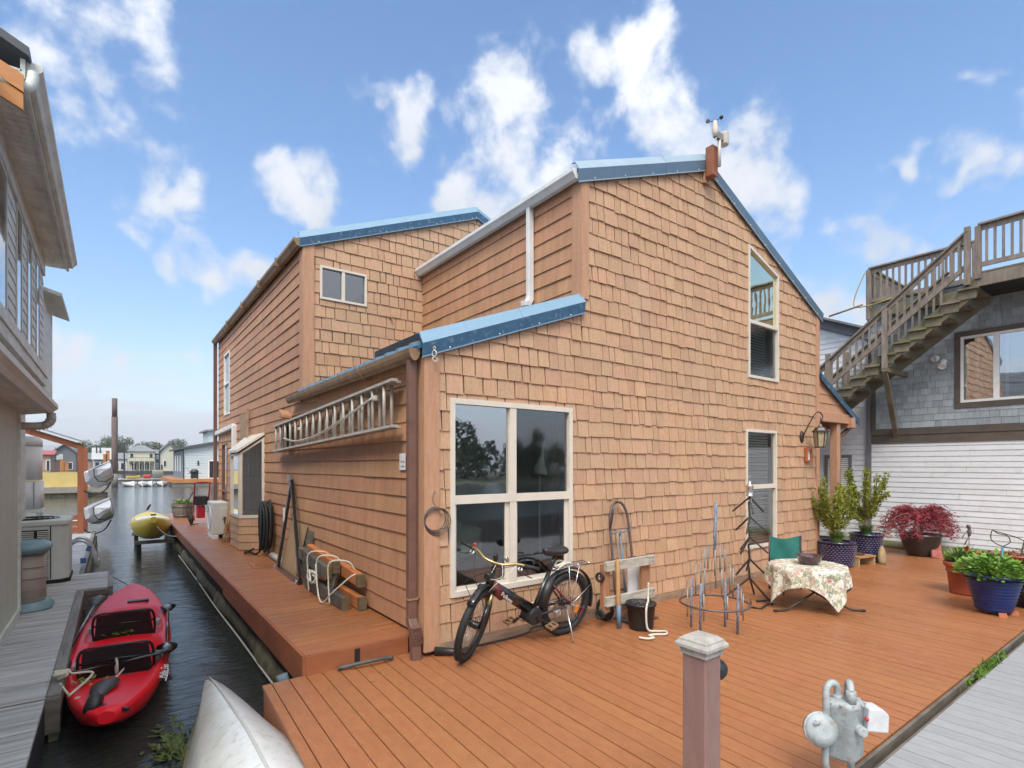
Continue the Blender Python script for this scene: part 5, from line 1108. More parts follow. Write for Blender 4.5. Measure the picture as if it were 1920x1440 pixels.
# carrier, kickstand, lights, lettering
b = B()
for y in (-.055, .0, .055): b.tube([(.22, y*.6, .715), (.10, y, .735), (-.26, y, .74)], .006, 6)
for x in (.06, -.1, -.26): b.tube([(x, -.055, .74), (x, .055, .74)], .005, 5)
for s in (-1, 1):
    for x in (.05, -.1): b.tube([(x, .06*s, .735), (-.0, .08*s, R0+.02)], .005, 5)
o_ = bb_(b, 'carrier', m_chr)
b = B(); b.tube(catm([(.18, .05, .74), (.1, .06, .78), (.0, .03, .76), (.1, -.05, .775), (.2, .02, .75), (.1, .06, .80)], 6), .012, 6); bb_(b, 'lock_cable', m_wcab)
b = B(); b.tube([(-.005, .085, R0+.01), (-.36, .03, .52)], .004, 5); bb_(b, 'mudguard_stay', m_chr); b = B(); b.tube([(-.005, .085, R0+.01), (-.34, .03, .22)], .004, 5); bb_(b, 'mudguard_stay', m_chr)
b = B(); b.cbox((-.135, .04, R0-.07), (.035, .012, .085), (0, -.5, 0)); bb_(b, 'wheel_reflector', m_orr)
b = B(); b.cyl((.06, .085, .31), (.10, .27, .035), .009, 8); ks = bb_(b, 'kickstand', m_chr); b = B(); b.cbox((.05, .085, .30), (.04, .03, .10)); bb_(b, 'kickstand_mount', m_chr, ks)
# lettering runs along the left faces of the frame
def side_text(s, p, q, y, size, mat, nm):
    p = Vector(p); q = Vector(q); d = (q-p).normalized(); nrm = Vector((0, 1, 0)); up = nrm.cross(d)
    m = Matrix((d, up, nrm)).transposed().to_4x4(); m.translation = (p+q)/2+nrm*y; return text(nm, s, size, mat, bk, m, local=True)
side_text('Polluno', (.94, 0, .63), (.70, 0, .445), .062, .055, m_white, 'lettering'); side_text('Polluno', (.30, 0, .30), (.08, 0, .325), .082, .026, m_white, 'lettering')
# ---------------------------------------------------------------- hand truck
m_rust = M('rusty_steel', (.17, .12, .10), .5, metal=.5, var=.5, scale=12, col2=(.10, .10, .12)); m_bluer = M('worn_blue_paint', (.10, .19, .30), .55, var=.6, scale=18, col2=(.20, .16, .13))
ht_ = T('hand_truck', 'rusty two wheeled hand truck with looped handle leaning on the shingles', 'hand truck', (5.0, 4.4, 0))
def lean(x, z): return Vector((x, 4.40+.12*z, z))
b = B(); b.tube(catm([lean(4.86, .12), lean(4.86, .7), lean(4.87, 1.15), lean(4.92, 1.32), lean(5.03, 1.39), lean(5.14, 1.34), lean(5.20, 1.15), lean(5.21, .7), lean(5.21, .12)], 6), .016, 8); b.build('frame', m_rust, ht_)
b = B(); b.tube(catm([lean(4.86, 1.08)+Vector((0, .0, 0)), lean(4.80, 1.2)+Vector((0, -.1, 0)), lean(4.80, 1.34)+Vector((0, -.14, 0)), lean(4.90, 1.40)+Vector((0, -.08, 0)), lean(5.03, 1.39)], 6), .014, 8); b.build('handle_loop', m_rust, ht_)
b = B(); b.tube([lean(5.03, .12), lean(5.03, 1.05)], .014, 8); b.build('centre_bar', m_bluer, ht_)
for z in (.25, .62, 1.02): b = B(); b.tube([lean(4.86, z), lean(5.21, z)], .011, 8); b.build('cross_bar', m_bluer, ht_)
b = B(); b.box(4.80, 5.27, 4.12, 4.42, .015, .025); b.build('toe_plate', m_rust, ht_)
for x in (4.70, 5.37):
    b = B(); b.ring((x, 4.46, .135), .098, .037, (1, 0, 0), 24, 10); w = b.build('wheel', m_rub, ht_); b = B(); b.lathe([(.015, -.04), (.06, -.035), (.062, -.01), (.05, .0), (.015, .005)], 16, (x, 4.46, .135), (1, .0, 0)); b.build('hub', m_white, w)
    b = B()
    for i in range(5): a = i*2*pi/5; b.cyl((x-.042, 4.46+cos(a)*.036, .135+sin(a)*.036), (x-.036, 4.46+cos(a)*.036, .135+sin(a)*.036), .008, 6)
    b.build('hub_holes', m_dark, w, kind='stuff')
b = B(); b.cyl((4.66, 4.46, .135), (5.41, 4.46, .135), .012, 8); b.build('axle', m_rust, ht_)
b = B(); pts = [lean(5.03+.07*cos(i*1.3), 1.03+.025*sin(i*2.1))-Vector((0, .02, 0)) for i in range(14)]; b.tube(catm(pts, 3), .006, 5); b.tube(catm([lean(4.95, 1.02)-Vector((0, .03, 0)), lean(4.94, .8)-Vector((0, .03, 0)), lean(4.96, .6)-Vector((0, .03, 0))], 4), .008, 5); b.tube(catm([lean(5.1, 1.03)-Vector((0, .03, 0)), lean(5.09, .82), lean(5.13, .80), lean(5.12, 1.02)-Vector((0, .03, 0))], 4), .004, 5)
tag(b.build('tied_rope', M('dirty_rope', (.30, .29, .26), .85)), 'dirty grey cord knotted round the hand truck crossbar', 'rope')
# whitewashed timber frame and scraps in front of it
m_wwash = M('whitewashed_wood', (.50, .47, .40), .7, var=.6, scale=5, stretch=(1, 5, 5), col2=(.25, .21, .16), bump=.4, bscale=30); m_plank = M('fir_plank', (.38, .18, .09), .65, var=.4, scale=4, stretch=(6, 6, .8)); m_bark = M('peeled_stick', (.42, .22, .09), .65, var=.5, scale=8)
wf = T('timber_frame', 'whitewashed board frame with brown uprights standing against the hand truck', 'wooden frame', (4.85, 4.27, 0))
for z in (.70, .30):
    b = B(); b.box(4.46, 5.30, 4.20, 4.245, z-.055, z+.055); bd = b.build('board', m_wwash, wf, bevel=.004)
    for x in (4.62, 4.66, 5.20, 5.26):
        for dz in (-.025, .025): b = B(); b.cyl((x, 4.199, z+dz), (x, 4.196, z+dz), .007, 8); b.build('bolt', m_dark, bd)
for x in (4.44, 5.12): b = B(); b.box(x, x+.14 if x > 5 else x+.12, 4.247, 4.29, .17 if x < 5 else .2, .72); b.build('upright', m_plank, wf)
b = B(); b.tube([(4.60, 4.15, .0), (4.605, 4.165, .3), (4.60, 4.17, .78)], [.024, .027, .023], 8); b.build('stick', m_bark, wf); b = B(); b.tube([(4.60, 4.148, .01), (4.605, 4.158, .26)], [.028, .029], 8); b.build('painted_foot', m_bluer, wf)
for z in (.58, .16): b = B(); b.ring((4.42, 4.27, z), .045, .016, (1, .3, 0), 16, 6); b.build('castor', m_rub, wf)
b = B(); b.box(5.0, 5.38, 4.36, 4.375, .12, .66); tag(b.build('enamel_sheet', m_white), 'white enamel sheet standing behind the whitewashed boards', 'sheet')
# bucket
bu = T('bucket', 'black plastic bucket of chain and rope before the timber frame', 'bucket', (4.80, 4.0, 0))
b = B(); b.lathe([(.125, 0), (.135, .02), (.158, .27), (.172, .275), (.172, .295), (.160, .297), (.150, .26), (.12, .24)], 24, (4.80, 4.0, 0)); b.build('shell', m_black, bu)
b = B(); rc_ = random.Random(5)
for i in range(26): a = rc_.random()*6.3; r = rc_.random()**.5*.125; b.ring((4.80+r*cos(a), 4.0+r*sin(a), .27+rc_.random()*.03), .016, .004, (rc_.gauss(0, 1), rc_.gauss(0, 1), .6), 10, 4)
b.build('chain', m_rust, bu, kind='stuff')
b = B(); b.tube(catm([(4.93, 4.0, .50), (4.91, 3.99, .36), (4.86, 3.95, .30), (4.76, 3.88, .31), (4.70, 3.845, .25), (4.70, 3.84, .10), (4.72, 3.82, .035), (4.80, 3.78, .022), (4.88, 3.72, .02), (4.80, 3.66, .02), (4.70, 3.72, .02), (4.62, 3.74, .02), (4.60, 3.66, .02), (4.52, 3.68, .02), (4.48, 3.76, .02)], 7), .012, 7); tag(b.build('rope', M('cream_rope', (.60, .56, .45), .8, var=.15, bump=.4, bscale=150)), 'thick cream rope trailing out of the black bucket onto the deck', 'rope')
# ---------------------------------------------------------------- wind-chime cone
m_alt = M('chime_tube', (.30, .285, .25), .5, metal=.3, var=.2); m_blst = M('streaked_blue_stick', (.07, .11, .20), .7, var=.9, scale=22, stretch=(3, 3, 1), col2=(.36, .38, .40)); m_wire = M('wire', (.33, .32, .30), .4, metal=.7, var=.1)
cc_ = Vector((5.40, 3.46, 0)); rtv = Vector((.8022, -.5971, 0)); fwv = Vector((.5971, .8022, 0))
ch = T('wind_chime', 'cone shaped wind chime of hanging metal tubes on blue stick legs', 'wind chime', cc_)
b = B(); b.ring(cc_+Vector((0, 0, .31)), .37, .012, (0, 0, 1), 40, 6); b.ring(cc_+Vector((0, 0, .328)), .37, .006, (0, 0, 1), 40, 5) if 0 else None; b.build('ring', m_rust, ch)
for r, f in ((-.20, -.12), (-.22, .12), (.20, -.14), (.17, .13)): b = B(); p = cc_+rtv*r+fwv*f; b.tube([p, p+Vector((0, 0, .27)), p+Vector((.01, 0, .55))], [.013, .015, .012], 7); b.build('leg', m_blst, ch)
b = B(); b.tube([cc_+Vector((0, 0, .82)), cc_+Vector((.01, 0, 1.1)), cc_+Vector((.03, 0, 1.43))], [.012, .020, .018], 7); b.build('centre_pole', m_blst, ch)
for lev, (rad, n, z0, z1) in enumerate(((.11, 5, .64, .92), (.20, 7, .42, .72), (.31, 8, .18, .46))):
    b = B(); b.ring(cc_+Vector((0, 0, z1+.02)), rad, .0014, (0, 0, 1), 24, 4); b.build('wire_ring', m_wire, ch)
    for i in range(n):
        a = 2*pi*i/n+lev*.5; p = cc_+Vector((cos(a)*rad, sin(a)*rad, 0)); b = B(); b.cyl(p+Vector((0, 0, z0+.03*sin(i*2))), p+Vector((0, 0, z1)), .0085, 7); b.build('chime_tube', m_alt, ch)
for i in range(9): a = 2*pi*i/9; b = B(); b.tube([cc_+Vector((.01, 0, 1.08)), cc_+Vector((cos(a)*.2, sin(a)*.2, .74)), cc_+Vector((cos(a)*.37, sin(a)*.37, .32))], .0013, 4); b.build('wire', m_wire, ch)
# ---------------------------------------------------------------- tripod tree sculpture
m_dbar = M('dark_bar', (.07, .06, .055), .45, metal=.6, var=.3); tp = Vector((7.02, 3.96, 0))
ts = T('metal_tree', 'tall sculpture of stacked dark metal tripods with a small lantern on top', 'sculpture', tp)
for i, z in enumerate((.30, .56, .86, 1.14, 1.41)):
    L_ = .42 if i == 0 else .30
    for k in range(3):
        a = .35+i*.35+k*2*pi/3; d = Vector((cos(a), sin(a), 0)); sp_ = .30 if i == 0 else .23; dz = z if i == 0 else .22
        b = B(); b.beam(tp+Vector((0, 0, z)), tp+d*sp_*(1.2 if i == 0 else 1)+Vector((0, 0, z-dz+.012)), .02, .02); b.build('arm', m_dbar, ts)
    if i < 4: b = B(); b.beam(tp+Vector((0, 0, z-.02)), tp+Vector((.03*sin(i*3), .02, z+.20)), .02, .02); b.build('stem', m_dbar, ts)
    b = B(); b.tube([tp+Vector((0, 0, z+.2)), tp+Vector((0, 0, z+.3))], .004, 5); b.build('link', m_wire, ts)
    for k in range(3): a = .35+i*.35+k*2*pi/3; b = B(); b.tube([tp+Vector((cos(a)*.22, sin(a)*.22, z-.2 if i else .1)), tp+Vector((0, 0, z+.16))], .0018, 4); b.build('guy_wire', m_wire, ts)
b = B(); b.lathe([(.05, 0), (.055, .01), (.045, .02), (.045, .12), (.058, .13), (.03, .17), (.012, .19), (.012, .21)], 10, tp+Vector((0, 0, 1.42))); b.build('lantern', m_chr, ts)
b = B(); b.tube([(6.62, 3.72, .012), (6.66, 3.60, .012), (6.98, 3.68, .012)], .014, 6); b.tube([(6.62, 3.72, .0), (6.62, 3.72, .12)], .012, 6); b.build('floor_foot', m_dbar, ts)
# ---------------------------------------------------------------- camp chair, table, cloth, bowl
m_gfab = M('green_canvas', (.02, .16, .13), .75, var=.25, scale=6, bump=.4, bscale=18); m_tub = M('dark_tube', (.05, .04, .038), .4, metal=.3, var=.15)
chr_ = T('camp_chair', 'folding camp chair with green canvas back behind the small table', 'chair', (8.0, 3.9, 0)); cC = Vector((8.02, 3.97, 0))
def cp(r, f, z): return cC+rtv*r+fwv*f+Vector((0, 0, z))
for s in (-1, 1):
    b = B(); b.tube([cp(.235*s, .0, .01), cp(.235*s, .0, .80)], .012, 7); b.build('back_post', m_tub, chr_)
    b = B(); b.tube([cp(.235*s, .02, .02), cp(-.22*s, -.42, .40)], .011, 7); b.build('leg', m_tub, chr_)
    b = B(); b.tube([cp(.235*s, -.42, .015), cp(.235*s, -.42, .40)], .011, 7); b.build('leg', m_tub, chr_)
    b = B(); b.tube([cp(.235*s, .0, .45), cp(.235*s, -.40, .47)], .013, 7); b.build('arm_rest', m_tub, chr_)
b = B(); b.loft([[cp(-.235+.47*i/8, .05*sin(pi*i/8)+.02*sin(z*9+i), z-(.05*sin(pi*i/8) if z > .7 else 0)) for i in range(9)] for z in (.40, .48, .56, .64, .72, .80)], closed=False); b.build('backrest', m_gfab, chr_)
b = B(); b.loft([[cp(-.22+.44*i/6, f, .40-.05*sin(pi*i/6)) for i in range(7)] for f in (0, -.14, -.28, -.42)], closed=False); b.build('seat', m_gfab, chr_)
tC = Vector((7.30, 3.32, 0)); tb = T('folding_table', 'folding table on crossed dark tube legs under a flowered cloth', 'table', tC)
def tp_(r, f, z): return tC+rtv*r+fwv*f+Vector((0, 0, z))
b = B(); b.lathe([(.02, .515), (.42, .515), (.44, .53), (.42, .545), (.02, .545)], 30, tC); b.build('table_top', m_tub, tb)
for f in (-.24, .24):
    for s in (-1, 1): b = B(); b.tube(catm([tp_(.36*s, f, .515), tp_(.0, f, .27), tp_(-.32*s, f, .07), tp_(-.42*s, f-.02, .025), tp_(-.56*s, f-.03, .016)], 6), .0125, 7); lg_ = b.build('leg', m_tub, tb); b = B(); b.tube([tp_(-.53*s, f-.03, .017), tp_(-.575*s, f-.03, .016)], .017, 8); b.build('foot_cap', m_rub, lg_)
for s in (-1, 1): b = B(); b.tube([tp_(.02*s, -.24, .27), tp_(.02*s, .24, .27)], .008, 6); b.build('cross_bar', m_tub, tb)
# flowered cloth: a square sheet draped over the round top
def cloth_mat():
    m = bpy.data.materials.new('flowered_cloth'); m.use_nodes = True; t = m.node_tree; n = t.nodes; l = t.links; p = n['Principled BSDF']; p.inputs['Roughness'].default_value = .8
    at = n.new('ShaderNodeAttribute'); at.attribute_name = 'sheet'
    def layer(prev, scale, thr, col, seed, w=.06):
        v = n.new('ShaderNodeTexVoronoi'); v.inputs['Scale'].default_value = scale; mp = n.new('ShaderNodeMapping'); mp.inputs['Location'].default_value = (seed, seed*1.7, 0)
        nz = n.new('ShaderNodeTexNoise'); nz.inputs['Scale'].default_value = scale*1.6; nz.inputs['Detail'].default_value = 3; l.new(at.outputs['Vector'], nz.inputs['Vector'])
        vm = n.new('ShaderNodeVectorMath'); vm.operation = 'MULTIPLY_ADD'; l.new(nz.outputs['Color'], vm.inputs[0]); vm.inputs[1].default_value = (.16, .16, 0); l.new(at.outputs['Vector'], vm.inputs[2]); l.new(vm.outputs[0], mp.inputs['Vector']); l.new(mp.outputs[0], v.inputs['Vector'])
        mr = n.new('ShaderNodeMapRange'); mr.inputs['From Min'].default_value = thr+w; mr.inputs['From Max'].default_value = thr; l.new(v.outputs['Distance'], mr.inputs['Value'])
        x = n.new('ShaderNodeMix'); x.data_type = 'RGBA'; l.new(mr.outputs[0], x.inputs['Factor']); x.inputs['B'].default_value = (*col, 1)
        if prev is None: x.inputs['A'].default_value = (.66, .63, .54, 1)
        else: l.new(prev, x.inputs['A'])
        return x.outputs['Result']
    c = layer(None, 15, .42, (.34, .35, .22), 0); c = layer(c, 21, .30, (.16, .19, .14), 3.3); c = layer(c, 10, .28, (.55, .33, .28), 7.1); c = layer(c, 10, .13, (.42, .13, .12), 7.1); c = layer(c, 12, .18, (.60, .47, .26), 12.7); c = layer(c, 19, .16, (.26, .20, .32), 5.2)
    l.new(c, p.inputs['Base Color']); return m
b = B(); Nn = 46; Hs = .67; uv = []
ca, sa = cos(radians(18)), sin(radians(18))
for i in range(Nn+1):
    for j in range(Nn+1):
        u, v = (2*i/Nn-1)*Hs, (2*j/Nn-1)*Hs; r = sqrt(u*u+v*v); R_ = .445; a = math.atan2(v, u)
        if r <= R_: x, y, z = u, v, .551
        else:
            d = r-R_; fold = .028*min(1, d/.12)*sin(a*11+.7)+.015*sin(a*5); rr_ = R_+.02+fold+.10*d; x, y, z = cos(a)*rr_, sin(a)*rr_, .549-d*.98
        b.v.append(tuple(tC+Vector((ca*x-sa*y, sa*x+ca*y, z)))); uv.append((u, v, 0))
for i in range(Nn):
    for j in range(Nn): k = i*(Nn+1)+j; b.face([k, k+1, k+Nn+2, k+Nn+1], True)
tc_ = b.build('tablecloth', cloth_mat()); at = tc_.data.attributes.new('sheet', 'FLOAT_VECTOR', 'POINT')
for i, q in enumerate(uv): at.data[i].vector = q
tag(tc_, 'cream tablecloth printed with flowers draped over the folding table', 'tablecloth')
b = B(); b.lathe([(.07, 0), (.10, .01), (.135, .05), (.148, .105), (.165, .115), (.165, .122), (.14, .118), (.125, .06), (.09, .03), (.01, .025)], 28, tC+rtv*.02+Vector((0, 0, .552))); b.tube(catm([tC+rtv*.155+Vector((0, -.04, .66)), tC+rtv*.20+Vector((0, 0, .668)), tC+rtv*.155+Vector((0, .04, .66))], 5), .012, 6) if 0 else None
tag(b.build('bowl', M('speckled_plum_glaze', (.065, .022, .035), .2, var=.3, scale=40, coat=.6, speck=(120, .3, (.2, .1, .12)))), 'dark plum glazed bowl on the flowered tablecloth', 'bowl')
# ---------------------------------------------------------------- potted plants
m_nav = M('navy_glaze', (.018, .016, .085), .18, var=.3, scale=6, coat=.7, col2=(.01, .01, .03)); m_navl = M('glaze_highlight', (.26, .28, .42), .25, var=.3, scale=10, coat=.5); m_soil = M('soil', (.05, .035, .025), .9, var=.4, scale=30, bump=.6)
m_lf = M('holly_leaf', (.17, .22, .02), .45, var=.6, scale=9, col2=(.33, .33, .03)); m_gr = M('grass_leaf', (.10, .20, .03), .5, var=.5, scale=8, col2=(.20, .28, .06)); m_stem = M('bark', (.20, .15, .10), .8, var=.4, scale=12)
def pot(par, c, prof, mat, n=32, name='pot'):
    b = B(); b.lathe(prof, n, c); o = b.build(name, mat, par); return o
def leaf(b, p, d, w, up, l):
    d = d.normalized(); s = d.cross(up); s = s.normalized() if s.length > .01 else d.orthogonal().normalized(); n = s.cross(d)
    b.poly([p, p+d*l*.35+s*w*.5-n*w*.12, p+d*l*.75+s*w*.38-n*w*.1, p+d*l, p+d*l*.75-s*w*.38-n*w*.1, p+d*l*.35-s*w*.5-n*w*.12])
def grass(b, c, n, h, spread, rg):
    for _ in range(n):
        a = rg.random()*6.283; d = Vector((cos(a), sin(a), 0)); ln = h*rg.uniform(.6, 1.15); out = spread*rg.uniform(.3, 1.1); p0 = Vector(c)+d*rg.random()*.08; s = Vector((-d.y, d.x, 0))*.009
        pts = [p0+d*out*t*t+Vector((0, 0, ln*(t-.42*t**3))) for t in (0, .35, .7, 1)]
        for i in range(3): w0, w1 = (1-i/3.2), (1-(i+1)/3.05); b.poly([pts[i]-s*w0, pts[i]+s*w0, pts[i+1]+s*w1, pts[i+1]-s*w1], True)
def topiary(name, label, c, rt, hgt, rb, H, seed, lean_):
    t = T(name, label, 'potted plant', c, group=None); c = Vector(c); rg = random.Random(seed)
    pot(t, c, [(rb, 0), (rb*1.02, .02), ((rb+rt)/2*1.06, hgt*.5), (rt, hgt*.94), (rt*1.06, hgt*.95), (rt*1.06, hgt), (rt*.94, hgt), (rt*.9, hgt*.9)], m_nav)
    b = B()
    for k in range(11):
        z = hgt*(.08+.078*k); rr_ = rb+(rt-rb)*(z/hgt)**.8+.012
        for j in range(30):
            a = 2*pi*(j+.5*(k % 2))/30; p = c+Vector((cos(a)*rr_, sin(a)*rr_, z)); e = Vector((-sin(a), cos(a), 0))*rr_*.085; u = Vector((cos(a)*.0, sin(a)*.0, 1))*hgt*.028; o_ = Vector((cos(a), sin(a), 0))*.012
            b.poly([p-e, p-u*.8+o_, p+e]); b.poly([p+e, p+u*.8+o_*.6, p-e]); b.poly([p-e, p+u*.2+o_*1.6, p+e, p-u*.8+o_])
    b.build('lattice_relief', m_navl, t, kind='stuff')  # raised diamonds painted pale, their highlights put into the colour
    b = B(); b.lathe([(rt*.92, 0), (rt*.5, .03), (.01, .035)], 20, c+Vector((0, 0, hgt*.9))); b.build('soil', m_soil, t)
    base = c+Vector((0, 0, hgt*.92)); limbs = []
    tr = B(); top = base+Vector((lean_[0]*.3, lean_[1]*.3, H*.28)); tr.tube([base, base+Vector((lean_[0]*.12, lean_[1]*.12, H*.14)), top], [.035, .03, .026], 8)
    fo = B()
    for i in range(9):
        a = i*2.4+seed; s0 = base.lerp(top, rg.uniform(.45, 1)); ln = H*rg.uniform(.45, .74); d = (Vector((cos(a)*.75, sin(a)*.75, 0))+Vector((lean_[0], lean_[1], 0))*.5); out = rg.uniform(.18, .44)*H/1.1
        p = catm([s0, s0+d*out*.6+Vector((0, 0, ln*.25)), s0+d*out*1.0+Vector((0, 0, ln*.6)), s0+d*out*(1.2)+Vector((rg.gauss(0, .03), rg.gauss(0, .03), ln*.98))], 7); tr.tube(p, [.018*(1-k/len(p)*.7) for k in range(len(p))], 6); limbs.append(p)
        if i % 2 == 0:
            q = p[10]; e = q+Vector((rg.gauss(0, .12), rg.gauss(0, .12), rg.uniform(.12, .24))); pp = [q.lerp(e, k/8) for k in range(9)]; tr.tube(pp, .007, 5); limbs.append(pp)
    for p in limbs:
        for k in range(3, len(p)):
            cl = .042+.026*rg.random(); 
            if rg.random() < .12: continue
            for _ in range(30):
                d = Vector((rg.gauss(0, 1), rg.gauss(0, 1), rg.gauss(.25, 1))).normalized(); leaf(fo, p[k]+d*cl*rg.uniform(.3, 1), (d+Vector((0, 0, .5))), .026, Vector((rg.gauss(0, 1), rg.gauss(0, 1), 1)), rg.uniform(.026, .046))
    tr.build('trunk', m_stem, t); fo.build('foliage', m_lf, t)
    g = B(); grass(g, base, 240, .34, .30, rg); g.build('grass_tuft', m_gr, t)
    return t
topiary('potted_shrub', 'bushy upright shrub in a navy lattice pot against the house corner', (10.72, 4.36, 0), .30, .45, .25, 1.18, 3, (-.25, .15))
topiary('potted_shrub', 'taller open shrub in a navy lattice pot nearer the white wall', (11.72, 4.24, 0), .275, .53, .21, 1.42, 8, (-.02, .05))
# red maple
mp_ = T('red_maple', 'red lace leaf maple in a dark round pot by the white clapboard wall', 'potted plant', (13.25, 3.80, 0)); c = Vector((13.25, 3.80, 0)); rg = random.Random(31)
pot(mp_, c, [(.20, 0), (.23, .02), (.31, .20), (.345, .38), (.365, .42), (.365, .45), (.33, .45), (.31, .40)], M('dark_iron_glaze', (.022, .019, .018), .3, var=.4, scale=12, coat=.3))
b = B(); b.lathe([(.32, 0), (.01, .03)], 20, c+Vector((0, 0, .40))); b.build('soil', m_soil, mp_)
tr = B(); fo = B(); hub = c+Vector((0, .02, .72)); tr.tube(catm([c+Vector((0, 0, .4)), c+Vector((.02, -.01, .56)), hub], 5), .03, 8); m_ml = M('red_lace_leaf', (.33, .026, .042), .5, var=.5, scale=10, col2=(.16, .015, .03))
for i in range(26):
    a = i*2.4; R_ = rg.uniform(.35, .80); h0 = rg.uniform(.80, 1.02); d = Vector((cos(a), sin(a), 0)); d = rtv*d.x*1.05+fwv*d.y*.55
    pts = catm([hub+Vector((0, 0, rg.uniform(-.1, .1))), c+d*R_*.45+Vector((0, 0, h0)), c+d*R_*.85+Vector((0, 0, h0-.12)), c+d*R_*1.05+Vector((0, 0, max(.42, h0-.42*R_-.16)))], 6); tr.tube(pts, [.012*(1-k/len(pts)*.8) for k in range(len(pts))], 5)
    for k in range(4, len(pts)):
        for _ in range(9):
            p = pts[k]+Vector((rg.gauss(0, .05), rg.gauss(0, .05), rg.gauss(-.01, .03))); dn = Vector((rg.gauss(0, 1), rg.gauss(0, 1), -.5)).normalized(); s = dn.cross(Vector((0, 0, 1))).normalized()
            for q in (-1, -.5, 0, .5, 1): e = (dn+s*q).normalized(); w = Vector((rg.gauss(0, 1), rg.gauss(0, 1), rg.gauss(0, 1))).normalized()*.0055; fo.poly([p-w, p+w, p+e*rg.uniform(.05, .085)+Vector((0, 0, -.015))])
tr.build('trunk', m_stem, mp_); fo.build('foliage', m_ml, mp_)
# rock, slab, step
b = B(); R = []
for i in range(9):
    t = i/8; w = .085*sin(pi*min(.98, .30+.70*t))**.45; R.append([(11.56+w*1.0*cos(a)+.01*sin(5*t+a), 3.92+w*.8*sin(a), .0+.33*t) for a in [2*pi*j/14 for j in range(14)]])
b.loft(R); tag(b.build('river_rock', M('tan_stone', (.38, .27, .13), .7, var=.6, scale=16, col2=(.24, .19, .12), bump=.5, bscale=40)), 'upright rounded tan rock beside the taller shrub', 'rock')
b = B(); b.box(-.10, .10, -.025, .025, 0, .30, Matrix.Translation((13.12, 3.50, 0)) @ Matrix.Rotation(radians(-36), 4, 'Z') @ Matrix.Rotation(radians(-18), 4, 'X') @ Matrix.Rotation(radians(7), 4, 'Y')); tag(b.build('red_slab', M('red_paver', (.30, .075, .06), .7, var=.5, scale=10, col2=(.42, .16, .12)), bevel=.006), 'small red paving slab leaning on the maple pot', 'paver')
sp2 = T('wooden_step', 'low plywood step between the two navy pots', 'step', (11.15, 4.2, 0)); m_ply = M('plywood', (.42, .24, .11), .6, var=.3, stretch=(4, .6, 1))
sm = Matrix.Translation((11.17, 4.16, 0)) @ Matrix.Rotation(radians(-10), 4, 'Z')
b = B(); b.box(-.26, .26, -.16, .16, .145, .17, sm); b.build('tread', m_ply, sp2)
for x in (-.24, .235): b = B(); b.box(x-.012, x+.012, -.15, .15, 0, .145, sm); b.build('side', M('pale_pine', (.55, .38, .18), .6, var=.2), sp2)
b = B(); b.lathe([(.09, 0), (.12, .012), (.13, .03), (.12, .03), (.1, .015)], 18, (11.2, 4.2, .171)); tag(b.build('saucer', M('brown_clay', (.12, .05, .04), .5)), 'brown clay saucer on the plywood step', 'saucer')
# terracotta pot, blue ribbed pot
m_ter = M('terracotta', (.36, .085, .040), .55, var=.35, scale=7, col2=(.25, .05, .028), wet=.2); m_leaf2 = M('broad_leaf', (.12, .26, .025), .42, var=.5, scale=8, col2=(.22, .36, .06)); m_cob = M('cobalt_glaze', (.010, .022, .115), .3, var=.3, scale=7, col2=(.016, .04, .16), spec=.4)
tpot = T('terracotta_pot', 'red brown terracotta pot of herbs and red flowers behind the blue one', 'potted plant', (9.85, 2.27, 0)); c = Vector((9.85, 2.27, 0)); rg = random.Random(51)
pot(tpot, c, [(.20, 0), (.205, .03), (.235, .31), (.25, .315), (.25, .335), (.24, .34), (.262, .39), (.275, .395), (.28, .44), (.265, .46), (.25, .44), (.24, .40)], m_ter)
b = B(); b.lathe([(.245, 0), (.01, .03)], 20, c+Vector((0, 0, .40))); b.build('soil', m_soil, tpot)
def bushy(par, c, n, r, h, ls, rg, mat, nm='foliage'):
    b = B()
    for _ in range(n):
        a = rg.random()*6.283; q = rg.random()**.6; d = Vector((cos(a), sin(a), 0)); p = Vector(c)+d*r*q*.8+Vector((0, 0, h*rg.uniform(.05, 1)*(1.1-q*.6))); ln = ls*rg.uniform(.6, 1.2)
        leaf(b, p, d*rg.uniform(.4, 1.2)+Vector((0, 0, rg.uniform(-.3, .8))), ln*.5, Vector((rg.gauss(0, .3), rg.gauss(0, .3), 1)), ln)
    return b.build(nm, mat, par)
bushy(tpot, c+Vector((0, 0, .44)), 700, .30, .24, .06, rg, m_leaf2)
g = B(); grass(g, c+Vector((-.05, .1, .42)), 60, .42, .26, rg); g.build('grass_tuft', M('sage_grass', (.20, .27, .14), .55, var=.4), tpot)
for dx, dy, dz in ((-.16, -.02, .66), (-.10, -.14, .58)):
    b = B()
    for i in range(28): d = Vector((rg.gauss(0, 1), rg.gauss(0, 1), rg.gauss(.6, .6))).normalized(); leaf(b, c+Vector((dx, dy, dz)), d, .035, Vector((0, 0, 1)), .05)
    b.build('flower_head', M('red_petal', (.50, .02, .02), .5, var=.3), tpot)
bp = T('blue_pot', 'large cobalt blue ribbed pot of leafy greens at the right edge', 'potted plant', (8.84, 1.78, 0)); c = Vector((8.84, 1.78, .035)); pr = [(.17, 0)]
for i in range(10):
    z = .02+.041*i; r = .178+.115*(z/.46)**1.1; pr += [(r, z), (r+.012, z+.014), (r+.006, z+.032)]
pr += [(.312, .43), (.345, .44), (.348, .462), (.32, .464), (.30, .42)]
pot(bp, c, pr, m_cob, 40); b = B(); b.lathe([(.30, 0), (.01, .03)], 20, c+Vector((0, 0, .40))); b.build('soil', m_soil, bp)
bushy(bp, c+Vector((0, 0, .42)), 1000, .44, .27, .085, rg, m_leaf2)
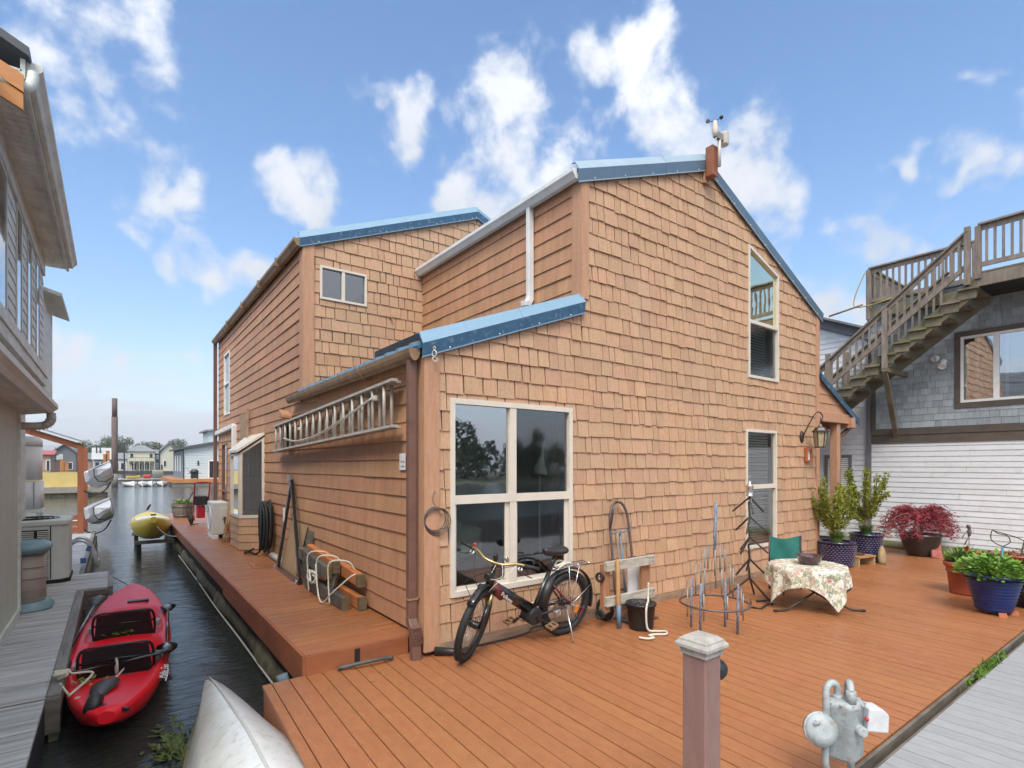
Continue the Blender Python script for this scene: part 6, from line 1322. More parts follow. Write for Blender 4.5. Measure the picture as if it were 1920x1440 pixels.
for dx, dy in ((-.15, -.12), (.10, -.18)):
    b = B(); b.prism([(8.84+dx-.05, 1.78+dy-.03, 0), (8.84+dx+.05, 1.78+dy-.03, 0), (8.84+dx+.035, 1.78+dy-.02, .045), (8.84+dx-.035, 1.78+dy-.02, .045)], (0, .06, 0)); b.build('pot_foot', M('orange_clay', (.52, .17, .07), .6, var=.2), bp)
b = B(); p0 = c+Vector((.02, -.05, .42)); b.tube([p0, p0+Vector((.05, -.02, .38))], .011, 6); b.build('stake', M('teal_stake', (.03, .20, .22), .4), bp)
b = B(); q = p0+Vector((.05, -.02, .38)); b.tube(catm([q, q+rtv*.09+Vector((0, 0, .05)), q+rtv*.06+Vector((0, 0, .13)), q-rtv*.06+Vector((0, 0, .16)), q-rtv*.13+Vector((0, 0, .20)), q-rtv*.14+Vector((0, 0, .08)), q+Vector((0, 0, .0)), q+rtv*.2+Vector((0, 0, -.03)), q+rtv*.36+Vector((0, 0, -.02)), q+rtv*.2+Vector((0, 0, .1)), q-rtv*.13+Vector((0, 0, .2))], 6), .006, 5); b.build('wire_butterfly', m_dbar, bp)
# low bowls of succulents and a dark plant behind
m_suc = M('red_succulent', (.26, .06, .05), .5, var=.6, scale=20, col2=(.20, .22, .06)); m_dkl = M('dark_leaf', (.03, .06, .025), .5, var=.5, scale=14)
for (x, y, z, r, lab, mt) in ((11.05, 2.35, .30, .20, 'terracotta bowl of red succulents nearest the figure stake', m_suc), (11.3, 2.0, .32, .22, 'terracotta bowl of red and orange succulents, farther right', m_suc), (10.2, 1.55, .22, .20, 'clay bowl of yellow green succulents at the right edge', m_lf)):
    t = T('succulent_bowl', lab, 'potted plant', (x, y, 0)); b = B(); b.cbox((x, y, z/2), (.34, .34, z-.002)); b.build('stand', m_pil2, t); pot(t, Vector((x, y, z)), [(r*.6, 0), (r*.95, .10), (r*1.05, .11), (r*1.05, .135), (r*.92, .135), (r*.9, .10)], m_ter, 22); bushy(t, (x, y, z+.10), 150, r*1.1, .10, .055, rg, mt)
dp = T('dark_plant', 'low pot of trailing dark green leaves behind the blue pot', 'potted plant', (9.6, 1.62, 0)); pot(dp, Vector((9.6, 1.62, 0)), [(.14, 0), (.18, .2), (.19, .24), (.17, .24), (.15, .2)], m_black, 20); bushy(dp, (9.6, 1.62, .10), 420, .30, .36, .09, rg, m_dkl)
b = B(); p = Vector((11.15, 2.55, .3)); b.tube([p, p+Vector((0, 0, .42))], .006, 5); b.tube(catm([p+Vector((0, 0, .40)), p+Vector((.02, 0, .50)), p+Vector((.0, .02, .58))], 4), [.02, .02, .03, .03, .02, .025, .03, .03, .012], 7); b.tube([p+Vector((0, 0, .52)), p+Vector((-.06, .05, .42)), p+Vector((-.09, .07, .36))], .007, 5); b.tube([p+Vector((0, 0, .40)), p+Vector((-.04, .05, .25))], .009, 5); tag(b.build('figure_stake', m_rust), 'rusty dancing figure garden stake behind the herb pot', 'garden stake')
ar = B(); ar.tube(catm([(11.2, 1.95, .40), (11.25, 1.85, .85), (11.3, 1.6, 1.02), (11.35, 1.3, .9)], 6), .012, 6); tag(ar.build('garden_hoop', m_rust), 'rusty iron garden hoop at the right edge', 'hoop')
# ---------------------------------------------------------------- lantern, plaque, weather station, coil, sticker
m_brz = M('bronze', (.075, .06, .055), .4, metal=.6, var=.3); wl = T('wall_lantern', 'bronze wall lantern with scroll arm at the front corner of the house', 'lantern', (10.2, 4.6, 2.4)); lx, ly = 10.16, 4.40
b = B(); b.lathe([(.07, 0), (.06, .02), (.03, .03)], 16, (9.95, YF-.02, 2.36), (0, -1, 0), sy=1.6); b.build('back_plate', m_brz, wl)
b = B(); b.tube(catm([(9.95, YF-.04, 2.36), (9.97, 4.50, 2.60), (10.04, 4.44, 2.76), (lx-.0, ly+.02, 2.80), (lx+.08, ly, 2.73), (lx+.05, ly, 2.65), (lx, ly, 2.68)], 6), .011, 6); b.build('scroll_arm', m_brz, wl)
b = B(); b.tube([(lx, ly, 2.70), (lx, ly, 2.55)], .008, 6); b.lathe([(.14, 0), (.145, .008), (.12, .03), (.09, .075), (.04, .10), (.025, .13), (.012, .15)], 6, (lx, ly, 2.44), smooth=False); b.build('roof_cap', m_brz, wl)
b = B(); b.lathe([(.085, -.01), (.09, 0), (.09, .01), (.08, .012)], 6, (lx, ly, 2.17), smooth=False)
lb = b.build('base', m_brz, wl)
for i in range(6): a = i*pi/3; b = B(); b.beam((lx+.085*cos(a), ly+.085*sin(a), 2.175), (lx+.115*cos(a), ly+.115*sin(a), 2.44), .012, .012); b.build('bar', m_brz, wl)
b = B(); b.lathe([(.078, 2.18), (.106, 2.44)], 6, (lx, ly, 0), smooth=False); b.build('glass', M('amber_glass', (.42, .36, .22), .15, var=.3, scale=9), wl)
pl = T('house_number', 'orange wood framed house number plaque below the lantern', 'plaque', (10.14, YF-.03, 2.04))
b = B()
for x0, x1, z0, z1 in ((10.04, 10.08, 1.91, 2.16), (10.21, 10.25, 1.91, 2.16), (10.08, 10.21, 1.91, 1.945), (10.08, 10.21, 2.12, 2.16)): b.box(x0, x1, YF-.075, YF-.022, z0, z1)
b.build('frame', M('orange_wood', (.42, .12, .03), .45, var=.3, scale=12), pl, bevel=.004)
b = B(); b.box(10.08, 10.21, YF-.045, YF-.03, 1.945, 2.12); b.build('plate', m_white, pl)
text('numeral', '11', .105, m_ink, pl, Matrix.Translation((10.145, YF-.046, 2.035)) @ Matrix.Rotation(pi/2, 4, 'X'))
ws = T('weather_station', 'weather station with wind cups and vane on the ridge of the house', 'weather station', (7.0, 4.5, 6.0)); wx, wy = 7.02, 4.50
b = B(); b.box(6.92, 7.05, YF-.19, YF-.07, 6.04, 6.47); b.build('mount_post', m_red, ws, bevel=.006)
b = B(); b.cyl((wx, wy-.08, 6.16), (wx, wy-.08, 6.62), .024, 10); b.build('pole', m_vinyl, ws)
b = B(); b.beam((wx-.14, wy-.09, 6.58), (wx+.14, wy-.07, 6.60), .05, .09); b.build('arm', M('grey_plastic', (.25, .25, .25), .5), ws)
b = B(); b.lathe([(.028, -.06), (.04, 0), (.045, .06), (.035, .13), (.028, .16)], 14, (wx-.12, wy-.09, 6.60)); b.build('sensor_body', m_vinyl, ws)
for i in range(3): a = i*2.09+.4; b = B(); b.cyl((wx-.12, wy-.09, 6.76), (wx-.12+.1*cos(a), wy-.09+.1*sin(a), 6.76), .005, 5); b.lathe([(.005, -.025), (.022, -.015), (.03, .01), (.024, .01)], 10, (wx-.12+.105*cos(a), wy-.09+.105*sin(a), 6.76), (-sin(a), cos(a), 0)); b.build('wind_cup', m_black, ws)
b = B(); b.lathe([(.06, -.10), (.065, -.09), (.065, .06), (.068, .07), (.06, .075)], 16, (wx+.14, wy-.07, 6.62)); b.build('rain_gauge', m_vinyl, ws)
b = B(); b.prism([(wx-.14, wy-.13, 6.50), (wx-.19, wy-.15, 6.48), (wx-.25, wy-.16, 6.38), (wx-.20, wy-.145, 6.42)], (.0, .006, .0)); b.cyl((wx-.10, wy-.10, 6.53), (wx-.15, wy-.13, 6.49), .006, 5); b.build('vane', m_vinyl, ws)
wc = B()
for k in range(4): wc.ring((2.50+.008*k, YF-.045-.004*k, 1.33-.01*k), .115+.006*k, .0045, (0.05*k, 1, .03*k), 26, 5)
wc.tube(catm([(2.5, YF-.05, 1.46), (2.47, YF-.05, 1.52), (2.5, YF-.04, 1.60)], 5), .003, 4); tag(wc.build('wire_coil', M('dark_wire', (.10, .09, .08), .5, metal=.4)), 'coil of dark wire hung on the corner board left of the window', 'wire')
b = B(); b.box(XL-.036, XL-.033, 5.02, 5.16, 1.80, 1.97); o = b.build('wall_notice', m_white); tag(o, 'small white notice stuck to the siding beside the downspout', 'notice')
b = B(); b.box(XL-.0385, XL-.0362, 5.04, 5.12, 1.83, 1.845); b.build('print_line', m_ink, o); b = B(); b.box(XL-.0385, XL-.0362, 5.04, 5.13, 1.88, 1.892); b.build('print_line', m_ink, o)
# ---------------------------------------------------------------- bollard post and gas meter by the dock
m_mauve = M('mauve_sleeve', (.265, .160, .135), .6, var=.4, scale=6, stretch=(5, 5, .8), col2=(.23, .12, .105), bump=.4, bscale=60); m_cap = M('speckled_cap', (.43, .40, .355), .7, var=.45, scale=14, col2=(.29, .27, .24), bump=.4, bscale=50, speck=(90, .5, (.30, .24, .2)))
px_, py_ = 2.22, 1.49; bo_ = T('lamp_post', 'square mauve deck post with pale stone like cap and dark lamp hood', 'post', (px_, py_, 0))
b = B(); b.box(px_-.062, px_+.062, py_-.062, py_+.062, 0, .985); b.build('sleeve', m_mauve, bo_, bevel=.008)
b = B(); b.box(px_-.082, px_+.082, py_-.082, py_+.082, 0, .06); b.build('base_trim', m_mauve, bo_, bevel=.006)
def sq(h, z): return [(px_-h, py_-h, z), (px_+h, py_-h, z), (px_+h, py_+h, z), (px_-h, py_+h, z)]
b = B(); b.loft([sq(.070, .965), sq(.070, .995), sq(.088, 1.0), sq(.088, 1.015), sq(.074, 1.030), sq(.074, 1.036), sq(.050, 1.052)], smooth=False); b.build('cap', m_cap, bo_, bevel=.002)
b = B(); b.lathe([(.042, 0), (.048, .012), (.05, .03), (.046, .05), (.036, .068), (.018, .08), (.002, .082)], 18, (px_+.062, py_-.02, .875), (1, 0, 0)); b.build('lamp_hood', M('weathered_bronze', (.035, .038, .045), .45, metal=.3, var=.5, scale=30, col2=(.01, .01, .012)), bo_)
m_met = M('gas_grey', (.40, .44, .44), .5, var=.4, scale=9, col2=(.25, .29, .30), patch=(14, .5, (.30, .31, .30)), speck=(26, .55, (.26, .17, .11)), bump=.25, bscale=60); gx, gy = 3.33, 1.34; gm = T('gas_meter', 'pale grey gas meter with curved pipes at the deck edge', 'gas meter', (gx, gy, 0))
def gp_(r, f, z): return Vector((gx, gy, 0))+rtv*(r*.86+.03)+fwv*f*.86+Vector((0, 0, z*.86+.125))
b = B(); R = []
for z, s in ((.06, .8), (.09, 1.1), (.40, 1.1), (.415, 1.2), (.435, 1.2), (.455, .85)): R.append([gp_(.10*s*cos(a)*(1+.12*cos(4*a)), .08*s*sin(a)*(1+.1*cos(4*a)), z) for a in [2*pi*j/24 for j in range(24)]])
b.loft(R); b.build('body', m_met, gm)
b = B(); b.tube(catm([gp_(-.135, -.02, .30), gp_(-.135, -.02, .45), gp_(-.128, -.01, .52), gp_(-.09, .0, .558), gp_(-.05, .01, .54), gp_(-.035, .02, .49), gp_(-.035, .02, .45)], 6), .019, 10); b.build('inlet_pipe', m_met, gm)
b = B(); b.cyl(gp_(-.035, .02, .44), gp_(-.035, .02, .475), .030, 8); b.build('union', m_met, gm)
b = B(); b.tube([gp_(.005, -.06, .02), gp_(.005, -.06, .47)], .018, 10); b.cyl(gp_(.005, -.06, .45), gp_(.005, -.06, .53), .026, 10); b.tube(catm([gp_(.005, -.06, .52), gp_(.02, -.02, .565), gp_(.04, .03, .53), gp_(.045, .04, .45)], 5), .020, 8); b.build('outlet_pipe', m_met, gm)
b = B(); b.lathe([(.04, -.04), (.085, -.03), (.09, 0), (.085, .03), (.04, .045)], 20, gp_(-.185, -.04, .27), -fwv*1.0+Vector((0, 0, .25))); b.build('regulator', m_met, gm)
b = B(); b.cyl(gp_(-.185, -.04, .27), gp_(-.135, -.02, .32), .028, 10); b.cyl(gp_(-.22, -.08, .33), gp_(-.25, -.10, .345), .012, 8); b.build('regulator_port', m_met, gm)
b = B(); b.lathe([(.03, -.05), (.03, .03), (.022, .04)], 10, gp_(.04, -.09, .29), -fwv); b.build('valve', m_met, gm)
b = B(); m = Matrix((rtv, fwv, Vector((0, 0, 1)))).transposed().to_4x4(); m.translation = gp_(.17, -.02, .34); b.prism([m @ Vector(p) for p in ((-.06, -.05, -.06), (.06, -.05, -.07), (.065, -.05, .03), (.03, -.05, .065), (-.05, -.05, .07))], fwv*.10); ix = b.build('index_box', M('clear_index', (.62, .63, .64), .25, var=.2, scale=14), gm, bevel=.008)
m2 = Matrix((fwv*-1, Vector((0, 0, 1)), rtv)).transposed().to_4x4(); 
text('dial_digits', '044', .03, m_ink, ix, Matrix.Translation(gp_(.2365, -.02, .33)) @ Matrix((fwv, Vector((0, 0, 1)), rtv)).transposed().to_4x4())
b = B(); b.ball(gp_(.10, -.07, .35), .012, 8); b.build('seal', m_reds, gm)
b = B(); b.tube(catm([gp_(-.135, -.02, .25), gp_(-.135, -.01, .05), gp_(-.10, .03, -.08), gp_(-.10, .03, -.45)], 5), .019, 10); b.build('riser', m_met, gm)
for i in range(10): a = 2*pi*(i+.5)/10; b = B(); b.cyl(gp_(.118*cos(a), .094*sin(a), .434), gp_(.118*cos(a), .094*sin(a), .446), .009, 6); b.build('lid_bolt', m_met, gm)
b = B(); b.ring(gp_(-.185, -.04, .27), .088, .008, -fwv+Vector((0, 0, .25)), 24, 6); b.build('flange', m_met, gm)
for z in (.30, .42): b = B(); b.cyl(gp_(.005, -.06, z), gp_(.005, -.06, z+.03), .027, 6); b.build('pipe_nut', m_met, gm)
b = B(); b.cyl(gp_(-.135, -.02, .30), gp_(-.135, -.02, .34), .029, 6); b.build('pipe_nut', m_met, gm)
b = B(); b.cbox(gp_(.03, -.03, .462), (.05, .035, .006), (0, 0, .4)); b.build('tag_plate', m_vinyl, gm)
# pipe stub and fallen elbow by the raised walk
b = B(); b.tube(catm([(1.62, 4.80, .02), (1.78, 4.74, .045), (1.98, 4.72, .05), (2.12, 4.74, .03)], 5), .019, 8); tag(b.build('foil_pipe', M('foil_wrap', (.10, .098, .092), .55, metal=.2, var=.6, scale=16, bump=.6, bscale=40)), 'foil wrapped pipe on the deck at the foot of the raised walk', 'pipe')
b = B(); b.tube([(2.5, 4.62, .05), (2.66, 4.50, .04), (2.80, 4.40, .035)], [.04, .034, .03], 10); tag(b.build('drain_pipe', m_black), 'short black drain pipe end on the deck by the front wheel', 'pipe')
b = B(); b.tube(catm([(2.7, 4.60, .015), (3.2, 4.58, .012), (3.6, 4.56, .03), (3.75, 4.60, .06), (4.4, 4.61, .02)], 8), .010, 6); tag(b.build('black_cable', m_black), 'black cable along the foot of the front wall', 'cable')
b = B(); b.tube(catm([(1.18, 4.95, .02), (1.2, 4.93, -.12), (1.16, 4.97, -.35), (1.14, 5.0, -.6)], 5), .05, 10); tag(b.build('flex_duct', M('blue_grey_duct', (.14, .19, .22), .5, bump=.8, bscale=60)), 'ribbed blue grey duct running down into the water at the deck corner', 'duct')

b = B(); b.ring((2.47, YF-.085, 2.92), .028, .006, (1, .3, 0), 14, 5); b.ring((2.475, YF-.085, 2.865), .022, .006, (.2, 1, .1), 14, 5); b.ring((2.47, YF-.085, 2.97), .016, .005, (1, .2, .2), 12, 5); tag(b.build('cord_hook', M('white_cord', (.62, .60, .52))), 'small loop of white cord hanging from the low blue flashing', 'cord')

# ================================================================== ALONG THE FLANK AND IN THE CHANNEL
# extension ladder hung on the siding
lad = T('extension_ladder', 'aluminium extension ladder hung sideways under the low gutter', 'ladder', (XL-.12, 7.5, 2.3)); m_lad = M('dull_aluminium', (.50, .48, .44), .42, metal=.12, var=.45, scale=6, col2=(.36, .31, .25))
zb_ = lambda y: 2.24-.030*(y-5.0); zt_ = lambda y: 2.70-.038*(y-5.0)
for x, y0, y1 in ((XL-.17, 4.98, 9.9), (XL-.10, 5.05, 10.1)):
    for zf, nm in ((zb_, 'rail'), (zt_, 'rail')): b = B(); b.beam((x, y0, zf(y0)), (x, y1, zf(y1)), .065, .028); b.build(nm, m_lad, lad)
    n = 16
    for i in range(n):
        y = y0+.16+i*.305+(.10 if x < XL-.15 else 0); b = B(); b.cyl((x, y, zb_(y)), (x, y, zt_(y)), .019, 8); b.build('rung', m_lad, lad)
b = B(); b.box(XL-.14, XL-.04, 9.35, 9.45, 2.1, 2.5); b.build('bracket', m_dark, lad)
b = B(); b.tube(catm([(XL-.20, 9.2, 2.28), (XL-.21, 8.4, 2.20), (XL-.21, 7.4, 2.24), (XL-.21, 6.4, 2.38), (XL-.20, 5.5, 2.56)], 8), .008, 5); b.tube(catm([(XL-.20, 9.2, 2.29), (XL-.215, 8.4, 2.215), (XL-.215, 7.4, 2.255), (XL-.215, 6.4, 2.40), (XL-.20, 5.5, 2.57)], 8), .008, 5)
for k in range(3): b.ring((XL-.17, 5.47, 2.55+.014*k), .03, .008, (0, .1, 1), 12, 5); b.ring((XL-.17, 8.35, 2.38+.014*k), .03, .008, (0, .1, 1), 12, 5)
tag(b.build('ladder_rope', M('white_cord', (.62, .60, .52), .8, var=.1)), 'slack white cord tied along the hung ladder', 'rope')
# hose coil
hc = T('hose_coil', 'thick black hose coiled and hung on the wall beside the bay window', 'hose', (2.32, 10.8, .17)); rg = random.Random(17)
b = B(); pts = []
for k in range(11):
    wy_, h_ = .19+.05*rg.random(), .40+.05*rg.random(); cx = XL-.06-.014*k-.02*rg.random(); cy = 10.75+.06*rg.gauss(0, 1); cz = .72+.02*rg.gauss(0, 1)
    for j in range(18): a = 2*pi*j/18+pi/2; pts.append((cx, cy+wy_*cos(a)*(1+.12*sin(a)), cz+h_*sin(a)))
pts += [(XL-.25, 10.7, .26), (XL-.32, 11.1, .20), (XL-.38, 11.3, .20), (XL-.42, 11.1, .20), (XL-.34, 10.8, .30)]
b.tube(catm(pts, 2), .021, 7); b.build('hose', m_rub, hc); b = B(); b.tube([(XL-.05, 10.78, 1.05), (XL-.16, 10.76, 1.16), (XL-.2, 10.74, 1.02)], [.03, .05, .03], 8, flat=.5); b.build('hanger_rag', M('olive_rag', (.16, .17, .12), .9), hc)
# black towing A-frame
af = T('tow_bar', 'black steel A shaped tow bar leaning on the siding', 'tow bar', (2.2, 8.5, .17)); ap_ = Vector((XL-.06, 9.25, 1.60)); f1 = Vector((2.14, 9.22, .20)); f2 = Vector((2.10, 7.80, .20))
for f in (f1, f2): b = B(); b.beam(f, ap_, .06, .045, (1, 0, 0)); b.build('bar', m_gloss, af)
b = B(); b.beam(f1, f2, .06, .05); b.build('base_bar', m_gloss, af); b = B(); b.cbox(ap_+Vector((-.02, 0, .03)), (.07, .07, .12), (0, 0, .3)); b.build('coupler', m_chr, af, bevel=.01)
for f in (f1, f2): b = B(); b.ring(f+Vector((-.03, .1, .0)), .03, .007, (1, 0, 0), 14, 5); b.build('shackle', m_chr, af)
b = B(); b.cbox(f1.lerp(ap_, .60)+Vector((-.035, 0, 0)), (.02, .05, .22), (.02, 0, 0)); b.build('label_plate', m_white, af)
# leaning boards
b = B(); m = Matrix.Translation((2.20, 8.45, .17)) @ Matrix.Rotation(radians(13), 4, 'Y'); b.box(0, .018, 0, .85, 0, .78, m); tag(b.build('plywood_sheet', M('weathered_ply', (.42, .27, .14), .7, var=.5, scale=3, stretch=(1, 4, 1), col2=(.28, .20, .13))), 'plywood sheet leaning on the siding behind the tow bar', 'board')
b = B(); m = Matrix.Translation((2.27, 8.15, .17)) @ Matrix.Rotation(radians(10), 4, 'Y'); b.box(0, .02, 0, .40, 0, .70, m); tag(b.build('grey_board', m_oldwood), 'narrow grey board behind the right edge of the plywood', 'board')
b = B(); b.tube([(2.30, 10.35, .225), (2.30, 9.75, .225)], .055, 14); tag(b.build('plastic_pipe', M('grey_pvc', (.42, .40, .35), .5, var=.1)), 'short grey plastic pipe lying at the foot of the siding', 'pipe')
# roped trestle timbers
tr_ = T('trestle_timbers', 'pair of orange and black trestle timbers roped together against the siding', 'timbers', (2.25, 6.9, .17)); m_otim = M('orange_timber', (.50, .17, .05), .6, var=.4, scale=4, col2=(.34, .13, .05)); m_btim = M('tarred_timber', (.05, .055, .06), .55, var=.6, scale=5, col2=(.17, .15, .10))
for nm, p, q, w, h, mt in (('beam', (2.13, 7.55, .26), (2.15, 6.10, .25), .075, .15, m_btim), ('beam', (2.13, 7.85, .62), (2.13, 6.65, .52), .075, .15, m_btim), ('beam', (2.22, 7.75, .67), (2.22, 6.62, .58), .085, .14, m_otim), ('beam', (2.34, 7.6, .60), (2.32, 6.05, .50), .085, .14, m_otim), ('beam', (2.33, 7.3, .26), (2.31, 5.98, .25), .085, .14, m_otim)):
    b = B(); b.beam(p, q, w, h); bm_ = b.build(nm, mt, tr_, bevel=.006)
    b = B(); qv = Vector(q); d = (qv-Vector(p)).normalized(); b.beam(qv-d*.06, qv+d*.003, w+.004, h+.004); b.build('bare_end', M('mossy_end', (.16, .12, .06), .8, var=.5, scale=10), bm_)
for y, a in ((7.4, .1), (6.75, -.1)): b = B(); b.beam((2.18, y, .2), (2.24, y+a, .6), .05, .08); b.build('leg_brace', m_oldwood, tr_)
b = B(); rg = random.Random(23); m_cord = M('white_cord', (.62, .60, .52))
for y in (7.3, 6.9, 6.45): b.tube(catm([(2.08, y, .18), (2.08, y+.05, .45), (2.09, y+.02, .68), (2.28, y-.1, .68), (2.38, y-.1, .5)], 6), .010, 5)
pts = [(2.06+.03*rg.gauss(0, 1), 7.1+.16*cos(i*1.1)+.03*rg.gauss(0, 1), .42+.07*sin(i*1.1)+.02*rg.gauss(0, 1)) for i in range(30)]; b.tube(catm(pts, 3), .009, 5)
b.tube(catm([(2.05, 6.9, .6), (2.03, 6.75, .3), (2.02, 6.55, .19), (2.06, 6.3, .35), (2.2, 6.1, .55), (2.26, 6.08, .58)], 6), .009, 5); tag(b.build('tangled_rope', m_cord), 'white rope tangled round the trestle timbers', 'rope')
# heat pump
hp = T('heat_pump', 'white outdoor heat pump unit standing on the raised walk by the bay', 'heat pump', (1.95, 14.1, .17))
b = B(); b.box(1.80, 2.12, 13.74, 14.56, .27, 1.0); b.build('case', M('offwhite_case', (.66, .65, .60), .5, var=.15, scale=6), hp, bevel=.018)
for x in (1.86, 2.08): b = B(); b.box(x-.06, x+.06, 13.72, 14.5, .17, .265); b.build('foot', m_white, hp, bevel=.01)
b = B(); b.ring((1.795, 14.2, .63), .26, .010, (1, 0, 0), 26, 5); b.build('fan_guard', m_wgut, hp)
b = B(); b.box(1.98, 2.09, 13.72, 13.745, .62, .86); b.build('service_cover', m_vinyl, hp); b = B(); b.tube(catm([(2.04, 13.70, .66), (2.06, 13.6, .45), (2.12, 13.62, .4), (2.2, 13.8, .6)], 5), .03, 7); b.build('line_set', m_rub, hp)
b = B()
sb_ = T('garden_stakes', 'bundle of weathered cane stakes leaning on the bay window', 'stakes', (1.95, 13.1, .17)); rg = random.Random(2)
for i in range(6): b = B(); x = 1.88+.03*i; b.tube([(x, 12.95+.05*rg.random(), .18), (x+.14, 13.1+.1*rg.random(), .75+.2*rg.random())], .012, 6); b.build('stake', m_bark, sb_)
# red hand cart with pressure washer
rcart = T('pressure_washer', 'red tubular pressure washer cart with black wheels near the far end of the walk', 'pressure washer', (2.0, 17.6, .17)); m_rpaint = M('red_paint', (.38, .012, .03), .35, var=.2)
for dx in (-.18, .18): b = B(); b.tube(catm([(2.0+dx, 17.35, .3), (2.0+dx, 17.5, .7), (2.0+dx, 17.3, 1.05), (2.0+dx, 17.2, 1.28)], 5), .020, 7); b.build('frame_tube', m_rpaint, rcart)
b = B(); b.tube(catm([(1.82, 17.2, 1.28), (1.84, 17.18, 1.36), (2.16, 17.18, 1.36), (2.18, 17.2, 1.28)], 4), .020, 7); b.build('handle', m_rpaint, rcart)
b = B(); b.box(1.84, 2.16, 17.35, 17.75, .72, .98); b.build('motor', m_black, rcart, bevel=.03); b = B(); b.box(1.9, 2.1, 17.4, 17.7, .35, .7); b.build('pump', m_rpaint, rcart, bevel=.02)
for x in (1.76, 2.24): b = B(); b.ring((x, 17.45, .32), .11, .04, (1, 0, 0), 20, 8); w = b.build('wheel', m_rub, rcart); b = B(); b.lathe([(.07, -.02), (.075, 0), (.07, .02)], 14, (x, 17.45, .32), (1, 0, 0)); b.build('hub', m_rpaint, w)
b = B(); b.tube(catm([(1.8, 17.4, 1.1), (1.66, 17.3, .8), (1.64, 17.2, .5), (1.72, 17.2, .24), (1.9, 17.1, .22)], 6), .012, 5); b.build('hose', m_rub, rcart)
# half barrel of flowers
hb_ = T('barrel_planter', 'half barrel planter of pink flowers on the end of the walk', 'planter', (1.80, 20.1, .17)); c = Vector((1.80, 20.1, .17)); m_brl = M('grey_stave', (.20, .18, .155), .7, var=.4, stretch=(6, 6, .7), rnd=.12)
for i in range(22): a = 2*pi*i/22; a2 = 2*pi*(i+.94)/22; b = B(); b.loft([[c+Vector((cos(t)*r*k, sin(t)*r*k, z)) for k, t in ((1, a), (1, a2), (.93, a2), (.93, a))] for r, z in ((.25, 0), (.30, .22), (.325, .45))], smooth=False); b.build('stave', m_brl, hb_)
for r, z in ((.268, .07), (.318, .36)): b = B(); b.lathe([(r-.004, -.02), (r+.006, -.02), (r+.010, .02), (r, .02)], 26, c+Vector((0, 0, z))); b.build('hoop', m_rust, hb_)
b = B(); b.lathe([(.24, .0), (.29, .40), (.01, .42)], 18, c+Vector((0, 0, .01))); b.build('soil', m_soil, hb_); rg = random.Random(9)
bushy(hb_, c+Vector((0, 0, .42)), 260, .32, .20, .08, rg, m_leaf2); bushy(hb_, c+Vector((0, 0, .50)), 70, .30, .17, .05, rg, M('pink_petal', (.55, .14, .13), .5, var=.4), 'blossom')
# ---------------------------------------------------------------- kayaks
def kayak_shell(b, L_, W_, n=28, rec=.12, wells=((-.62, .55),), H=1.0, peak=.10):
    R = []
    for i in range(n+1):
        s = -1+2*i/n; w = W_/2*max(.03, (1-abs(s)**2.3))**.62; zr = peak*abs(s)**3*2.0; k = max(.12, (1-abs(s)**6)); r_ = 0
        for a, c_ in wells:
            if a < s < c_: r_ = rec*min(1, (s-a)/.10, (c_-s)/.10)
        sec = [(-.97, -.03), (-.80, -.16), (-.4, -.235), (0, -.25), (.4, -.235), (.80, -.16), (.97, -.03), (1.0, .045), (.93, .095), (.82, .095), (.66, .10-r_), (.3, .115-r_*1.15), (0, .12-r_*1.15), (-.3, .115-r_*1.15), (-.66, .10-r_), (-.82, .095), (-.93, .095), (-1.0, .045)]
        R.append([(s*L_/2, y*w, zr+z*H*(k if z < 0 else .5+.5*k)) for y, z in sec])
    b.loft(R); return R
m_rk = M('red_polyethylene', (.76, .012, .022), .36, var=.2, scale=3, col2=(.58, .010, .018), spec=.3); m_grip = M('grey_blade', (.09, .095, .10), .5, var=.4, scale=20)
rk = T('red_kayak', 'red tandem sit on top kayak with black seats moored by the left dock', 'kayak', (.110, 8.10, -.31), (0, 0, radians(86.8)))
kb = B(); kayak_shell(kb, 5.55, .96, wells=((-.60, -.12), (-.06, .42)), peak=.07); kb.build('hull', m_rk, rk, local=True)
for k, x in enumerate((-1.0, .45)):
    b = B(); b.loft([[(x-.30+.62*t, y*.27, -.01+(.30*max(0, .25-t)*2.2 if 0 else 0)+.015*cos(y*3)) for y in (-1, -.5, 0, .5, 1)] for t in (0, .33, .66, 1)], closed=False); st = b.build('seat', m_black, rk, local=True)
    b = B(); R = [[(x-.36-.16*t+.05*cos(y*1.4), y*.30*(1-.12*t), .02+.34*t) for y in (-1, -.66, -.33, 0, .33, .66, 1)] for t in (0, .25, .5, .75, 1)]; b.loft(R, closed=False); b.build('backrest', M('mesh_fabric', (.028, .028, .03), .7, var=.3, scale=30), st, local=True)
    b = B(); b.tube(catm([(x-.34, -.30, .0), (x-.42, -.31, .2), (x-.50, -.27, .36), (x-.53, -.1, .385), (x-.53, .1, .385), (x-.50, .27, .36), (x-.42, .31, .2), (x-.34, .30, .0)], 5), .014, 6); b.build('back_frame', m_black, st, local=True)
    b = B(); b.tube([(x-.44, -.295, .22), (x-.40, 0, .22), (x-.44, .295, .22)], .012, 6); b.build('back_bar', m_gloss, st, local=True)
    for s in (-1, 1): b = B(); b.tube([(x-.45, .29*s, .24), (x-.1, .34*s, .12), (x+.2, .36*s, .10)], .007, 5); b.build('seat_strap', m_black, st, local=True)
    for s in (-1, 1): b = B(); b.cbox((x-.22, .34*s, .13), (.14, .05, .07), (0, 0, .1*s)); b.build('side_pad', M('grey_pad', (.35, .33, .32), .7), st, local=True)
for k in range(4): b = B(); x = -1.85-.12*k; b.tube(catm([(x, -.27, .115), (x-.07, 0, .145), (x+.02, .27, .115)], 4), .006, 5); b.build('bungee', m_black, rk, local=True)
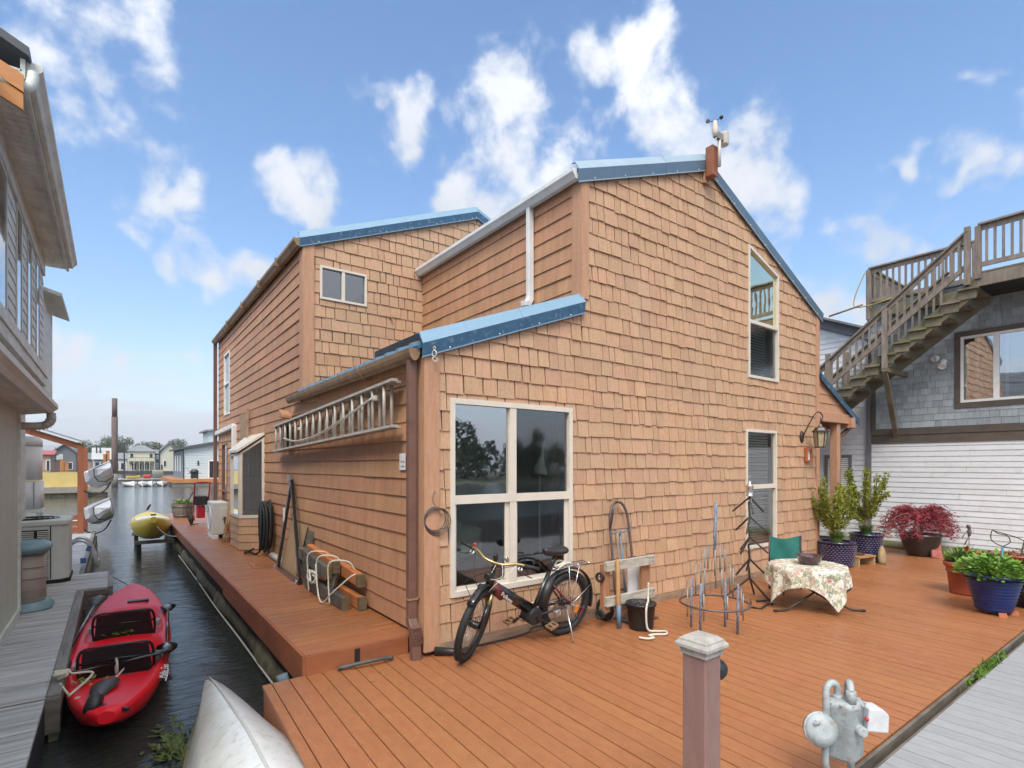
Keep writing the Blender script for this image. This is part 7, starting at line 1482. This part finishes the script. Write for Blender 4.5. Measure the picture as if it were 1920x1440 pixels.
for k in range(2): b = B(); x = 1.75+.16*k; b.tube(catm([(x, -.20, .12), (x+.05, 0, .15), (x, .20, .12)], 4), .006, 5); b.build('bungee', m_black, rk, local=True)
b = B(); b.lathe([(.055, 0), (.06, .01), (.05, .016), (.045, .01)], 16, (-2.3, -.16, .115)); b.build('scupper', m_dark, rk, local=True)
b = B(); b.cbox((1.60, -.10, .14), (.10, .26, .04)); b.build('handle', m_black, rk, local=True)
text('lettering', 'Malibu Two', .085, m_white, rk, Matrix.Translation((-1.75, -.395, .118)) @ Matrix.Rotation(radians(-4), 4, 'Z') @ Matrix.Rotation(radians(18), 4, 'X'), local=True)
b = B(); b.tube(catm([(-2.0, -.405, .105), (-1.75, -.425, .09), (-1.5, -.43, .10)], 4), .006, 5); b.build('logo_stroke', m_white, rk, local=True)
b = B(); b.lathe([(.07, -.05), (.085, -.03), (.085, .03), (.06, .05)], 16, (-2.52, .10, .19), (.2, 1, .3)); b.beam((-2.52, .10, .19), (-2.70, -.14, .16), .03, .03); b.build('rudder_drive', m_black, rk, local=True)
M_k = Matrix.Translation((.110, 8.10, -.31)) @ Matrix.Rotation(radians(86.8), 4, 'Z')
def paddle(label, p, q, mt=m_grip, one=False):
    p = M_k @ Vector(p); q = M_k @ Vector(q); t = T('paddle', label, 'paddle', (p+q)/2, group=None); d = (q-p).normalized(); sd_ = d.cross(Vector((0, 0, 1))).normalized()
    b = B(); b.tube([p, q], .016, 8); b.build('shaft', m_gloss, t)
    for e, s in (((p, -1), (q, 1)) if not one else ((q, 1),)):
        R = []
        for i in range(9): tt = i/8; w = .10*sin(pi*min(.97, .08+.75*tt+.17*tt**4))**.7; cc__ = e+d*s*(-.04+.46*tt)+Vector((0, 0, .02*sin(pi*tt))); R.append([cc__+sd_*w+Vector((0, 0, -.006)), cc__+Vector((0, 0, .010)), cc__-sd_*w+Vector((0, 0, -.006)), cc__+Vector((0, 0, -.010))])
        b = B(); b.loft(R); b.build('blade', mt, t)
    return t
paddle('grey bladed paddle along the dock side of the red kayak', (-.95, .47, .15), (.95, .36, .30)); paddle('black paddle along the open water side of the red kayak', (-.95, -.43, .17), (.75, -.46, .15), m_gloss); paddle('paddle shaft laid across the stern deck of the red kayak', (-1.56, .58, .17), (-1.44, -.06, .19), m_gloss, True)
paddle('scratched dark paddle blade lying on the stern of the red kayak', (-2.38, .10, .19), (-2.30, .085, .19), m_grip, True)
b = B(); k0 = M_k @ Vector((-1.5, -.02, .20))
for i in range(3): b.ring(M_k @ Vector((-1.50+.02*i, .0, .16)), .07, .009, (1, .1, 0), 16, 6)
b.tube(catm([M_k @ Vector((-1.5, -.06, .13)), M_k @ Vector((-1.8, -.02, .16)), M_k @ Vector((-2.0, .05, .15))], 5), .009, 6); tag(b.build('rope', MATS['cream_rope']), 'cream rope looped over the paddle shaft at the kayak stern', 'rope')
b = B(); e = M_k @ Vector((-2.1, .30, .16)); rg = random.Random(14)
b.tube(catm([(-.40, 6.32, -.08)]+[(-.38+.05*cos(i*1.7), 6.30+.05*sin(i*1.7)+.01*i, -.05+.02*rg.random()) for i in range(12)]+[(-.30, 6.35, -.06), (-.15, 6.38, -.10), tuple(e)], 5), .011, 6); b.tube(catm([(-.38, 6.25, -.10), (-.28, 6.15, -.22), (-.12, 6.2, -.24), tuple(e+Vector((.05, -.1, 0)))], 5), .010, 6); tag(b.build('mooring_rope', MATS['cream_rope']), 'knotted cream mooring rope tying the red kayak to the dock beam', 'rope')
b = B(); b.tube(catm([tuple(M_k @ Vector((2.72, 0, .12))), (.18, 11.5, -.22), (.0, 12.0, -.16)], 6), .009, 5); tag(b.build('bow_line', M('grey_line', (.25, .23, .2), .8)), 'thin grey line from the red kayak bow to the dock corner', 'rope')
b = B(); rg = random.Random(6)
for x, y, n in ((.05, .05, 40), (-1.75, .22, 16), (1.1, -.15, 20)):
    for _ in range(n): p = M_k @ Vector((x+rg.gauss(0, .07), y+rg.gauss(0, .07), .05+rg.random()*.06 if abs(x) < 1.5 else .14)); leaf(b, p, Vector((rg.gauss(0, 1), rg.gauss(0, 1), .3)), .03, Vector((0, 0, 1)), .07)
o = b.build('fallen_leaves', M('weed_leaf', (.18, .22, .03), .6, var=.6, scale=9, col2=(.30, .16, .03))); o['kind'] = 'stuff'; tag(o, 'green and yellow weeds lying in the red kayak', 'leaves')
yk = T('yellow_kayak', 'yellow sit in kayak resting on a low rack at the edge of the walk', 'kayak', (.86, 18.4, .17), (0, radians(-2), radians(-91))); m_yk = M('yellow_polyethylene', (.62, .47, .06), .35, var=.25, scale=3, col2=(.45, .36, .10))
kb = B(); kayak_shell(kb, 4.3, .96, rec=.10, wells=((-.4, .35),), H=1.5, peak=.10); kb.build('hull', m_yk, yk, local=True)
b = B(); b.loft([[(x, y*.36, .135+.07*(1-y*y)) for y in (-1, -.5, 0, .5, 1)] for x in (-.9, -.3, .3, .85)], closed=False); b.build('spray_cover', M('pale_cover', (.62, .62, .55), .6, var=.2), yk, local=True)
for x in (1.2, 1.5): b = B(); b.tube(catm([(x, -.30, .17), (x+.08, 0, .21), (x, .30, .17)], 4), .010, 5); b.build('deck_line', m_black, yk, local=True)
b = B(); b.beam((1.95, -.06, .34), (1.95, .06, .34), .03, .04); b.build('bow_handle', m_black, yk, local=True); b = B(); b.beam((-1.9, -.04, .34), (-1.95, .05, .50), .03, .05); b.build('stern_handle', m_black, yk, local=True)
ykr = T('kayak_cradle', 'dark timber cradle arms holding the yellow kayak beside the walk', 'rack', (.9, 18.2, -.2))
for y in (17.2, 19.4): b = B(); b.box(.45, 1.335, y-.05, y+.05, -.24, -.155); b.build('arm', m_oldwood, ykr)
for y in (17.2, 19.4): b = B(); b.box(.50, .60, y-.045, y+.045, -.8, -.242); b.build('leg', m_dark, ykr)
b = B(); b.tube(catm([(.9, 16.3, .28), (1.1, 16.4, .05), (1.33, 16.5, -.02)], 5), .014, 5); tag(b.build('tie_line', MATS['cream_rope']), 'cream line tying the yellow kayak bow to the walk', 'rope')
# upturned white canoe
wcn = T('upturned_canoe', 'upturned white canoe hull at the bottom edge, bow pointing up the channel', 'canoe', (.70, 3.9, -.4)); R = []
for i in range(17):
    t = i/16; y = 5.72-3.9*t; w = .50*(sin(pi*min(.5, .02+.60*t)))**.85 if t < .8 else .50; kz = -.14+.20*min(1, t*2.2)**.7; cx = .72+.02*t
    R.append([(cx-w, y, -.52), (cx-w*.96, y, -.38), (cx-w*.66, y, kz-.14*min(1, w*3)), (cx-w*.15, y, kz-.015), (cx, y, kz), (cx+w*.15, y, kz-.015), (cx+w*.66, y, kz-.14*min(1, w*3)), (cx+w*.96, y, -.38), (cx+w, y, -.52)])
b = B(); b.loft(R, closed=False); b.build('hull', M('white_gelcoat', (.66, .67, .68), .35, var=.25, scale=2.4, col2=(.50, .51, .42), patch=(2.2, .5, (.47, .47, .36)), speck=(16, .5, (.40, .39, .33)), bump=.15, bscale=12), wcn)
b = B(); b.tube([r[4] for r in R], .010, 6); b.build('keel_strip', M('dull_keel', (.5, .5, .48), .5), wcn)
b = B(); b.tube([Vector(r[1])-Vector((.008, 0, .02)) for r in R], .022, 6); b.build('gunwale', m_moss, wcn); b = B(); b.tube([Vector(r[7])+Vector((.008, 0, -.02)) for r in R], .022, 6); b.build('gunwale', m_moss, wcn)
b = B(); rg = random.Random(8)
for _ in range(160): p = Vector((.40+rg.gauss(0, .07), 5.25+rg.gauss(0, .22), -.49)); leaf(b, p, Vector((rg.gauss(0, 1), rg.gauss(0, 1), .3)), .03, Vector((0, 0, 1)), .09)
o = b.build('water_weed', M('pond_weed', (.09, .12, .02), .6, var=.5)); o['kind'] = 'stuff'; tag(o, 'floating green weed beside the upturned canoe', 'weed')
# ---------------------------------------------------------------- wooded bank behind the camera, seen only in the panes
b = B(); b.poly([(-120, -46, ZW+.02), (120, -46, ZW+.02), (120, -70, .6), (-120, -70, .6)]); struct(b.build('river_bank', M('bank_earth', (.06, .07, .04), .9, var=.3)))
b = B(); rg = random.Random(77)
for k in range(80):
    cx = -90+180*k/79+rg.gauss(0, 1.5); hh = rg.uniform(3.5, 7.5); cy = -54-rg.random()*8
    for _ in range(300):
        d = Vector((rg.gauss(0, 1), rg.gauss(0, 1), rg.gauss(0, 1))).normalized(); t = rg.random(); p = Vector((cx, cy, .5+hh*t))+Vector((d.x*3.0, d.y*3.0, d.z*1.5))*(1-.7*t); s = rg.uniform(.2, .5); u = d.orthogonal().normalized(); v = d.cross(u); b.poly([p-u*s, p+v*s*.7, p+u*s, p-v*s*.7])
o = b.build('woodland', M('bank_trees', (.05, .075, .03), .8, var=.4, scale=.5)); o['kind'] = 'stuff'; tag(o, 'dark wooded river bank mirrored in the window panes', 'trees')
# ---------------------------------------------------------------- moist air
hz = bpy.data.materials.new('moist_air'); hz.use_nodes = True; hn = hz.node_tree.nodes; hn.clear(); ho = hn.new('ShaderNodeOutputMaterial'); hv = hn.new('ShaderNodeVolumePrincipled')
hv.inputs['Color'].default_value = (.93, .96, 1.0, 1); hv.inputs['Density'].default_value = .00045; hz.node_tree.links.new(hv.outputs[0], ho.inputs['Volume'])
b = B(); b.box(-5800, 5800, -5800, 5800, -2, 300); o = b.build('haze', hz); o['kind'] = 'stuff'; tag(o, 'thin pale moist air over the whole river', 'haze')
